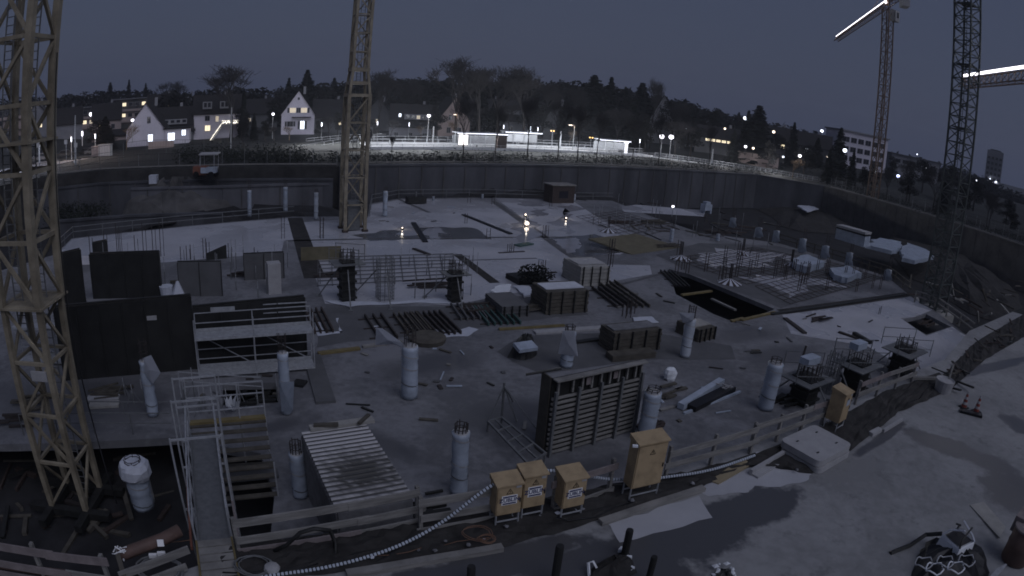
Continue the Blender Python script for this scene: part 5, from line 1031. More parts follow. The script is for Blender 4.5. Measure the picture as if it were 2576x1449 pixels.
# orange/ply shutter face behind the left column form
m = MB(); a, b = P(757, 656, -3), P(858, 652, -3); m.bar(a+Z1*.55, b+Z1*.55, .1, 1.1); thing('ply_upstand', m, 'ply', 'yellowish plywood upstand at the edge of the pale slab left of the dark column form', 'plywood')
m = MB(); m.v += [tuple(P(x, y, z)) for x, y, z in ((1480, 600, -2.3), (1600, 588, -2.3), (1715, 622, -2.97), (1590, 640, -2.97))]; m.f.append((3, 2, 1, 0)); m.mi.append(0); A = len(m.v); m.v += [(v[0], v[1], v[2]-.12) for v in m.v]; m.f += [(4, 5, 6, 7), (0, 1, 5, 4), (1, 2, 6, 5), (2, 3, 7, 6), (3, 0, 4, 7)]; m.mi += [0]*5
thing('ply_ramp', m, 'ply', 'yellowish plywood ramp right of the wet pale slab', 'ramp')
#@@P7
# ---------------------------------------------------------------- scaffolds
def scaffold(name, A, B, depth, z0, levels, bay, label, deckm='galv', posts=True, top=1.0, brace=True, side=-1):
    """A,B: ground points; levels: deck heights above z0"""
    d = (B-A).normalized(); nrm = Vector((d.y, -d.x, 0))*depth*(-side); L = (B-A).length; n = max(1, round(L/bay)); ro = root(name, tuple(A), label, 'scaffold', 'scaffolds'); H1 = max(levels)+top; pm = MB(); rm = MB(); dm = MB(); bm = MB()
    for i in range(n+1):
        for s in (0, 1): q = A+d*L*i/n+nrm*s; pm.tube(q+Z1*0, q+Z1*H1, .03, n=5)
        q = A+d*L*i/n
        for lv in levels: rm.bar(q+Z1*lv, q+nrm+Z1*lv, .045)
    for lv in levels:
        for s in (0, 1):
            rm.bar(A+nrm*s+Z1*lv, B+nrm*s+Z1*lv, .045)
            if s == 0:
                for hh in (.5, 1.0): rm.bar(A+nrm*s+Z1*(lv+hh), B+nrm*s+Z1*(lv+hh), .04)
        a, b = A+nrm*.5+Z1*(lv+.04), B+nrm*.5+Z1*(lv+.04); dm.bar(a, b, depth*.92, .06); dm.bar(A-nrm*.03+Z1*(lv+.12), B-nrm*.03+Z1*(lv+.12), .04, .17)
    if brace:
        for i in range(n):
            z = [0.05]+[l for l in levels]
            for a, b in zip(z, z[1:]):
                if b-a > .8: bm.bar(A+d*L*i/n-nrm*.04+Z1*(b), A+d*L*(i+1)/n-nrm*.04+Z1*a, .04)
    pm.split('standard', 'galv', ro); rm.split('guard_rail', 'galv', ro); dm.build('deck', deckm, ro)
    if bm.v: bm.split('brace', 'galv', ro)
    return ro
a, b = P(503, 934, -3), P(785, 912, -3); scaffold('scaffold', a, b, -1.0, -3, [.15, 2.0], 2.6, 'tube scaffold with a long pale platform along the black wall', side=1)
a, b = P(60, 900, -3), P(243, 905, -3); scaffold('scaffold', a, b, -.9, -3, [.15, 2.0], 2.2, 'tube scaffold behind the near yellow mast', side=1)
m = MB(); a = far(165, 792, math.hypot(*P(165, 950, -3)[:2])-.1); b = far(772, 760, math.hypot(*P(772, 896, -3)[:2])-.1); z_ = (a.z+b.z)/2
for hh in (0, -.45): m.bar((a.x, a.y, a.z+hh), (b.x, b.y, b.z+hh), .05)
thing('guard_rail', m, 'galv', 'two thin rails running along the top of the long black wall forms', 'railing', 'railings on the site')
# ---------------------------------------------------------------- gangway with stair in front
g0, g1 = P(541, 1366, 0), P(512, 1092, 0); d = (g1-g0); Lg = d.length; d.normalize(); s_ = Vector((d.y, -d.x, 0))
ro = root('gangway', tuple(g0), 'metal gangway with tube rails leading from the yard out over the pit', 'gangway', None); dm, rm, fm = MB(), MB(), MB()
dm.bar(g0-Z1*.04, g1-Z1*.04, .8, .07); dm.bar(g0-s_*.42, g1-s_*.42, .05, .16); dm.bar(g0+s_*.42, g1+s_*.42, .05, .16)
for sd_ in (-1, 1):
    for hh in (.5, 1.0): rm.bar(g0+s_*.46*sd_+Z1*hh, g1+s_*.46*sd_+Z1*hh, .04)
    for i in range(6): q = g0+d*Lg*i/5+s_*.46*sd_; rm.tube(q-Z1*.1, q+Z1*1.05, .025, n=5)
for t in (.33, .72, 1.0):
    for sd_ in (-1, 1): q = g0+d*Lg*t+s_*(.62 if sd_ > 0 else .75)*sd_; fm.tube((q.x, q.y, -3.), (q.x, q.y, 2.0), .03, n=6)
    a = g0+d*Lg*t-s_*.75; b = g0+d*Lg*t+s_*.62
    for hh in ((-.2, 1.95) if t < .9 else (-.2, 1.0, 1.95)): fm.bar(a+Z1*hh, b+Z1*hh, .05)
dm.build('deck', 'galv_dark', ro); rm.split('guard_rail', 'galv', ro); fm.split('frame', 'galv', ro)
for (f, l) in ((-1, ''), (1, '')): m = MB(); m.bar(g0+s_*.62*f-Z1*.1, g0+s_*.62*f+d*Lg*.55-Z1*.1, .06, .1); m.build('side_pole', 'redbrown' if f < 0 else 'wood_red', ro)
ro = root('wooden_steps', tuple(P(541, 1420, 0)), 'short flight of wooden step boards at the yard end of the gangway', 'steps'); 
for i in range(5): q = g0-d*(.2+.27*i)+Z1*(.16-.012*i); m = MB(); m.box(q, (.84, .235, .05), math.atan2(s_.y, s_.x)); m.build('tread', 'wood', ro)
for f in (-1, 1): m = MB(); m.bar(g0+s_*.45*f-d*.06+Z1*.13, g0+s_*.45*f-d*1.45+Z1*.1, .05, .14); m.build('stringer', 'timber_yellow', ro)
# side platform at the far end of the gangway
a, b = P(478, 1068, -1.2), P(668, 1052, -1.2); ro = root('timber_platform', (a.x, a.y, -3), 'timber stair platform with tube rails at the far end of the gangway', 'platform'); d2 = (b-a).normalized(); n2 = Vector((-d2.y, d2.x, 0)); m = MB()
for i in range(9): m.bar(a-n2*(.12+.27*i)-Z1*.28*i*.8, b-n2*(.12+.27*i)-Z1*.28*i*.8, .24, .05)
m.split('plank', 'wood_dark', ro); m = MB(); m.bar(a, b, .25, .22); m.build('edge_board', 'timber_yellow', ro); m = MB()
for i in range(4): q = a.lerp(b, i/3); m.tube((q.x, q.y, -3), (q.x, q.y, .3), .03, n=5)
q0 = b-n2*2.4
m.tube((q0.x, q0.y, -3.3), (q0.x, q0.y, -1.6), .03, n=5)
for hh in (.5, 1.05, 1.5): m.bar(a+Z1*hh, b+Z1*hh, .04)
m.split('guard_rail', 'galv', ro)
b_ = P(588, 1035, -2.9); m = MB(); R = random.Random(5)
for i in range(9): an = 6.28*i/9; m.add([b_+Vector((0, 0, 0)), b_+Vector((math.cos(an)*.35, math.sin(an)*.35, .4+R.random()*.3)), b_+Vector((math.cos(an+.7)*.35, math.sin(an+.7)*.35, .35))], [(0, 1, 2), (2, 1, 0)])
thing('white_bag', m, 'whitebag', 'open ragged white bag behind the timber platform', 'bag')
# ---------------------------------------------------------------- big formwork panel with frame
a, b = P(1372, 1148, -3), P(1592, 1084, -3); zt = hz(b, 905); d = (b-a).normalized(); nrm = Vector((d.y, -d.x, 0)); L = (b-a).length; Hh = zt+3
ro = root('formwork_panel', tuple(a), 'big upright formwork panel seen from its ribbed timber back', 'formwork panel', None)
m = MB(); m.bar(a+nrm*-.1+Z1*Hh/2, b+nrm*-.1+Z1*Hh/2, .03, Hh); m.build('ply_face', 'blackply', ro)
for k in range(12): m = MB(); zz = .12+(Hh-.95)*k/11; m.bar(a+Z1*zz, b+Z1*zz, .08, .09); m.build('timber_rib', 'wood', ro)
for t in (.02, .26, .5, .74, .98): m = MB(); q = a.lerp(b, t)+nrm*.13; m.bar(q+Z1*.0, q+Z1*(Hh-.5), .12, .1); m.build('steel_waler', 'galv_dark', ro)
m = MB(); m.bar(a+nrm*.1+Z1*(Hh-.02), b+nrm*.1+Z1*(Hh-.02), .3, .06); m.build('top_board', 'wood', ro)
for t in (.05, .2, .3, .4, .5, .6, .7, .8, .9, .97): m = MB(); q = a.lerp(b, t)+nrm*.02; m.bar(q+Z1*(Hh-.68), q+Z1*(Hh-.06), .1, .08); m.build('top_stud', 'wood', ro)
for t in (.36, .66): m = MB(); q = a.lerp(b, t)+nrm*.05; m.box(q+Z1*(Hh-.36), (.22, .03, .3), math.atan2(d.y, d.x)); m.build('marker_plate', 'wood_red', ro)
m = MB(); q = a-nrm*.05; m.bar(q-nrm*.7+Z1*Hh*.5, q-nrm*.1+Z1*Hh*.5, .06, Hh); m.build('side_panel', 'wood_dark', ro)
# push-pull props and frame to the left of the panel
ro = root('prop_frame', tuple(P(1262, 1050, -3)), 'steel prop frame with braces and rails left of the big formwork panel', 'prop frame'); base = P(1262, 1052, -3); top = Vector((base.x, base.y, hz(base, 962))); m = MB(); m.tube(base, top, .06, n=6); m.build('post', 'galv_dark', ro)
for q in ((1228, 1060), (1300, 1062), (1290, 1010), (1365, 1100)): m = MB(); m.tube(top-Z1*.15, P(*q, -2.95), .035, n=5); m.build('brace', 'galv_dark', ro)
m = MB(); f = [P(1228, 1060, -2.5), P(1262, 1050, -2.5), P(1372, 1140, -2.5), P(1330, 1168, -2.5)]
m.bar(f[0], f[3], .08); m.bar(f[1], f[2], .08); m.bar(f[0].lerp(f[1], .5), f[3].lerp(f[2], .5), .06)
for t in (0, .25, .5, .75, 1): m.bar(f[0].lerp(f[3], t), f[1].lerp(f[2], t), .07)
for q in f: m.bar(q, (q.x, q.y, -3), .06)
m.build('base_frame', 'galv_dark', ro)
for x, y in ((1385, 940),): 
    q = far(x, y, math.hypot(a.x, a.y)); m = MB(); m.tube(q-Vector((.9, 0, .1)), q+Vector((.4, .2, .15)), .05, n=5); m.build('lifting_bar', 'darkmetal', ro)
# ---------------------------------------------------------------- corrugated container
zc = -.55; A_, B_, C_, D_ = P(850, 1288, zc), P(1037, 1250, zc), P(942, 1062, zc), P(783, 1084, zc); uL = (B_-A_).normalized(); vL = (D_-A_).normalized(); Wc = (B_-A_).length; Lc = (D_-A_).length; uL = Vector((math.cos(AZ), math.sin(AZ), 0)); vL = Vector((-uL.y, uL.x, 0))
ro = root('container', (A_.x, A_.y, -3), 'pale corrugated steel container with a dirty black patch on its roof', 'container')
m = MB(); c = A_+uL*Wc/2+vL*Lc/2; m.box((c.x, c.y, (zc-.06-3)/2), (Wc, Lc, zc-.06+3), AZ); m.build('body', 'slab', ro)
nr = 19; roofp = MB(); R = random.Random(8)
for i in range(nr):
    t0 = i/nr; wd = Lc/nr; p = A_+vL*(wd*(i+.3)); w1 = wd*.5; q0 = p-uL*.03; q1 = p+uL*(Wc+.03)
    roofp.add([q0, q1, q1+vL*w1*.25+Z1*.045, q0+vL*w1*.25+Z1*.045, q0+vL*w1*.75+Z1*.045, q1+vL*w1*.75+Z1*.045, q1+vL*w1, q0+vL*w1], [(0, 1, 2, 3), (3, 2, 5, 4), (4, 5, 6, 7), (0, 3, 4, 7), (1, 6, 5, 2)])
gv = MB(); gv.sheet([tuple((A_-uL*.03)[:2]), tuple((A_+uL*(Wc+.03))[:2]), tuple((A_+uL*(Wc+.03)+vL*Lc)[:2]), tuple((A_-uL*.03+vL*Lc)[:2])], zc+.004)
ms = bpy.data.materials.new('dirty_roof'); ms.use_nodes = True; n_ = ms.node_tree.nodes; l_ = ms.node_tree.links; bs = n_['Principled BSDF']; bs.inputs['Roughness'].default_value = .55
gm = n_.new('ShaderNodeNewGeometry'); vm = n_.new('ShaderNodeVectorMath'); vm.operation = 'DISTANCE'; cst = P(912, 1190, zc); vm.inputs[1].default_value = tuple(cst); l_.new(gm.outputs[0], vm.inputs[0])
nz = n_.new('ShaderNodeTexNoise'); nz.inputs['Scale'].default_value = 2.2; nz.inputs['Detail'].default_value = 6; mpn = n_.new('ShaderNodeMapping'); mpn.inputs['Rotation'].default_value = (0, 0, -AZ); mpn.inputs['Scale'].default_value = (.6, 4, 1); l_.new(gm.outputs[0], mpn.inputs[0]); l_.new(mpn.outputs[0], nz.inputs['Vector'])
ad = n_.new('ShaderNodeMath'); ad.operation = 'MULTIPLY_ADD'; ad.inputs[1].default_value = 2.4; l_.new(nz.outputs[0], ad.inputs[0]); l_.new(vm.outputs['Value'], ad.inputs[2])
rp = n_.new('ShaderNodeValToRGB'); rp.color_ramp.elements[0].position = .38; rp.color_ramp.elements[1].position = .62; rp.color_ramp.elements[0].color = (.035, .033, .03, 1); rp.color_ramp.elements[1].color = (.40, .39, .40, 1)
dv = n_.new('ShaderNodeMath'); dv.operation = 'DIVIDE'; dv.inputs[1].default_value = 4.6; l_.new(ad.outputs[0], dv.inputs[0]); l_.new(dv.outputs[0], rp.inputs[0]); l_.new(rp.outputs[0], bs.inputs['Base Color']); M['dirty_roof'] = ms
rf_ = roofp.build('roof', 'dirty_roof', ro); gv.build('roof_groove', 'groove', rf_)
m = MB(); k = int(Lc/.22)
for i in range(k): q = A_+vL*(Lc*(i+.5)/k)-uL*.03; m.bar((q.x, q.y, -2.95), (q.x, q.y, zc-.1), .1, .05)
m.split('side_rib', 'slab', ro); m = MB(); q = D_; m.bar(q+vL*.0+Z1*.1-uL*.05, q+uL*Wc+Z1*.1, .3, .12); m.build('end_board', 'conside', ro); m = MB(); m.bar(q+uL*.1+Z1*.2, q+uL*.9+Z1*.22-vL*.2, .15, .1); m.bar(q+uL*(Wc-.6)-vL*.3+Z1*.2, q+uL*(Wc-.1)+vL*.2+Z1*.2, .12, .08); m.split('loose_timber', 'wood_dark', ro)
# ---------------------------------------------------------------- stacks and lying things on the slab
def crate(name, x0, y0, x1, y1, ht, dp, label, mt='wood_dark', slats=True, topm=None, cat='stack', group='dark stacks on the slab', z=-3.):
    a, b = P(x0, y0, z), P(x1, y1, z); d = (b-a).normalized(); nn = Vector((-d.y, d.x, 0)); L = (b-a).length; ro = root(name, tuple(a), label, cat, group); m = MB(); c = a.lerp(b, .5)+nn*dp/2
    an = math.atan2(d.y, d.x); k = 6
    for i in range(k): m.box(c+Z1*(ht*(i+.5)/k), (L*(1-.02*(i % 2)), dp*(1-.03*(i % 2)), ht/k*.8), an)
    m.box(c+Z1*ht/2, (L*.96, dp*.94, ht*.98), an); m.build('pile', mt, ro)
    if slats:
        m = MB()
        for i in range(4): q = a.lerp(b, .08+.28*i)-nn*.06; m.bar(q, q+Z1*(ht+.05), .1, .06)
        m.split('binding', 'darkmetal', ro)
    if topm: m = MB(); m.box(c+Z1*(ht+.04), (L*.9, dp*.55, .06), an); m.build('cover', topm, ro)
    return ro
crate('timber_stack', 1540, 893, 1660, 878, 1.25, 1.6, 'big dark slatted stack with a pale board on top, behind the formwork panel', topm='slab'); crate('timber_stack', 1755, 862, 1798, 852, .8, 2.0, 'dark stack partly behind the column with the flared collar', topm='conside')
crate('timber_stack', 1372, 793, 1478, 785, 1.5, 2.4, 'dark bulky stack with a white sheet on its top', topm='whitecloth'); crate('timber_stack', 1262, 800, 1330, 795, .7, 3.0, 'low dark stack left of the bulky one', 'slab_dry')
crate('timber_stack', 1458, 722, 1532, 718, 1.5, 3.0, 'grey-brown boxy load on the slab left of the long timbers', 'conside', topm='conpale'); crate('timber_stack', 1540, 912, 1650, 900, .35, .8, 'low dark timber row in front of the big slatted stack', slats=False)
crate('timber_stack', 1305, 718, 1368, 712, .4, 2.0, 'low block under the dark bushy mound', 'blackply', slats=False)
m = MB(); b = P(1345, 718, -3); R = random.Random(2); leafcloud(m, (b.x, b.y, -2.2), (1.4, 1.1, .75), 700, .14, R); thing('brushwood_pile', m, 'conifer', 'round black brush-like mound on the pale slab edge', 'mound')
heap('tarp_pile', [P(x, y, -3) for x, y in ((1275, 900), (1305, 868), (1345, 868), (1352, 895), (1320, 908))], -3, .9, 12, 'darkmetal', 'dark tarpaulined pile with a pale lid in the dry square patch', 'pile'); m = MB(); m.box(P(1322, 872, -2.2), (1.1, .7, .2), AZ, tilt=.2); thing('pale_lid', m, 'wrap', 'pale lid lying on the dark tarpaulined pile', 'lid')
def plank(x0, y0, x1, y1, w, label, mt='wood', z=-2.93, th=.12, name='plank', group='planks and beams lying on the slabs', cat='plank'):
    a, b = P(x0, y0, z), P(x1, y1, z); m = MB(); m.bar(a, b, w, th); return thing(name, m, mt, label, cat, group)
for a in ((800, 889, 905, 876, .3, 'yellowish plank left of two along the slab edge before the blown sheet', 'timber_yellow'), (912, 872, 1010, 858, .25, 'yellowish plank meeting the blown white sheet', 'wood'), (1255, 828, 1420, 818, .2, 'yellow plank behind the column with the white skirt', 'timber_yellow'),
      (1345, 836, 1520, 824, .5, 'pale concrete edge strip behind the column with the white skirt', 'conpale'), (1440, 862, 1530, 850, .3, 'dark beam on the dry square patch', 'darkmetal'), (785, 895, 820, 1012, .9, 'dark tar-black trench cover running away from the camera', 'slab_dry'),
      (1040, 560, 1070, 608, .5, 'dark beam crossing the wet patch near the middle crane', 'black'), (1165, 540, 1285, 588, .45, 'long dark beam along the joint of the pale slab', 'black'), (1040, 625, 1080, 640, .3, 'short dark batten behind the left column form', 'rebar'), (1300, 618, 1335, 612, .8, 'dark flat bundle in the middle of the pale slab', 'greenplast'),
      (1865, 805, 1950, 785, .25, 'yellow plank at the near edge of the dark hole', 'timber_yellow'), (1870, 800, 1840, 808, .2, 'short yellow plank end at the near edge of the dark hole', 'timber_yellow'), (1715, 742, 1790, 732, .25, 'yellowish plank at the left edge of the dark hole', 'timber_yellow'), (1790, 752, 1850, 780, .25, 'pale plank inside the near rim of the dark hole', 'wood'),
      (1975, 800, 2025, 838, .35, 'dark beam lying on the grey slab before the right pale slab', 'rebar'), (1940, 600 + 190, 2280, 740, .3, 'long dark edge beam of the right-hand pale slab', 'darkmetal'), (2110, 835, 2190, 862, .3, 'dark beam behind the column forms by the fence', 'rebar'), (740, 962, 768, 966, .6, 'short dark board right of the baggy column', 'darkmetal'),
      (220, 1003, 300, 1000, .5, 'pale bundle lying on the slab left of the column with the flapping sheet', 'conpale'), (225, 1020, 300, 1016, .5, 'second pale bundle just in front of the first one', 'conside'), (560, 1180, 690, 1172, .5, 'dark plank over the left hole, beside the timber platform', 'wood_dark'), (540, 1205, 700, 1190, .5, 'second dark plank over the left hole', 'slab_dry'),
      (1000, 905, 1110, 905, .01, 'thin batten', 'wood'))[:-1]: plank(*a)
# long timber bundles (rows of rails)
def rails(x0, y0, x1, y1, n, sp, label, mt='wood_dark', under=None):
    a, b = P(x0, y0, -2.85), P(x1, y1, -2.85); d = (b-a).normalized(); nn = Vector((-d.y, d.x, 0)); ro = root('girder_bundle', (a.x, a.y, -3), label, 'girder bundle', 'bundles of formwork girders'); m = MB()
    for i in range(n): m.bar(a+nn*sp*i, b+nn*sp*i, .09, .2)
    m.split('girder', mt, ro); m = MB()
    for t in (.1, .5, .9): q = a.lerp(b, t)-Z1*.12; m.bar(q-nn*.1, q+nn*(sp*n), .1, .08)
    m.split('bearer', 'rebar', ro)
    if under:
        m = MB(); R = random.Random(int(x0)); q = [tuple(P(x, y, -2.975)[:2]) for x, y in under]; m.sheet(blob(q, int(x0), 4, .04), -2.975); o = m.build('plastic_sheet', 'whitecloth', ro)
    return ro
rails(838, 832, 808, 775, 4, .35, 'dark girder bundle lying on a white sheet, nearest the scaffold', 'rust', [(790, 808), (803, 806), (820, 838), (860, 832), (845, 800), (850, 800), (858, 838), (800, 845)]); rails(1000, 848, 958, 790, 3, .5, 'girder bundle left of the thick wrapped column', 'rebar', [(940, 820), (950, 818), (968, 838), (950, 840)])
rails(1085, 832, 1045, 785, 5, .35, 'girder bundle just right of the thick wrapped column'); rails(1160, 836, 1105, 782, 7, .35, 'widest girder bundle, on a long white sheet', 'rebar', [(1065, 832), (1095, 828), (1150, 832), (1180, 822), (1205, 828), (1180, 845), (1090, 850)])
rails(1225, 800, 1195, 762, 5, .4, 'girder bundle behind the widest one', 'slab_dry'); rails(1310, 812, 1265, 765, 6, .4, 'green-grey girder bundle left of the bulky stack', 'greenplast'); rails(1635, 770, 1545, 706, 4, .5, 'long girder bundle right of the boxy load', 'wood_dark'); rails(1585, 770, 1520, 722, 3, .5, 'dark girder bundle in front of the long one', 'rebar')
rails(1735, 722, 1690, 682, 4, .35, 'black girders at the left rim of the dark hole', 'black')
# white sheets near the column forms
def sheet_on(name, pts, label, z=-2.95, m='whitecloth', seed=1, h=.12, cat='plastic sheet', group='white sheets on the slab'):
    q = [tuple(P(x, y, z)[:2]) for x, y in pts]; mb = MB(); mb.prism(blob(q, seed, 5, .05), z, z+h); return thing(name, mb, m, label, cat, group)
sheet_on('plastic_sheet', [(1235, 735), (1255, 720), (1285, 718), (1280, 735), (1250, 742)], 'bright crumpled white sheet left of the black mound', m='whitebag', seed=3); sheet_on('plastic_sheet', [(1290, 722), (1330, 722), (1362, 742), (1318, 748)], 'flat white board below the black mound', seed=4)
sheet_on('plastic_sheet', [(815, 758), (960, 760), (1130, 752), (1140, 766), (1020, 762), (880, 772)], 'long bluish-white sheet under the two dark column forms', seed=5, h=.03); sheet_on('plastic_sheet', [(1590, 800), (1640, 798), (1655, 812), (1600, 815)], 'pale sheet behind the big slatted stack', seed=6, h=.05)
sheet_on('plastic_sheet', [(1990, 665), (2030, 655), (2065, 672), (2035, 690), (2000, 680)], 'white sack pile on the mesh-covered slab, the left one', seed=7, h=.7, m='wrap'); sheet_on('plastic_sheet', [(2090, 690), (2130, 680), (2165, 700), (2130, 715), (2095, 705)], 'white sack pile on the mesh-covered slab, the right one', seed=8, h=.6, m='wrap')
# gutter-like form and dark timbers by the right column
ro = root('gutter_form', tuple(P(1700, 1030, -3)), 'long pale angle-shaped form with dark timbers inside, on the slab right of the panel', 'form'); a0, b0 = P(1712, 1022, -2.8), P(1815, 958, -2.8); m = MB(); m.bar(a0, b0, .35, .3); m.build('upper_flange', 'wrap', ro); a1, b1 = P(1720, 1040, -2.95), P(1862, 985, -2.95); m = MB(); m.bar(a1, b1, .12, .1); m.build('lower_flange', 'wrap', ro)
m = MB(); m.bar(P(1738, 1026, -2.85), P(1840, 975, -2.85), .55, .25); m.build('timber_filling', 'black', ro); m = MB(); R = random.Random(6); p0 = P(1825, 975, -2.65); m.path([p0+Vector((R.uniform(-.6, .6), R.uniform(-.3, .3), R.uniform(0, .15))) for _ in range(14)], .025, 5); m.build('tangled_rope', 'conpale', ro)
b = P(1683, 955, -3); m = MB(); R = random.Random(4)
m.lathe(b, [(.25, 0), (.33, .15), (.34, .4), (.26, .62), (.1, .66)], 9); m.v = [(v[0]+R.uniform(-.05, .05), v[1]+R.uniform(-.05, .05), v[2]+R.uniform(-.02, .03)) for v in m.v]; thing('white_sack', m, 'whitebag', 'small knotted white sack alone on the slab right of the formwork panel', 'sack')
b = P(1075, 858, -3); m = MB(); m.lathe(b, [(1.0, 0), (1.05, .25), (.85, .35)], 14); thing('sand_tray', m, 'wood_dark', 'round brownish tray behind the thick wrapped column', 'tray')
# ---------------------------------------------------------------- far equipment
def hut(x, y, r, sz, label, m1, m2, name='site_hut'):
    p = far(x, y, r); ro = root(name, tuple(p), label, 'hut', None); m = MB(); m.box(p+Z1*sz[2]/2, sz, AZ); m.build('body', m1, ro); m = MB(); m.box(p+Z1*(sz[2]+.08), (sz[0]+.3, sz[1]+.3, .16), AZ); m.build('roof', m2, ro); m = MB(); m.box(p+Vector((0, 0, sz[2]*.5))-V*(sz[1]/2+.02), (sz[0]*.4, .04, sz[2]*.4), AZ); m.build('window', 'window', ro); return ro
p = P(1405, 508, -3); hut(1405, 508, math.hypot(p.x, p.y), (3.6, 2.2, 2.4), 'brown site hut with a thin pale roof at the far edge of the pale slab', 'rust', 'wood')
p = P(1046, 512, -3); ro = root('pump', tuple(p), 'small dark machine near the far edge of the pale slab', 'machine'); m = MB(); m.box(p+Z1*.5, (2.4, 1.2, .8), AZ); m.build('body', 'darkmetal', ro); m = MB(); m.tube(p+Z1*.9, p+Z1*1.5, .12); m.build('exhaust', 'galv_dark', ro)
# little vehicle with a white roof on the left bank
p = P(522, 446, .1); ro = root('dumper', tuple(p), 'small orange site vehicle with a white canopy on the left bank', 'vehicle'); m = MB(); m.box(p+Vector((-1., 0, .9)), (1.8, 1.4, 1.1), .2); m.build('body', 'redbrown', ro); m = MB(); m.box(p+Vector((.3, -.1, .95)), (2.0, 1.2, .7), .2); m.build('bonnet', 'wrap', ro)
m = MB(); m.box(p+Vector((.3, 0, 3.)), (2.6, 1.5, .12), .2, tilt=.1); m.build('canopy', 'conpale', ro); m = MB()
for sx in (-.8, 1.3):
    for sy in (-.6, .6): m.bar(p+Vector((sx, sy, 1.)), p+Vector((sx, sy, 2.95)), .07)
m.split('canopy_post', 'galv', ro)
for sx in (-1.3, .9):
    for sy in (-.75, .75): m = MB(); q = p+Vector((sx, sy, .4)); m.tube(q-Vector((0, .12, 0)), q+Vector((0, .12, 0)), .42, n=12); m.build('wheel', 'black', ro)
p = P(387, 464, -.8); ro = root('water_tank', tuple(p), 'white square tank on the rubble heap at the left', 'tank'); m = MB(); m.box(p+Z1*.7, (1.1, 1.1, 1.1), .3); m.build('tank', 'whitecloth', ro); m = MB(); m.box(p+Z1*.08, (1.2, 1.2, .14), .3); m.build('pallet', 'wood_dark', ro)
# white lidded container and tarpaulin on the right
a, b = P(2100, 600, -2.2), P(2172, 622, -2.2); ro = root('skip', tuple(a), 'white trough-shaped skip with a dark band under its lid, on the dark bank', 'skip'); d = (b-a).normalized(); nn = Vector((-d.y, d.x, 0)); m = MB(); m.bar(a+nn*.8+Z1*.7, b+nn*.8+Z1*.7, 1.6, 1.4); m.build('body', 'wrap', ro); m = MB(); m.bar(a+nn*.8+Z1*1.5, b+nn*.8+Z1*1.5, 1.7, .2); m.build('band', 'black', ro); m = MB(); m.bar(a+nn*.8+Z1*1.75, b+nn*.8+Z1*1.8, 1.9, .3); m.build('lid', 'conpale', ro)
for seed, pts, l in ((3, [(2180, 625), (2210, 606), (2262, 615), (2268, 632), (2240, 640)], 'left hump of white tarpaulin on the dark bank'), (4, [(2262, 638), (2280, 618), (2330, 636), (2345, 652), (2300, 665), (2270, 658)], 'right, larger hump of white tarpaulin on the dark bank')):
    sheet_on('tarpaulin', pts, l, -2.6, 'wrap', seed, .5, 'tarpaulin', 'white tarpaulins on the right bank')
sheet_on('plastic_sheet', [(2005, 520), (2040, 518), (2060, 528), (2030, 534)], 'white sheet in the dark corner at the foot of the far right wall', z=-3.2, seed=9, h=.2)
b = P(1775, 536, -3); m = MB(); m.box(b+Z1*.9, (1.5, 1.0, .9), AZ); [m.box(b+Vector((sx, 0, .25)), (.25, .8, .5), AZ) for sx in (-.5, .5)]; m.box(b+Z1*1.5, (.9, .8, .4), AZ); thing('white_block', m, 'wrap', 'white block on two legs at the end of the narrow pale slab', 'block')
p = P(1690, 545, -3); ro = root('work_lamp', tuple(p), 'small bright work light in the dark zone beside the narrow pale slab', 'work light'); m = MB(); m.tube(p, p+Z1*1.3, .04, n=6); m.build('stand', 'galv', ro); m = MB(); m.box(p+Z1*1.4, (.35, .12, .25), AZ); m.build('bulb', 'lampwhite', ro)
p = far(1325, 568, 10); 
#@@P8
# ---------------------------------------------------------------- wooden guard fences at the rim
def wfence(x0, y0, x1, y1, label, rails=((.95, .22), (.45, .2), (.08, .18)), post=1.5, mt='wood', z=0.03, jit=.03, w=.045, ext=.2, seed=1, cuts=None):
    a, b = P(x0, y0, z), P(x1, y1, z); d = (b-a).normalized(); nn = Vector((d.y, -d.x, 0)); L = (b-a).length; ro = root('guard_fence', tuple(a), label, 'fence', 'wooden guard fences'); R = random.Random(seed)
    n = max(1, round(L/post))
    for i in range(n+1): q = a+d*L*i/n; m = MB(); m.bar(q-Z1*.1, q+Z1*(1.08+R.uniform(-.03, .08)), .11, .09, up=d); m.build('post', mt, ro)
    for k, (hh, wd) in enumerate(rails):
        t = 0.
        while t < L:
            l = min(R.uniform(2.2, 4.), L-t); j0, j1 = R.uniform(-jit, jit), R.uniform(-jit, jit)
            m = MB(); m.bar(a+d*(t-ext*R.random())+nn*(.07+R.uniform(0, .04))+Z1*(hh+j0), a+d*(t+l+ext*R.random())+nn*(.07+R.uniform(0, .04))+Z1*(hh+j1), w, wd); m.build('board', (mt, 'wood_red', 'wood')[int(R.random()*3)], ro); t += l
    return ro
wfence(-30, 1436, 285, 1484, 'heavy board fence at the bottom left corner', post=1.9, seed=2)
wfence(603, 1392, 1050, 1312, 'three-board fence in front of the corrugated container', post=3.2, seed=3)
wfence(1058, 1335, 1235, 1303, 'short fence stretch behind the rising hose, left of the yellow boxes', post=1.8, seed=4)
wfence(1390, 1285, 1530, 1238, 'fence stub with a raised end post between two yellow boxes', ((.9, .2), (.12, .16)), post=1.6, seed=5)
wfence(1672, 1205, 1885, 1142, 'fence stretch right of the tallest yellow box', ((.95, .2), (.5, .18)), post=1.6, seed=6)
wfence(1885, 1135, 2065, 1068, 'fence stretch behind the stacked concrete plates', ((.95, .2), (.45, .18)), post=1.6, seed=7)
wfence(2150, 1018, 2292, 962, 'last fence stretch, right of the slim yellow box', ((.95, .2), (.5, .2)), post=1.6, seed=8)
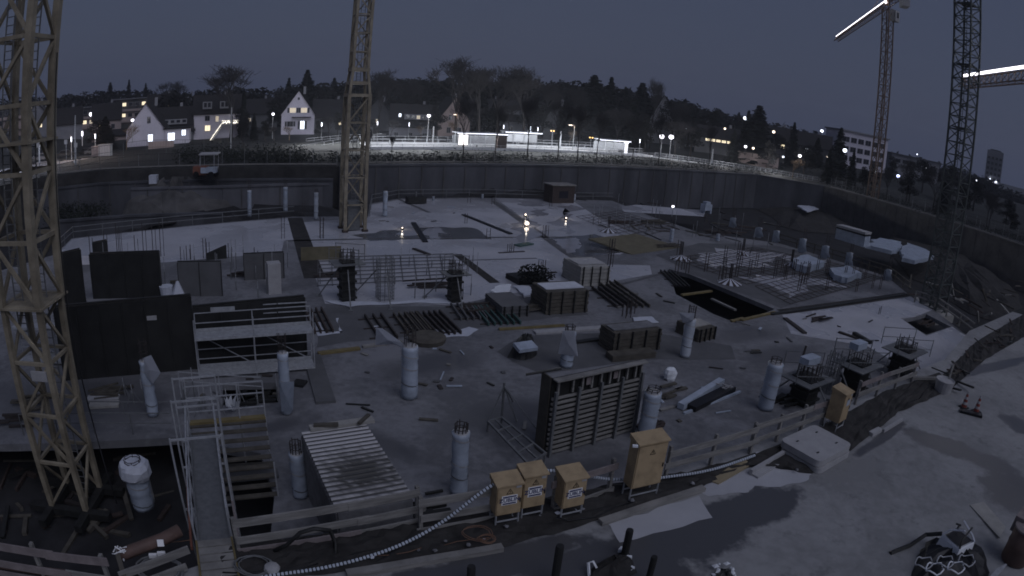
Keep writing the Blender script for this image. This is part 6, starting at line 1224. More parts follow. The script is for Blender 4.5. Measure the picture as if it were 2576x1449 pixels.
# boards of the container front barrier
for i, a in enumerate(((1020, 1306, 1052, 1298, .9, 'wood'),)): pass
# broken planks and red pipes between the left fence and the gangway
def stick(name, p0, p1, w, h, mt, label, cat='plank', group='loose boards by the gangway'):
    m = MB(); m.bar(p0, p1, w, h); return thing(name, m, mt, label, cat, group)
stick('plank', P(300, 1449, .3), P(475, 1382, .5), .05, .22, 'wood', 'loose board sloping up to the gangway, the upper one'); stick('plank', P(330, 1478, .1), P(470, 1425, .25), .05, .2, 'wood', 'loose board sloping up to the gangway, the lower one'); stick('plank', P(296, 1395, .6), P(325, 1490, .05), .12, .06, 'wood_dark', 'upright board end at the corner of the left fence')
def tubething(name, pts, r, mt, label, cat, group=None, n=8, bands=None): m = MB(); m.path(pts, r, n, bands); return thing(name, m, mt, label, cat, group, True)
tubething('clay_pipe', [P(300, 1398, .35), P(330, 1386, .4), P(410, 1356, .45), P(452, 1334, .5)], .16, 'clay', 'red-brown pipe lying by the gangway foot', 'pipe', 'red pipes by the gangway'); tubething('clay_pipe', [P(-20, 1418, .25), P(150, 1442, .28), P(285, 1462, .3)], .11, 'clay', 'long red pipe along the bottom left fence', 'pipe', 'red pipes by the gangway')
b = P(404, 1366, .62); m = MB(); m.box(b, (.16, .05, .16), .4, tilt=-.6); thing('paper_label', m, 'white', 'small white paper label on the red-brown pipe', 'label')
for i, (x, y) in enumerate(((385, 1398), (406, 1393))): b = P(x, y, .3); m = MB(); m.box(b, (.2, .08, .1), .4); thing('warning_tape', m, ['white', 'red'][0], 'scrap of white and red warning tape, the %s one' % ('left', 'right')[i], 'tape')
m = MB(); R = random.Random(3); b = P(302, 1390, .45)
for _ in range(10): m.path([b+Vector((R.uniform(-.2, .2), R.uniform(-.15, .15), R.uniform(-.15, .15))) for _ in range(3)], .02, 4)
thing('foil_scrap', m, 'white', 'crumpled shiny foil scrap on the corner of the left fence', 'foil')
def coil(name, c, rr, turns, r, mt, label, seed, tail=None):
    R = random.Random(seed); pts = []
    for i in range(turns*14): a = 6.283*i/14; k = rr*(1+.18*math.sin(i*.37+seed)); pts.append(c+Vector((math.cos(a)*k, math.sin(a)*k*.8, .06+.02*math.sin(i*.9)+.01*i/14)))
    if tail: pts += tail
    return tubething(name, pts, r, mt, label, 'cable', 'cables on the soil strip', 5)
coil('cable', P(640, 1430, .12), .42, 3, .018, 'galv_dark', 'grey cable coil beside the wooden steps', 1); coil('cable', P(400, 1440, .1), .55, 3, .03, 'galv_dark', 'dark hose coil between the left fence and the steps', 2)
coil('cable', P(1195, 1345, .2), .36, 2, .009, 'orange_cord', 'big loop of thin orange cord under the first yellow box', 3, [P(1150, 1362, .2), P(1115, 1372, .15)]); coil('cable', P(1222, 1360, .2), .2, 3, .009, 'orange_cord', 'small loop of thin orange cord beside the big loop', 4)
tubething('cable', [P(x, y, .16) for x, y in ((940, 1398), (985, 1396), (1030, 1388), (1060, 1378))], .009, 'orange_cord', 'straight orange cord lying on the soil', 'cable', 'cables on the soil strip', 5); tubething('cable', [P(x, y, .2+.0*x) for x, y in ((330, 1380), (400, 1366), (455, 1362))]+[P(480, 1358, .5)], .009, 'orange_cord', 'orange cord across the red-brown pipe', 'cable', 'cables on the soil strip', 5)
tubething('cable', [P(x, y, z) for x, y, z in ((690, 1385, .2), (720, 1372, .4), (755, 1340, .9), (790, 1330, 1.0), (830, 1334, .95), (842, 1362, .3), (846, 1392, .15))], .05, 'darkmetal', 'thick dark hose looped over the board fence', 'cable', 'cables on the soil strip', 6)
tubething('cable', [P(x, y, z) for x, y, z in ((1400, 1300, .3), (1430, 1310, .15), (1500, 1300, .15), (1560, 1270, .15), (1600, 1262, .15))], .02, 'black', 'black cable from the third yellow box to the tallest one', 'cable', 'cables on the soil strip', 5); tubething('cable', [P(x, y, .16) for x, y in ((1690, 1200), (1740, 1190), (1800, 1180), (1850, 1160), (1900, 1140))], .03, 'darkmetal', 'dark cable under the hose right of the tallest yellow box', 'cable', 'cables on the soil strip', 5)
tubething('cable', [P(x, y, .15) for x, y in ((560, 1440), (620, 1442), (690, 1436), (760, 1430), (800, 1418))], .02, 'black', 'black cable snaking from the steps', 'cable', 'cables on the soil strip', 5)
# ribbed white hose
hp = [(600, 1462, .12), (680, 1448, .14), (760, 1437, .14), (830, 1425, .14), (910, 1405, .16), (990, 1378, .2), (1060, 1345, .3), (1120, 1308, .55), (1165, 1274, .85), (1205, 1243, 1.1), (1245, 1217, 1.28), (1290, 1198, 1.35), (1340, 1187, 1.38), (1390, 1184, 1.3), (1435, 1189, 1.1), (1480, 1197, .8), (1530, 1205, .5), (1590, 1206, .35), (1650, 1203, .25), (1700, 1197, .22), (1750, 1190, .2), (1800, 1179, .2), (1850, 1163, .2), (1900, 1145, .2)]
kp = [P(*h) for h in hp]; pts = []
for i in range(len(kp)-1):
    p0, p1, p2, p3 = kp[max(i-1, 0)], kp[i], kp[i+1], kp[min(i+2, len(kp)-1)]; k = max(2, int((p2-p1).length/.030))
    for j in range(k): t = j/k; pts.append(.5*((2*p1)+(p2-p0)*t+(2*p0-5*p1+4*p2-p3)*t*t+(-p0+3*p1-3*p2+p3)*t**3))
m = MB(); m.path(pts, lambda i: .046 if i % 3 else .036, 7, lambda i: 1 if i % 3 == 0 else 0)
thing('ribbed_hose', m, ['hose_white', 'black'], 'long white ribbed hose with dark rings snaking over the fence and the yellow boxes', 'hose')
# ---------------------------------------------------------------- yellow distribution boxes
def text(body, size, loc, rot, mt, parent, name='lettering'):
    c = bpy.data.curves.new(name, 'FONT'); c.body = body; c.size = size; c.extrude = .002; c.align_x = 'CENTER'; c.align_y = 'CENTER'; c.offset = size*.02; c.materials.append(M[mt]); o = bpy.data.objects.new(name, c); COL.objects.link(o); o.parent = parent; me = bpy.data.meshes.new_from_object(o); bpy.data.objects.remove(o); o = bpy.data.objects.new(name, me); COL.objects.link(o); o.parent = parent; o.location = loc; o.rotation_euler = rot; return o
def ybox(x0, y0, x1, y1, legz, w, hgt, dp, label, plate=True, az=None, hood=.05, sticker=True, mt='box_yellow'):
    a = P(x0, y0, legz); az = AZ*.8 if az is None else az; ro = root('distribution_box', (a.x, a.y, 0.04), label, 'electrical box', 'yellow electrical boxes', az, world=False)
    z0 = legz-.04; m = MB(); m.box((w/2, dp/2, z0+hgt/2), (w, dp, hgt)); m.build('cabinet', mt, ro)
    m = MB(); m.add([(-.03, -.06, z0+hgt), (w+.03, -.06, z0+hgt), (w+.03, dp+.03, z0+hgt+.1), (-.03, dp+.03, z0+hgt+.1), (-.03, -.06, z0+hgt-.04), (w+.03, -.06, z0+hgt-.04), (w+.03, dp+.03, z0+hgt-.04), (-.03, dp+.03, z0+hgt-.04)], [(0, 1, 2, 3), (0, 4, 5, 1), (1, 5, 6, 2), (2, 6, 7, 3), (3, 7, 4, 0)]); m.build('roof', mt, ro)
    m = MB(); m.box((w/2, -.012, z0+hgt*.48), (w*.94, .02, hgt*.9)); D_ = m.build('door', mt, ro); m = MB(); m.box((w*.93, -.03, z0+hgt*.45), (.025, .03, .12)); m.build('handle', 'black', D_)
    m = MB()
    for sx in (0.03, w-.03):
        for sy in (.03, dp-.03): m.bar((sx, sy, 0), (sx, sy, z0), .035)
        m.bar((sx, -.12, .02), (sx, dp+.12, .02), .035)
    m.bar((.03, .03, z0*.45), (w-.03, .03, z0*.45), .03); m.bar((.03, dp-.03, z0*.45), (w-.03, dp-.03, z0*.45), .03); m.build('leg_frame', 'galv', ro)
    def plate_at(cx, cz, pw, ph, mm, yy=-.026, nm='plate'): q = MB(); q.box((cx, yy, cz), (pw, .008, ph)); return q.build(nm, mm, D_)
    # warning triangle with a bolt
    tz = z0+hgt*.78; s = .085; q = MB()
    for (ax, az_, bx, bz) in ((-s, -s*.8, s, -s*.8), (s, -s*.8, 0, s*.9), (0, s*.9, -s, -s*.8)): q.bar((w*.5+ax, -.028, tz+az_), (w*.5+bx, -.028, tz+bz), .012, .008)
    q.bar((w*.5+.01, -.028, tz+.035), (w*.5-.012, -.028, tz-.005), .01, .006); q.bar((w*.5-.012, -.028, tz-.005), (w*.5+.012, -.028, tz-.008), .01, .006); q.bar((w*.5+.012, -.028, tz-.008), (w*.5-.004, -.028, tz-.05), .01, .006); q.build('warning_triangle', 'black', D_)
    if plate:
        pz = z0+hgt*.5; pw, ph = w*.62, hgt*.3; plt_ = plate_at(w*.5, pz, pw, ph, 'white', nm='name_plate')
        for sg in (-1, 1): q = MB(); q.box((w*.5, -.032, pz+sg*ph*.36), (pw*.86, .006, ph*.14)); q.build('bar', 'blue_ink', plt_)
        text('ZÜBLIN', ph*.56, (w*.5, -.034, pz), (math.pi/2, 0, 0), 'blue_ink', plt_)
    if sticker: plate_at(w*.84, z0+hgt*.9, w*.2, hgt*.08, 'conpale', nm='sticker')
    return ro
ybox(1246, 1299, 1309, 1289, .44, .66, .92, .42, 'yellow box with a name plate, left one of the close pair under the hose')
ybox(1312, 1280, 1366, 1269, .44, .62, 1.0, .42, 'yellow box with a name plate, right one of the close pair under the hose')
ybox(1412, 1281, 1466, 1266, .42, .64, .90, .5, 'yellow box with a name plate standing alone between the pair and the tallest box')
ybox(1587, 1231, 1656, 1218, .5, .95, 1.42, .42, 'tallest yellow box, without a name plate, on a tube frame', plate=False, sticker=False, az=AZ*.75)
b5 = ybox(2108, 1066, 2138, 1054, .45, .62, 1.15, .6, 'slim yellow box with a pale sticker, alone behind the concrete plates', plate=False, az=AZ*1.15)
m = MB(); m.box((.36, -.03, .45+.72), (.26, .01, .22)); q = m.build('plate', 'wrap', b5)
m = MB(); q = P(1598, 1122, 1.95); m.box(q, (.14, .08, .05)); thing('box_lamp', m, 'whitebag', 'small shiny fitting on the top left corner of the tallest yellow box', 'fitting')
# ---------------------------------------------------------------- concrete plates, kerb piece, boards
def rplate(c, sx, sy, z0, z1, rz, rr=.22):
    m = MB(); pts = []
    for cx, cy, a0 in ((1, 1, 0), (-1, 1, 90), (-1, -1, 180), (1, -1, 270)):
        for k in range(5): a = math.radians(a0+22.5*k); pts.append(Vector((cx*(sx/2-rr)+rr*math.cos(a), cy*(sy/2-rr)+rr*math.sin(a), 0)))
    R = Matrix.Rotation(rz, 3, 'Z'); m.prism([tuple((c+R @ p)[:2]) for p in pts], z0, z1); return m
pc = (P(1974, 1117, .5)+P(2133, 1106, .5)+P(2058, 1072, .5)+P(2052, 1158, .5))/4; az_p = math.radians(31)
for k, (dx, z0, z1, rz, l) in enumerate(((.04, .045, .24, az_p+.02, 'lower pale concrete plate of the two stacked by the fence'), (0, .27, .5, az_p, 'upper pale concrete plate with four lifting eyes, on top of its twin'))):
    m = rplate(Vector((pc.x+dx, pc.y-dx, 0)), 2.15, 1.75, z0, z1, rz); o = thing('concrete_plate', m, 'conpale', l, 'concrete plate', 'stacked concrete plates')
    if k:
        for sx in (-.6, .6):
            for sy in (-.45, .45): q = MB(); Rz = Matrix.Rotation(rz, 3, 'Z'); c = Vector((pc.x, pc.y, .505))+Rz @ Vector((sx, sy, 0)); q.box(c, (.12, .05, .02), rz); e = q.build('lifting_eye', 'black', None); e.parent = o; e.matrix_parent_inverse = Matrix.Translation(o.location).inverted()
for sx in (-.6, .6): q = MB(); Rz = Matrix.Rotation(az_p, 3, 'Z'); c = Vector((pc.x, pc.y, .255))+Rz @ Vector((sx, 0, 0)); q.box(c, (.08, 1.5, .028), az_p); thing('spacer_batten', q, 'wood_dark', 'thin batten between the two stacked concrete plates, %s end' % ('left' if sx < 0 else 'right'), 'batten')
m = MB(); a, b = P(1888, 1190, .12), P(1970, 1142, .12); m.bar(a+Z1*.0, b, .12, .24); m.bar(a+Vector((.12, -.12, -.06)), b+Vector((.12, -.12, -.06)), .25, .1); thing('kerb_piece', m, 'conpale', 'pale stepped kerb piece lying against the concrete plates', 'kerb')
m = MB(); A = [P(1786, 1208, .09), P(1808, 1216, .09), P(1890, 1168, .14), P(1868, 1150, .14)]; m.v += [tuple(v) for v in A]+[(v.x, v.y, v.z-.05) for v in A]; m.f += [(0, 1, 2, 3), (0, 4, 5, 1), (1, 5, 6, 2), (2, 6, 7, 3), (3, 7, 4, 0)]; m.mi += [0]*5; thing('ply_board', m, 'tan_sheet', 'tan plywood board lying beside the stepped kerb piece', 'board')
for a in ((872, 1444, 1072, 1410, .2, 'left one of the pale kerb boards along the soil strip'), (1072, 1410, 1264, 1377, .2, 'second pale kerb board along the soil strip'), (1510, 1314, 1640, 1270, .2, 'third pale kerb board, starting below the tallest yellow box'), (1640, 1270, 1770, 1228, .2, 'fourth pale kerb board, ending near the tan plywood board'), (2190, 1092, 2214, 1080, .22, 'short pale beam at the edge of the soil right of the concrete plates'), (2222, 1084, 2268, 1056, .1, 'thin pale batten at the road edge right of the short pale beam')):
    x0, y0, x1, y1, w, l = a; p, q = P(x0, y0, .11), P(x1, y1, .11); m = MB(); m.bar(p, q, w, .14); thing('kerb_board', m, 'wood' if x0 < 2000 else 'conpale', l, 'board', 'kerb boards')
# debris on the soil
R = random.Random(17)
for i in range(15):
    t = R.random(); x = 620+t*1500; yb = np.interp(x, [620, 870, 1265, 1510, 1765, 2040, 2150], [1440, 1425, 1360, 1298, 1215, 1180, 1110]); b = P(x, yb-R.uniform(0, 40), .16); m = MB(); s = R.uniform(.03, .08); m.lathe(b, [(s*.6, 0), (s, s*.4), (s*.5, s*.9)], 6); m.v = [(v[0]+R.uniform(-.02, .02), v[1]+R.uniform(-.02, .02), v[2]) for v in m.v]
    thing('stone', m, 'slab' if i % 4 else 'whitecloth', 'small stone or scrap lying on the soil strip', 'stone', 'stones on the soil strip')
b = P(685, 1434, .1); m = MB(); m.lathe(b, [(.13, 0), (.2, .05), (.17, .12), (.05, .16)], 10); thing('boulder', m, 'conpale', 'pale round stone near the start of the ribbed hose', 'stone')
# cones, concrete bucket, bollards
def cone(x, y, label):
    b = P(x, y, .04); ro = root('traffic_cone', tuple(b), label, 'traffic cone', 'traffic cones'); m = MB(); m.box(b+Z1*.025, (.42, .42, .05), .3); m.build('base', 'darkmetal', ro); r0, r1, z0, z1 = .15, .035, .05, .78
    for k in range(6): f0, f1 = k/6, (k+1)/6; m = MB(); m.tube(b+Z1*(z0+(z1-z0)*f0), b+Z1*(z0+(z1-z0)*f1), r0+(r1-r0)*f0, r0+(r1-r0)*f1, 12); m.build('band', 'red' if k % 2 == 0 else 'conpale', ro)
cone(2424, 1025, 'red and white traffic cone, left one of the two on the road'); cone(2455, 1036, 'red and white traffic cone, right one of the two on the road')
for x0, y0, x1, y1 in ((2415, 1032, 2470, 1046),): m = MB(); m.bar(P(x0, y0, .1), P(x1, y1, .1), .35, .1); thing('rubber_mat', m, 'black', 'dark flat strip under the two traffic cones', 'mat')
b = P(2370, 985, .04); ro = root('bucket', tuple(b), 'big pale concrete tub at the road edge before the last fence', 'tub'); m = MB(); m.lathe(b, [(.42, 0), (.52, .6), (.5, .62), (.44, .55)], 16); m.build('tub', 'conpale', ro); m = MB(); m.tube(b+Vector((.3, .1, .3)), b+Vector((.7, .5, 1.2)), .05, n=6); m.build('stick', 'wood', ro)
m = MB(); m.bar(P(2280, 950, .2), P(2362, 952, .25), .18, .12); thing('plank', m, 'wood', 'pale plank at the end of the last fence beside the tub', 'plank')
for x, y, yt, w, l in ((1394, 1470, 1376, .095, 'dark post at the bottom edge, the left one'), (1570, 1400, 1336, .095, 'dark post standing on the wet yard, the tallest one'), (1628, 1470, 1404, .08, 'thin dark post beside the white scraps'), (1184, 1470, 1428, .095, 'dark post stub cut by the bottom edge')):
    b = P(x, y, .04); zt = hz(b, yt); m = MB(); m.lathe(b, [(w*1.6, 0), (w*1.6, .04), (w, .05), (w, zt-.06), (w*.9, zt)], 10); thing('post', m, 'blackply', l, 'post', 'dark posts on the yard')
# bottom edge scraps, straps, bags
def crumple(name, x, y, s, mt, label, seed, n=14, z=.05, cat='scrap', group='white scraps at the bottom edge'):
    b = P(x, y, z); R = random.Random(seed); m = MB()
    for _ in range(n):
        p = b+Vector((R.uniform(-s, s), R.uniform(-s, s), R.uniform(0, s*.5))); k = s*R.uniform(.2, .45); a = R.uniform(0, 6.28); x_ = Vector((math.cos(a), math.sin(a), R.uniform(-.4, .4)))*k; y_ = Vector((-math.sin(a), math.cos(a), R.uniform(-.4, .6)))*k*.6; m.add([p-x_, p+y_, p+x_, p-y_, p+Vector((0, 0, .04))], [(0, 1, 4), (1, 2, 4), (2, 3, 4), (3, 0, 4), (3, 2, 1, 0)])
    return thing(name, m, mt, label, cat, group)
m = MB(); m.path([P(x, y, z) for x, y, z in ((1483, 1460, .05), (1480, 1416, .25), (1492, 1412, .3), (1505, 1436, .1), (1530, 1452, .05))], .035, 4); thing('white_strap', m, 'whitebag', 'white woven strap sticking up at the bottom edge', 'strap')
heap('soil_heap', [P(x, y, .04) for x, y in ((1465, 1470), (1500, 1420), (1540, 1395), (1590, 1400), (1600, 1440), (1560, 1480))], .04, .25, 8, 'soil', 'dark heap at the bottom edge around the white strap')
for i, (x, y) in enumerate(((1562, 1383), (1572, 1391), (1581, 1403), (1588, 1432), (1558, 1446))): b = P(x, y, .1); m = MB(); m.box(b, (.16, .09, .1), 1+i); thing('paver_scrap', m, 'whitebag', 'small white block in the curved row beside the dark posts', 'block', 'curved row of white blocks')
crumple('white_foil', 1820, 1446, .28, 'whitebag', 'white foil scraps at the bottom edge, middle', 2, group='foil'); heap('rubble_sack', [P(x, y, .04) for x, y in ((1790, 1470), (1800, 1436), (1840, 1434), (1850, 1470))], .04, .2, 9, 'black', 'black sack under the white foil scraps at the bottom edge', 'sack')
# big open bag with dark coils on the right
b = P(2385, 1408, .04); ro = root('big_bag', tuple(b), 'open white big bag with long lifting straps beside the dark coils', 'big bag'); m = MB(); R = random.Random(5); s = .38
pts = [(-s, -s), (s, -s), (s, s), (-s, s)]; rz = .25; Rm = Matrix.Rotation(rz, 3, 'Z'); lv = [(0, 1.), (.35, 1.12), (.7, 1.05), (.78, 1.)]; vv = []
for z_, f in lv: vv += [b+Rm @ Vector((x*f, y*f, z_+R.uniform(-.03, .03))) for x, y in pts]
m.add(vv, [(k*4+i, k*4+(i+1) % 4, (k+1)*4+(i+1) % 4, (k+1)*4+i) for k in range(3) for i in range(4)]+[(7+4, 6+4, 5+4, 4+4)]); m.build('sack', 'whitebag', ro)
m = MB(); m.add([v-Z1*.04*0+Vector((0, 0, .012)) for v in [b+Rm @ Vector((x*.86, y*.86, .76)) for x, y in pts]], [(0, 1, 2, 3)]); m.build('filling', 'black', ro)
for i in range(4): m = MB(); x, y = pts[i]; q = b+Rm @ Vector((x, y, .76)); m.path([q, q*.7+b*.3+Z1*.42, (b+Rm @ Vector((pts[(i+1) % 4][0]*.5, pts[(i+1) % 4][1]*.5, 1.18)))], .03, 4); m.build('strap', 'whitecloth' if i % 2 else 'darkmetal', ro)
heap('rubble_heap', [P(x, y, .04) for x, y in ((2290, 1480), (2298, 1400), (2330, 1365), (2400, 1370), (2470, 1380), (2490, 1440), (2450, 1490))], .04, .55, 7, 'black', 'black glossy heap of sacks around the big bag', 'heap')
for i in range(5): c = P(2325+i*26, 1415+(i % 2)*16, .6); tubething('wire_coil', [c+Vector((math.cos(a*.45)*.28*(1+.1*math.sin(a)), math.sin(a*.45)*.24, .05*math.sin(a*1.7)+.1*i/5)) for a in range(15)], .025, 'whitebag' if i % 2 else 'galv', 'shiny strip coil on the black heap, %s from the left' % ('first', 'second', 'third', 'fourth', 'fifth')[i], 'coil', 'shiny coils on the black heap', 4)
m = MB(); m.path([P(x, y, z) for x, y, z in ((2240, 1392, .06), (2290, 1372, .1), (2330, 1345, .3), (2370, 1342, .5))], .07, 5); thing('dark_bundle', m, 'darkmetal', 'dark bundle of straps trailing left from the black heap', 'bundle')
# round brick-coloured drum with a pale lid
b = P(2550, 1408, .04); ro = root('drum', tuple(b), 'brick-coloured drum with a pale lid cut by the right edge', 'drum'); m = MB(); m.lathe(b, [(.46, 0), (.5, .05), (.5, .55), (.52, .6), (.5, .65), (.5, 1.1)], 24); m.build('barrel', 'clay', ro, True); m = MB(); m.lathe(b+Z1*1.1, [(.53, 0), (.53, .06), (.45, .08)], 24); m.build('lid', 'wood_red', ro)
m = MB(); m.box(b+Vector((.1, .55, 1.05)), (.8, .35, .5), .5); thing('brick_box', m, 'wood_red', 'pale pinkish box behind the lid of the drum', 'box')
m = MB(); p0, p1 = P(2475, 1470, .3), P(2510, 1432, .35)
for f in (0, .5, 1): m.bar(p0+Vector((.45, .1, 0))*f, p1+Vector((.45, .1, 0))*f, .06)
for t in (0, .3, .6, 1): m.bar(p0.lerp(p1, t), p0.lerp(p1, t)+Vector((.45, .1, 0)), .05)
thing('metal_rack', m, 'galv', 'light metal rack leaning at the foot of the drum', 'rack')
m = MB(); m.add([P(2440, 1270, .06), P(2475, 1262, .06), P(2530, 1325, .12), P(2515, 1352, .12)], [(0, 1, 2, 3)]); m.v += [(v[0], v[1], v[2]-.04) for v in m.v]; m.f += [(0, 4, 5, 1), (1, 5, 6, 2), (2, 6, 7, 3), (3, 7, 4, 0)]; m.mi += [0]*4; thing('wet_board', m, 'conside', 'pale wet board lying left of the drum', 'board')
# ---------------------------------------------------------------- fences round the pit on street level
def mesh_fence(pts, h, label, post=3.0, mt='fence_mesh', step=.45, planks=None):
    ro = root('site_fence', tuple(pts[0]), label, 'fence', 'wire fences round the pit'); m = MB(); w = MB()
    for a, b in zip(pts, pts[1:]):
        a, b = Vector(a), Vector(b); d = b-a; L = d.length; n = max(1, int(L/post))
        for i in range(n+1): m.bar(a+d*i/n-Z1*.1, a+d*i/n+Z1*(h+.05), .07)
        for f in (.02, .5, 1.): w.bar(a+Z1*h*f, b+Z1*h*f, .05)
        k = int(L/step)
        for i in range(k): w.bar(a+d*i/k+Z1*.02, a+d*i/k+Z1*h, .016)
    m.split('post', 'galv_dark', ro); w.build('wire_panel', mt, ro)
    if planks:
        m = MB()
        for a, b in zip(pts, pts[1:]): m.bar(Vector(a)+Z1*.12, Vector(b)+Z1*.12, .05, .22)
        m.build('toe_board', planks, ro)
    return ro
mesh_fence([(-63.5, 65.2, 1.2), (-56.5, 71.2, 1.2), (-23.5, 79.0, 1.2)], 1.8, 'wire fence on the left retaining wall', planks='wood')
mesh_fence([(-22.5, 80, 1.3), (12, 102, 1.3), (47, 124, 1.3)], 1.1, 'wire fence above the middle retaining wall', planks='wood')
mesh_fence([(62.5, 117.4, 1.3), (77.6, 72.8, 1.3), (87, 56, 1.3)], 1.8, 'wire fence along the road at the right end of the pit', planks='wood')
mesh_fence([(65.5, 121, 1.3), (82, 75, 1.3), (92, 56, 1.3)], 2.0, 'second wire fence on the far side of the right-hand road')
mesh_fence([tuple(far(130, 440, 98)), tuple(far(250, 405, 100)), tuple(far(370, 388, 103)), tuple(far(560, 386, 105)), tuple(far(740, 392, 108))], 2.2, 'pale fenced ramp wall along the street at the upper left')
# streets
def road(name, a_pts, b_pts, z, m_): mb = MB(); mb.sheet([tuple(p[:2]) for p in a_pts]+[tuple(p[:2]) for p in reversed(b_pts)], z); return struct(name, mb, m_)
def strip3(name, rowa, rowb, m_, n=14):
    mb = MB()
    for i in range(n+1):
        t = i/n*(len(rowa)-1); k = min(int(t), len(rowa)-2); f = t-k
        for row in (rowa, rowb): p = Vector(row[k]).lerp(Vector(row[k+1]), f); mb.v.append((p.x, p.y, ter(p.x, p.y)+.06))
    for i in range(n): a = 2*i; mb.f.append((a, a+2, a+3, a+1)); mb.mi.append(0)
    return struct(name, mb, m_)
strip3('road', [(64.0, 119, 0), (79.4, 74, 0), (89, 56, 0)], [(67, 121.5, 0), (84, 76, 0), (94, 57, 0)], 'asphalt')
strip3('street', [far(-20, 475, 92), far(60, 440, 100), far(140, 415, 108), far(250, 388, 118), far(330, 366, 135)], [far(-20, 430, 110), far(60, 412, 118), far(140, 392, 125), far(250, 372, 132), far(320, 360, 145)], 'slab')
for x, y, r, e, c in ((30, 395, 108, 1500, COOL), (100, 385, 108, 900, COOL), (180, 372, 116, 900, (1, .8, .7)), (240, 365, 122, 700, (1, .78, .66))):
    q = far(x, y, r); lamp(x, y+28, y-28, r, 'lampcool', e, c, 'slim street lamp lighting the pale street %s' % {30: 'at the far left edge', 100: 'behind the near yellow mast', 180: 'above the parked cars', 240: 'at the foot of the sloping garden'}[x], 'tall', 'galv', 'street lamps', .12)
def car(x, y, r, label, mt, rz, parent=None):
    p = far(x, y, r); p.z = ter(p.x, p.y)+.08; ro = root('parked_car', tuple(p), label, 'car', 'cars parked on the upper left street', rz, world=False); m = MB()
    prof = [(-2.1, .35), (-2.1, .85), (-1.5, .95), (-1.0, 1.42), (.6, 1.45), (1.2, .98), (2.0, .85), (2.1, .4)]
    for s in (-1, 1): pass
    n = len(prof); vv = [(x_, -.85, z_) for x_, z_ in prof]+[(x_, .85, z_) for x_, z_ in prof]; m.add(vv, [tuple(range(n)), tuple(range(2*n-1, n-1, -1))]+[(i, n+i, n+(i+1) % n, (i+1) % n) for i in range(n)]); m.build('body', mt, ro)
    m = MB()
    for s in (-1, 1): m.add([(-1.35, s*.86, .95), (-.95, s*.86, 1.36), (.55, s*.86, 1.38), (1.05, s*.86, .98)], [(0, 1, 2, 3), (3, 2, 1, 0)])
    m.build('side_window', 'window', ro)
    for sx in (-1.3, 1.3):
        for sy in (-.8, .8): m = MB(); m.tube((sx, sy-.1, .32), (sx, sy+.1, .32), .32, n=12); m.build('wheel', 'black', ro)
    return ro
for i, a in enumerate(((220, 352, 135, 'dark parked car just right of the tall lamp tube', 'darkmetal'), (236, 356, 132, 'dark parked car at the foot of the garden slope', 'houseD'), (165, 372, 128, 'dark parked car behind the pale signs', 'darkmetal'), (100, 386, 122, 'dark parked car seen through the near yellow mast', 'houseD'), (60, 398, 118, 'dark parked car at the left edge behind the mast', 'darkmetal'))): car(*a, .5+.1*i)
for x, y0, y1, w, l in ((372, 345, 372, 1.3, 'x'),): pass
q = far(265, 378, 120); q.z = ter(q.x, q.y); m = MB(); m.box(q+Z1*1.0, (2.6, 1., 2.0), .2); m.box(q+Z1*2.04, (2.8, 1.2, .12), .2); thing('switch_cabinet', m, 'conpale', 'pale switch cabinet by the street fence below the tall dark yew', 'cabinet', 'cabinets by the street'); q = far(242, 379, 121); q.z = ter(q.x, q.y); m = MB(); m.box(q+Z1*.9, (1.6, 1., 1.8), .2); m.box(q+Z1*1.84, (1.8, 1.2, .1), .2); thing('switch_cabinet', m, 'wood_red', 'smaller pinkish cabinet left of the pale switch cabinet', 'cabinet', 'cabinets by the street')
for i, (x, y, l) in enumerate(((190, 404, 'a'),)): pass
for x, yb, yt, l in ((192, 418, 360, 'square sign on a thin post above the lower street, right of the mast'), (167, 402, 352, 'pale box sign on a post between the two violet lamps'), (98, 410, 360, 'thin sign post seen through the near yellow mast')):
    b = far(x, yb, 104); zt = hz(b, yt); ro = root('street_sign', tuple(b), l, 'sign', 'street signs'); m = MB(); m.tube(b, (b.x, b.y, zt), .05, n=6); m.build('post', 'galv', ro); m = MB(); m.box((b.x, b.y-.08, zt-.3), (.7, .05, .7)); m.build('sign_face', 'conpale', ro)
def cw_(m): return {'wood_dark': 'brownish', 'rust': 'rusty', 'rebar': 'dark thin', 'darkmetal': 'black', 'conside': 'pale grey', 'wood': 'pale', 'wrap': 'bluish', 'slab_dry': 'grey'}[m]
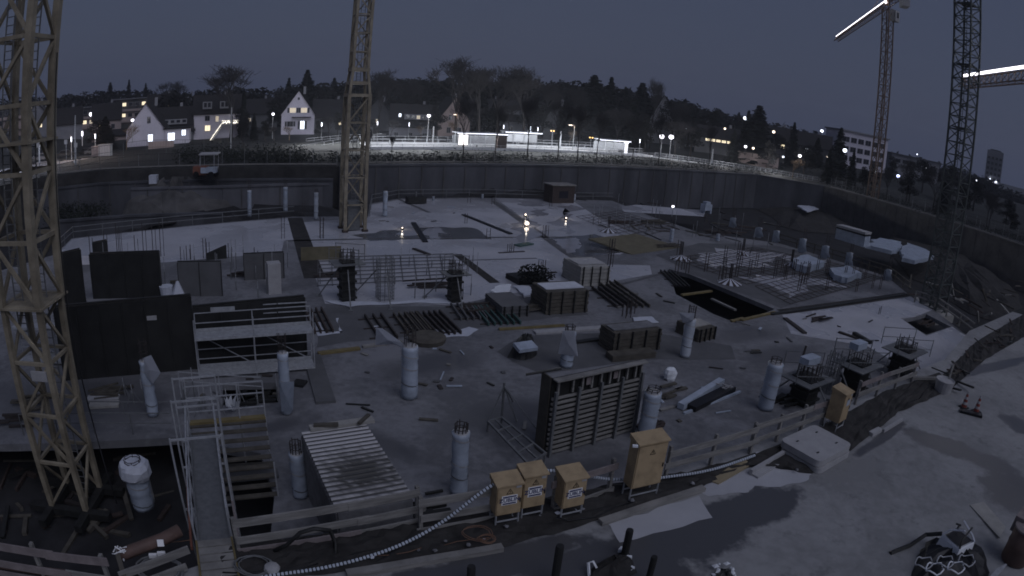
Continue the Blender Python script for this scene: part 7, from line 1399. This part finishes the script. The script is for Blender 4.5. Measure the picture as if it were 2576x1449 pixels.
# muddy clutter at the right end of the pit and in the deep hole
R = random.Random(23); CL = []
for i in range(40):
    x = R.uniform(2280, 2570); y = np.interp(x, [2280, 2400, 2576], [740, 800, 760])+R.uniform(-60, 60); 
    if 2300 < x < 2440 and y > 770: y -= 70
    a = P(x, y, -3.2); d = Vector((R.gauss(0, 1), R.gauss(0, 1), R.gauss(0, .15))).normalized()*R.uniform(.8, 2.6); m = MB(); m.bar(a, a+d, R.uniform(.1, .3), R.uniform(.08, .2)); mt_ = R.choice(['wood_dark', 'rust', 'conside', 'wood_dark', 'rebar']); thing('waste_timber', m, mt_, '%s waste timber on the muddy bank at the right end, %s' % (cw_(mt_), 'behind the board rail' if x < 2400 else 'beyond the green mast' if x < 2490 else 'at the picture edge'), 'timber', 'waste timber on the right bank')
for i in range(34):
    x = R.uniform(-10, 430); y = R.uniform(1130, 1370)
    a = P(x, y, -5.4); d = Vector((R.gauss(0, 1), R.gauss(0, 1), R.gauss(0, .1))).normalized()*R.uniform(.8, 2.4); m = MB(); m.bar(a, a+d, R.uniform(.08, .25), R.uniform(.06, .18)); mt_ = R.choice(['wood_dark', 'rust', 'rebar', 'darkmetal', 'wood_dark']); thing('waste_timber', m, mt_, '%s waste bar in the deep left hole, %s' % (cw_(mt_), 'before the mast foot' if y > 1270 else 'left of the mast' if x < 130 else 'under the hooded column' if x > 280 else 'behind the mast foot'), 'timber', 'waste timber in the left hole')
for i in range(46):
    x = R.uniform(1500, 1960); y = np.interp(x, [1500, 1960], [535, 600])+R.uniform(-45, 35); a = P(x, y, -3.0 if y > 560 else -3.6); d = Vector((R.gauss(0, 1), R.gauss(0, 1), 0)).normalized()*R.uniform(1.5, 4); m = MB(); m.bar(a, a+d, R.uniform(.12, .35), .15); mt_ = R.choice(['wood_dark', 'rust', 'rebar', 'darkmetal']); thing('waste_timber', m, mt_, '%s beam %s behind the mesh-covered slab' % (cw_(mt_), 'by the plywood ramp' if x < 1680 else 'by the work light' if x < 1800 else 'near the row of thin columns'), 'timber', 'beams in the dark middle zone')
for i in range(30):
    t = R.random(); x = 2390+t*180; y = np.interp(x, [2390, 2470, 2576], [965, 885, 812])+R.uniform(-22, 26); a = P(x, y, .14); d = Vector((R.gauss(0, 1), R.gauss(0, 1), R.uniform(0, .25))).normalized()*R.uniform(.4, 1.6); m = MB(); m.bar(a, a+d, R.uniform(.05, .18), R.uniform(.05, .1)); mt_ = R.choice(['wood_dark', 'rust', 'darkmetal', 'rebar']); thing('waste_timber', m, mt_, '%s bit of waste on the muddy rim %s' % (cw_(mt_), 'right behind the pale tub' if x < 2450 else 'half way to the picture edge' if x < 2515 else 'at the right picture edge'), 'timber', 'waste on the muddy rim')
# perimeter guard rails at the far edge of the slabs
railing('guard_rail', [P(140, 640, -3), P(185, 598, -3), P(560, 560, -3), P(740, 544, -3)], 1.1, 'thin guard rail behind the left pale slab', 3., 'galv_dark', cat='railing', group='railings on the site', w=.07)
railing('guard_rail', [P(930, 545, -3), P(935, 512, -3), P(1003, 499, -3), P(1180, 496, -3), P(1440, 504, -3), P(1540, 504, -3)], 1.1, 'thin guard rail along the far edge of the middle pale slab', 3., 'galv_dark', cat='railing', group='railings on the site', w=.07)
railing('guard_rail', [P(1960, 612, -3), P(2232, 695, -3), P(2290, 742, -3)], 1.1, 'brownish guard rail behind the mesh-covered slab', 2.4, 'wood_dark', cat='railing', group='railings on the site', w=.1)
railing('guard_rail', [P(2300, 760, -3), P(2350, 775, -3), P(2445, 846, -3)], 1.1, 'pale board rail above the muddy bank at the right end of the slab', 2.4, 'wood', cat='railing', group='railings on the site', w=.12)
# ---------------------------------------------------------------- props and posts standing about
R = random.Random(41)
def prop_at(x, y, h, label, group, mt='galv_dark', z=-3., tri=True):
    b = P(x, y, z); ro = root('steel_prop', tuple(b), label, 'prop', group); m = MB(); m.tube(b, b+Z1*h*.55, .035, n=5); m.build('outer_tube', mt, ro); m = MB(); m.tube(b+Z1*h*.5, b+Z1*h, .022, n=5); m.build('inner_tube', 'galv', ro)
    if tri:
        for k in range(3): a = 2.1*k+x; m = MB(); m.bar(b+Z1*.75, b+Vector((math.cos(a)*.45, math.sin(a)*.45, .02)), .025); m.build('tripod_leg', mt, ro)
for i in range(34):
    x = R.uniform(170, 735); y = R.uniform(668, 752); prop_at(x, y, R.uniform(1.9, 2.6) if i % 2 else R.uniform(1., 1.5), '%s steel prop in the room behind the long black wall form' % ('tall' if i % 2 else 'short'), 'props in the left room', tri=False)
for i in range(16):
    x = R.uniform(230, 700); y = R.uniform(955, 1045); prop_at(x, y, R.uniform(.9, 1.5), 'short steel prop standing on the slab between the black wall and the gangway', 'props on the left slab', tri=i % 2 == 0)
for i in range(26):
    x = R.uniform(1480, 1940); y = float(np.interp(x, [1480, 1940], [545, 612]))+R.uniform(-30, 30); prop_at(x, y, R.uniform(1.2, 2.6), 'thin prop standing in the dark zone behind the mesh-covered slab', 'props in the dark middle zone', tri=False)
for i in range(18):
    x = R.uniform(800, 1230); y = R.uniform(640, 755); prop_at(x, y, R.uniform(.9, 1.7), 'thin rod standing on the pale slab around the column forms', 'rods round the column forms', tri=False)
def pile_of(x, y, n, L, label, mt, seed, z=-3., spread=.6, th=.1, ang=None, cat='timber pile', group='small timber piles on the slabs'):
    r = random.Random(seed); b = P(x, y, z+.1); ro = root('timber_pile', (b.x, b.y, z), label, cat, group); m = MB()
    for i in range(n):
        a = (ang if ang is not None else AZ)+r.gauss(0, .16); d = Vector((math.cos(a), math.sin(a), 0))*L/2*r.uniform(.7, 1.1); c = b+Vector((r.uniform(-spread, spread), r.uniform(-spread, spread), th*(i//4))); m.bar(c-d, c+d, th*r.uniform(.8, 2), th*.9)
    m.split('timber', mt, ro)
for i, a in enumerate(((270, 985, 8, 1.6, 'loose timber pile left of the column with the flapping sheet', 'wood_dark'), (620, 690, 10, 2.4, 'loose timber pile in the left room before the pale pier', 'rebar'), (480, 705, 10, 2.4, 'loose timber pile in the left room behind the white bucket', 'wood_dark'), (1215, 780, 10, 2.4, 'loose timber pile between the girder bundles', 'rebar'),
      (1085, 715, 9, 3., 'loose battens on the pale slab between the dark column forms', 'rebar'), (840, 690, 9, 2.6, 'loose battens beside the plywood upstand', 'rebar'), (1680, 620, 10, 3, 'timber pile on the plywood ramp foot', 'wood_dark'), (1800, 585, 12, 3.4, 'timber pile in the dark zone under the white block', 'rebar'), (1650, 560, 12, 3.6, 'timber pile in the dark zone left of the work light', 'wood_dark'),
      (1560, 560, 10, 3.2, 'timber pile behind the plywood ramp', 'rust'), (2060, 800, 6, 1.8, 'few battens on the right-hand pale slab', 'rebar'), (1690, 985, 6, 1.0, 'brownish offcuts beside the small white sack', 'wood_dark'), (1640, 1070, 8, .9, 'offcuts at the foot of the column right of the panel', 'rust'), (1330, 775, 9, 2.4, 'battens between the low and the bulky dark stacks', 'wood_dark'),
      (1070, 1265, 7, .9, 'offcuts on the slab behind the fence, right of the container', 'blackply'), (650, 1010, 7, 1.2, 'dark offcuts by the baggy column', 'blackply'), (1990, 1010, 9, 1.3, 'dark offcuts under the squat column form', 'blackply'), (2250, 965, 8, 1.5, 'dark offcuts behind the last fence stretch', 'blackply'), (2330, 815, 10, 1.8, 'timber in the square hole by the green mast', 'rust'),
      (90, 1010, 10, 1.6, 'dark timber on the left slab behind the yellow mast', 'wood_dark'), (40, 1060, 9, 1.4, 'timber at the slab edge at the far left', 'rebar'))): pile_of(*a, seed=i+60)
# scaffold-like railing frames on the left slab
railing('guard_rail', [P(60, 1095, -3), P(240, 1092, -3), P(436, 1094, -3)], 1.0, 'tube railing along the slab edge over the deep left hole', 1.8, 'galv_dark', cat='railing', group='railings on the site', w=.04)
railing('guard_rail', [P(200, 1040, -3), P(435, 1042, -3)], .6, 'low tube rail on the slab before the deep left hole', 1.8, 'galv_dark', rails=(1.,), cat='railing', group='railings on the site', w=.035)
railing('guard_rail', [P(455, 985, -3), P(660, 1000, -3)], 1.0, 'tube railing at the small dark opening behind the timber platform', 1.5, 'galv', cat='railing', group='railings on the site', w=.04)
R = random.Random(77)
ZN = [((820, 1180), (915, 1040)), ((1080, 1330), (890, 1080)), ((1640, 1900), (920, 1060)), ((850, 1240), (860, 900)), ((1480, 1700), (735, 800)), ((1760, 1980), (800, 900)), ((480, 700), (940, 1010)), ((1330, 1480), (650, 735)), ((960, 1150), (500, 560)), ((2000, 2280), (790, 860))]
for i in range(70):
    (xa, xb), (ya, yb) = ZN[i % len(ZN)]; a = P(R.uniform(xa, xb), R.uniform(ya, yb), -2.95); an = R.uniform(0, 6.28); L = R.uniform(.2, 1.1); m = MB(); m.bar(a, a+Vector((math.cos(an), math.sin(an), .02))*L, R.uniform(.05, .2), .05); mt_ = R.choice(['wood', 'wood_dark', 'rebar', 'wrap', 'slab_dry', 'darkmetal']); thing('offcut', m, mt_, '%s offcut dropped on the slab %s' % (cw_(mt_), ('behind the container', 'between the lone wrapped column and the prop frame', 'round the angle-shaped form', 'behind the thick wrapped column', 'before the boxy load', 'right of the flared-collar column', 'before the black wall scaffold', 'on the pale joint before the boxy load', 'near the middle crane foot', 'on the right-hand pale slab')[i % 10]), 'offcut', 'offcuts scattered on the slab')
# ---------------------------------------------------------------- the damp evening air
hm = bpy.data.materials.new('haze'); hm.use_nodes = True; hn = hm.node_tree; hn.nodes.clear(); ho = hn.nodes.new('ShaderNodeOutputMaterial'); hv = hn.nodes.new('ShaderNodeVolumePrincipled')
hv.inputs['Density'].default_value = .00035; hv.inputs['Color'].default_value = (.86, .9, 1, 1); hv.inputs['Anisotropy'].default_value = .3; hn.links.new(hv.outputs[0], ho.inputs['Volume']); M['haze'] = hm
m = MB(); m.box((0, 200, 25), (1600, 1600, 96)); o = m.build('haze', 'haze'); o['kind'] = 'stuff'; tag(o, 'thin damp haze lying over the site and the houses', 'haze')
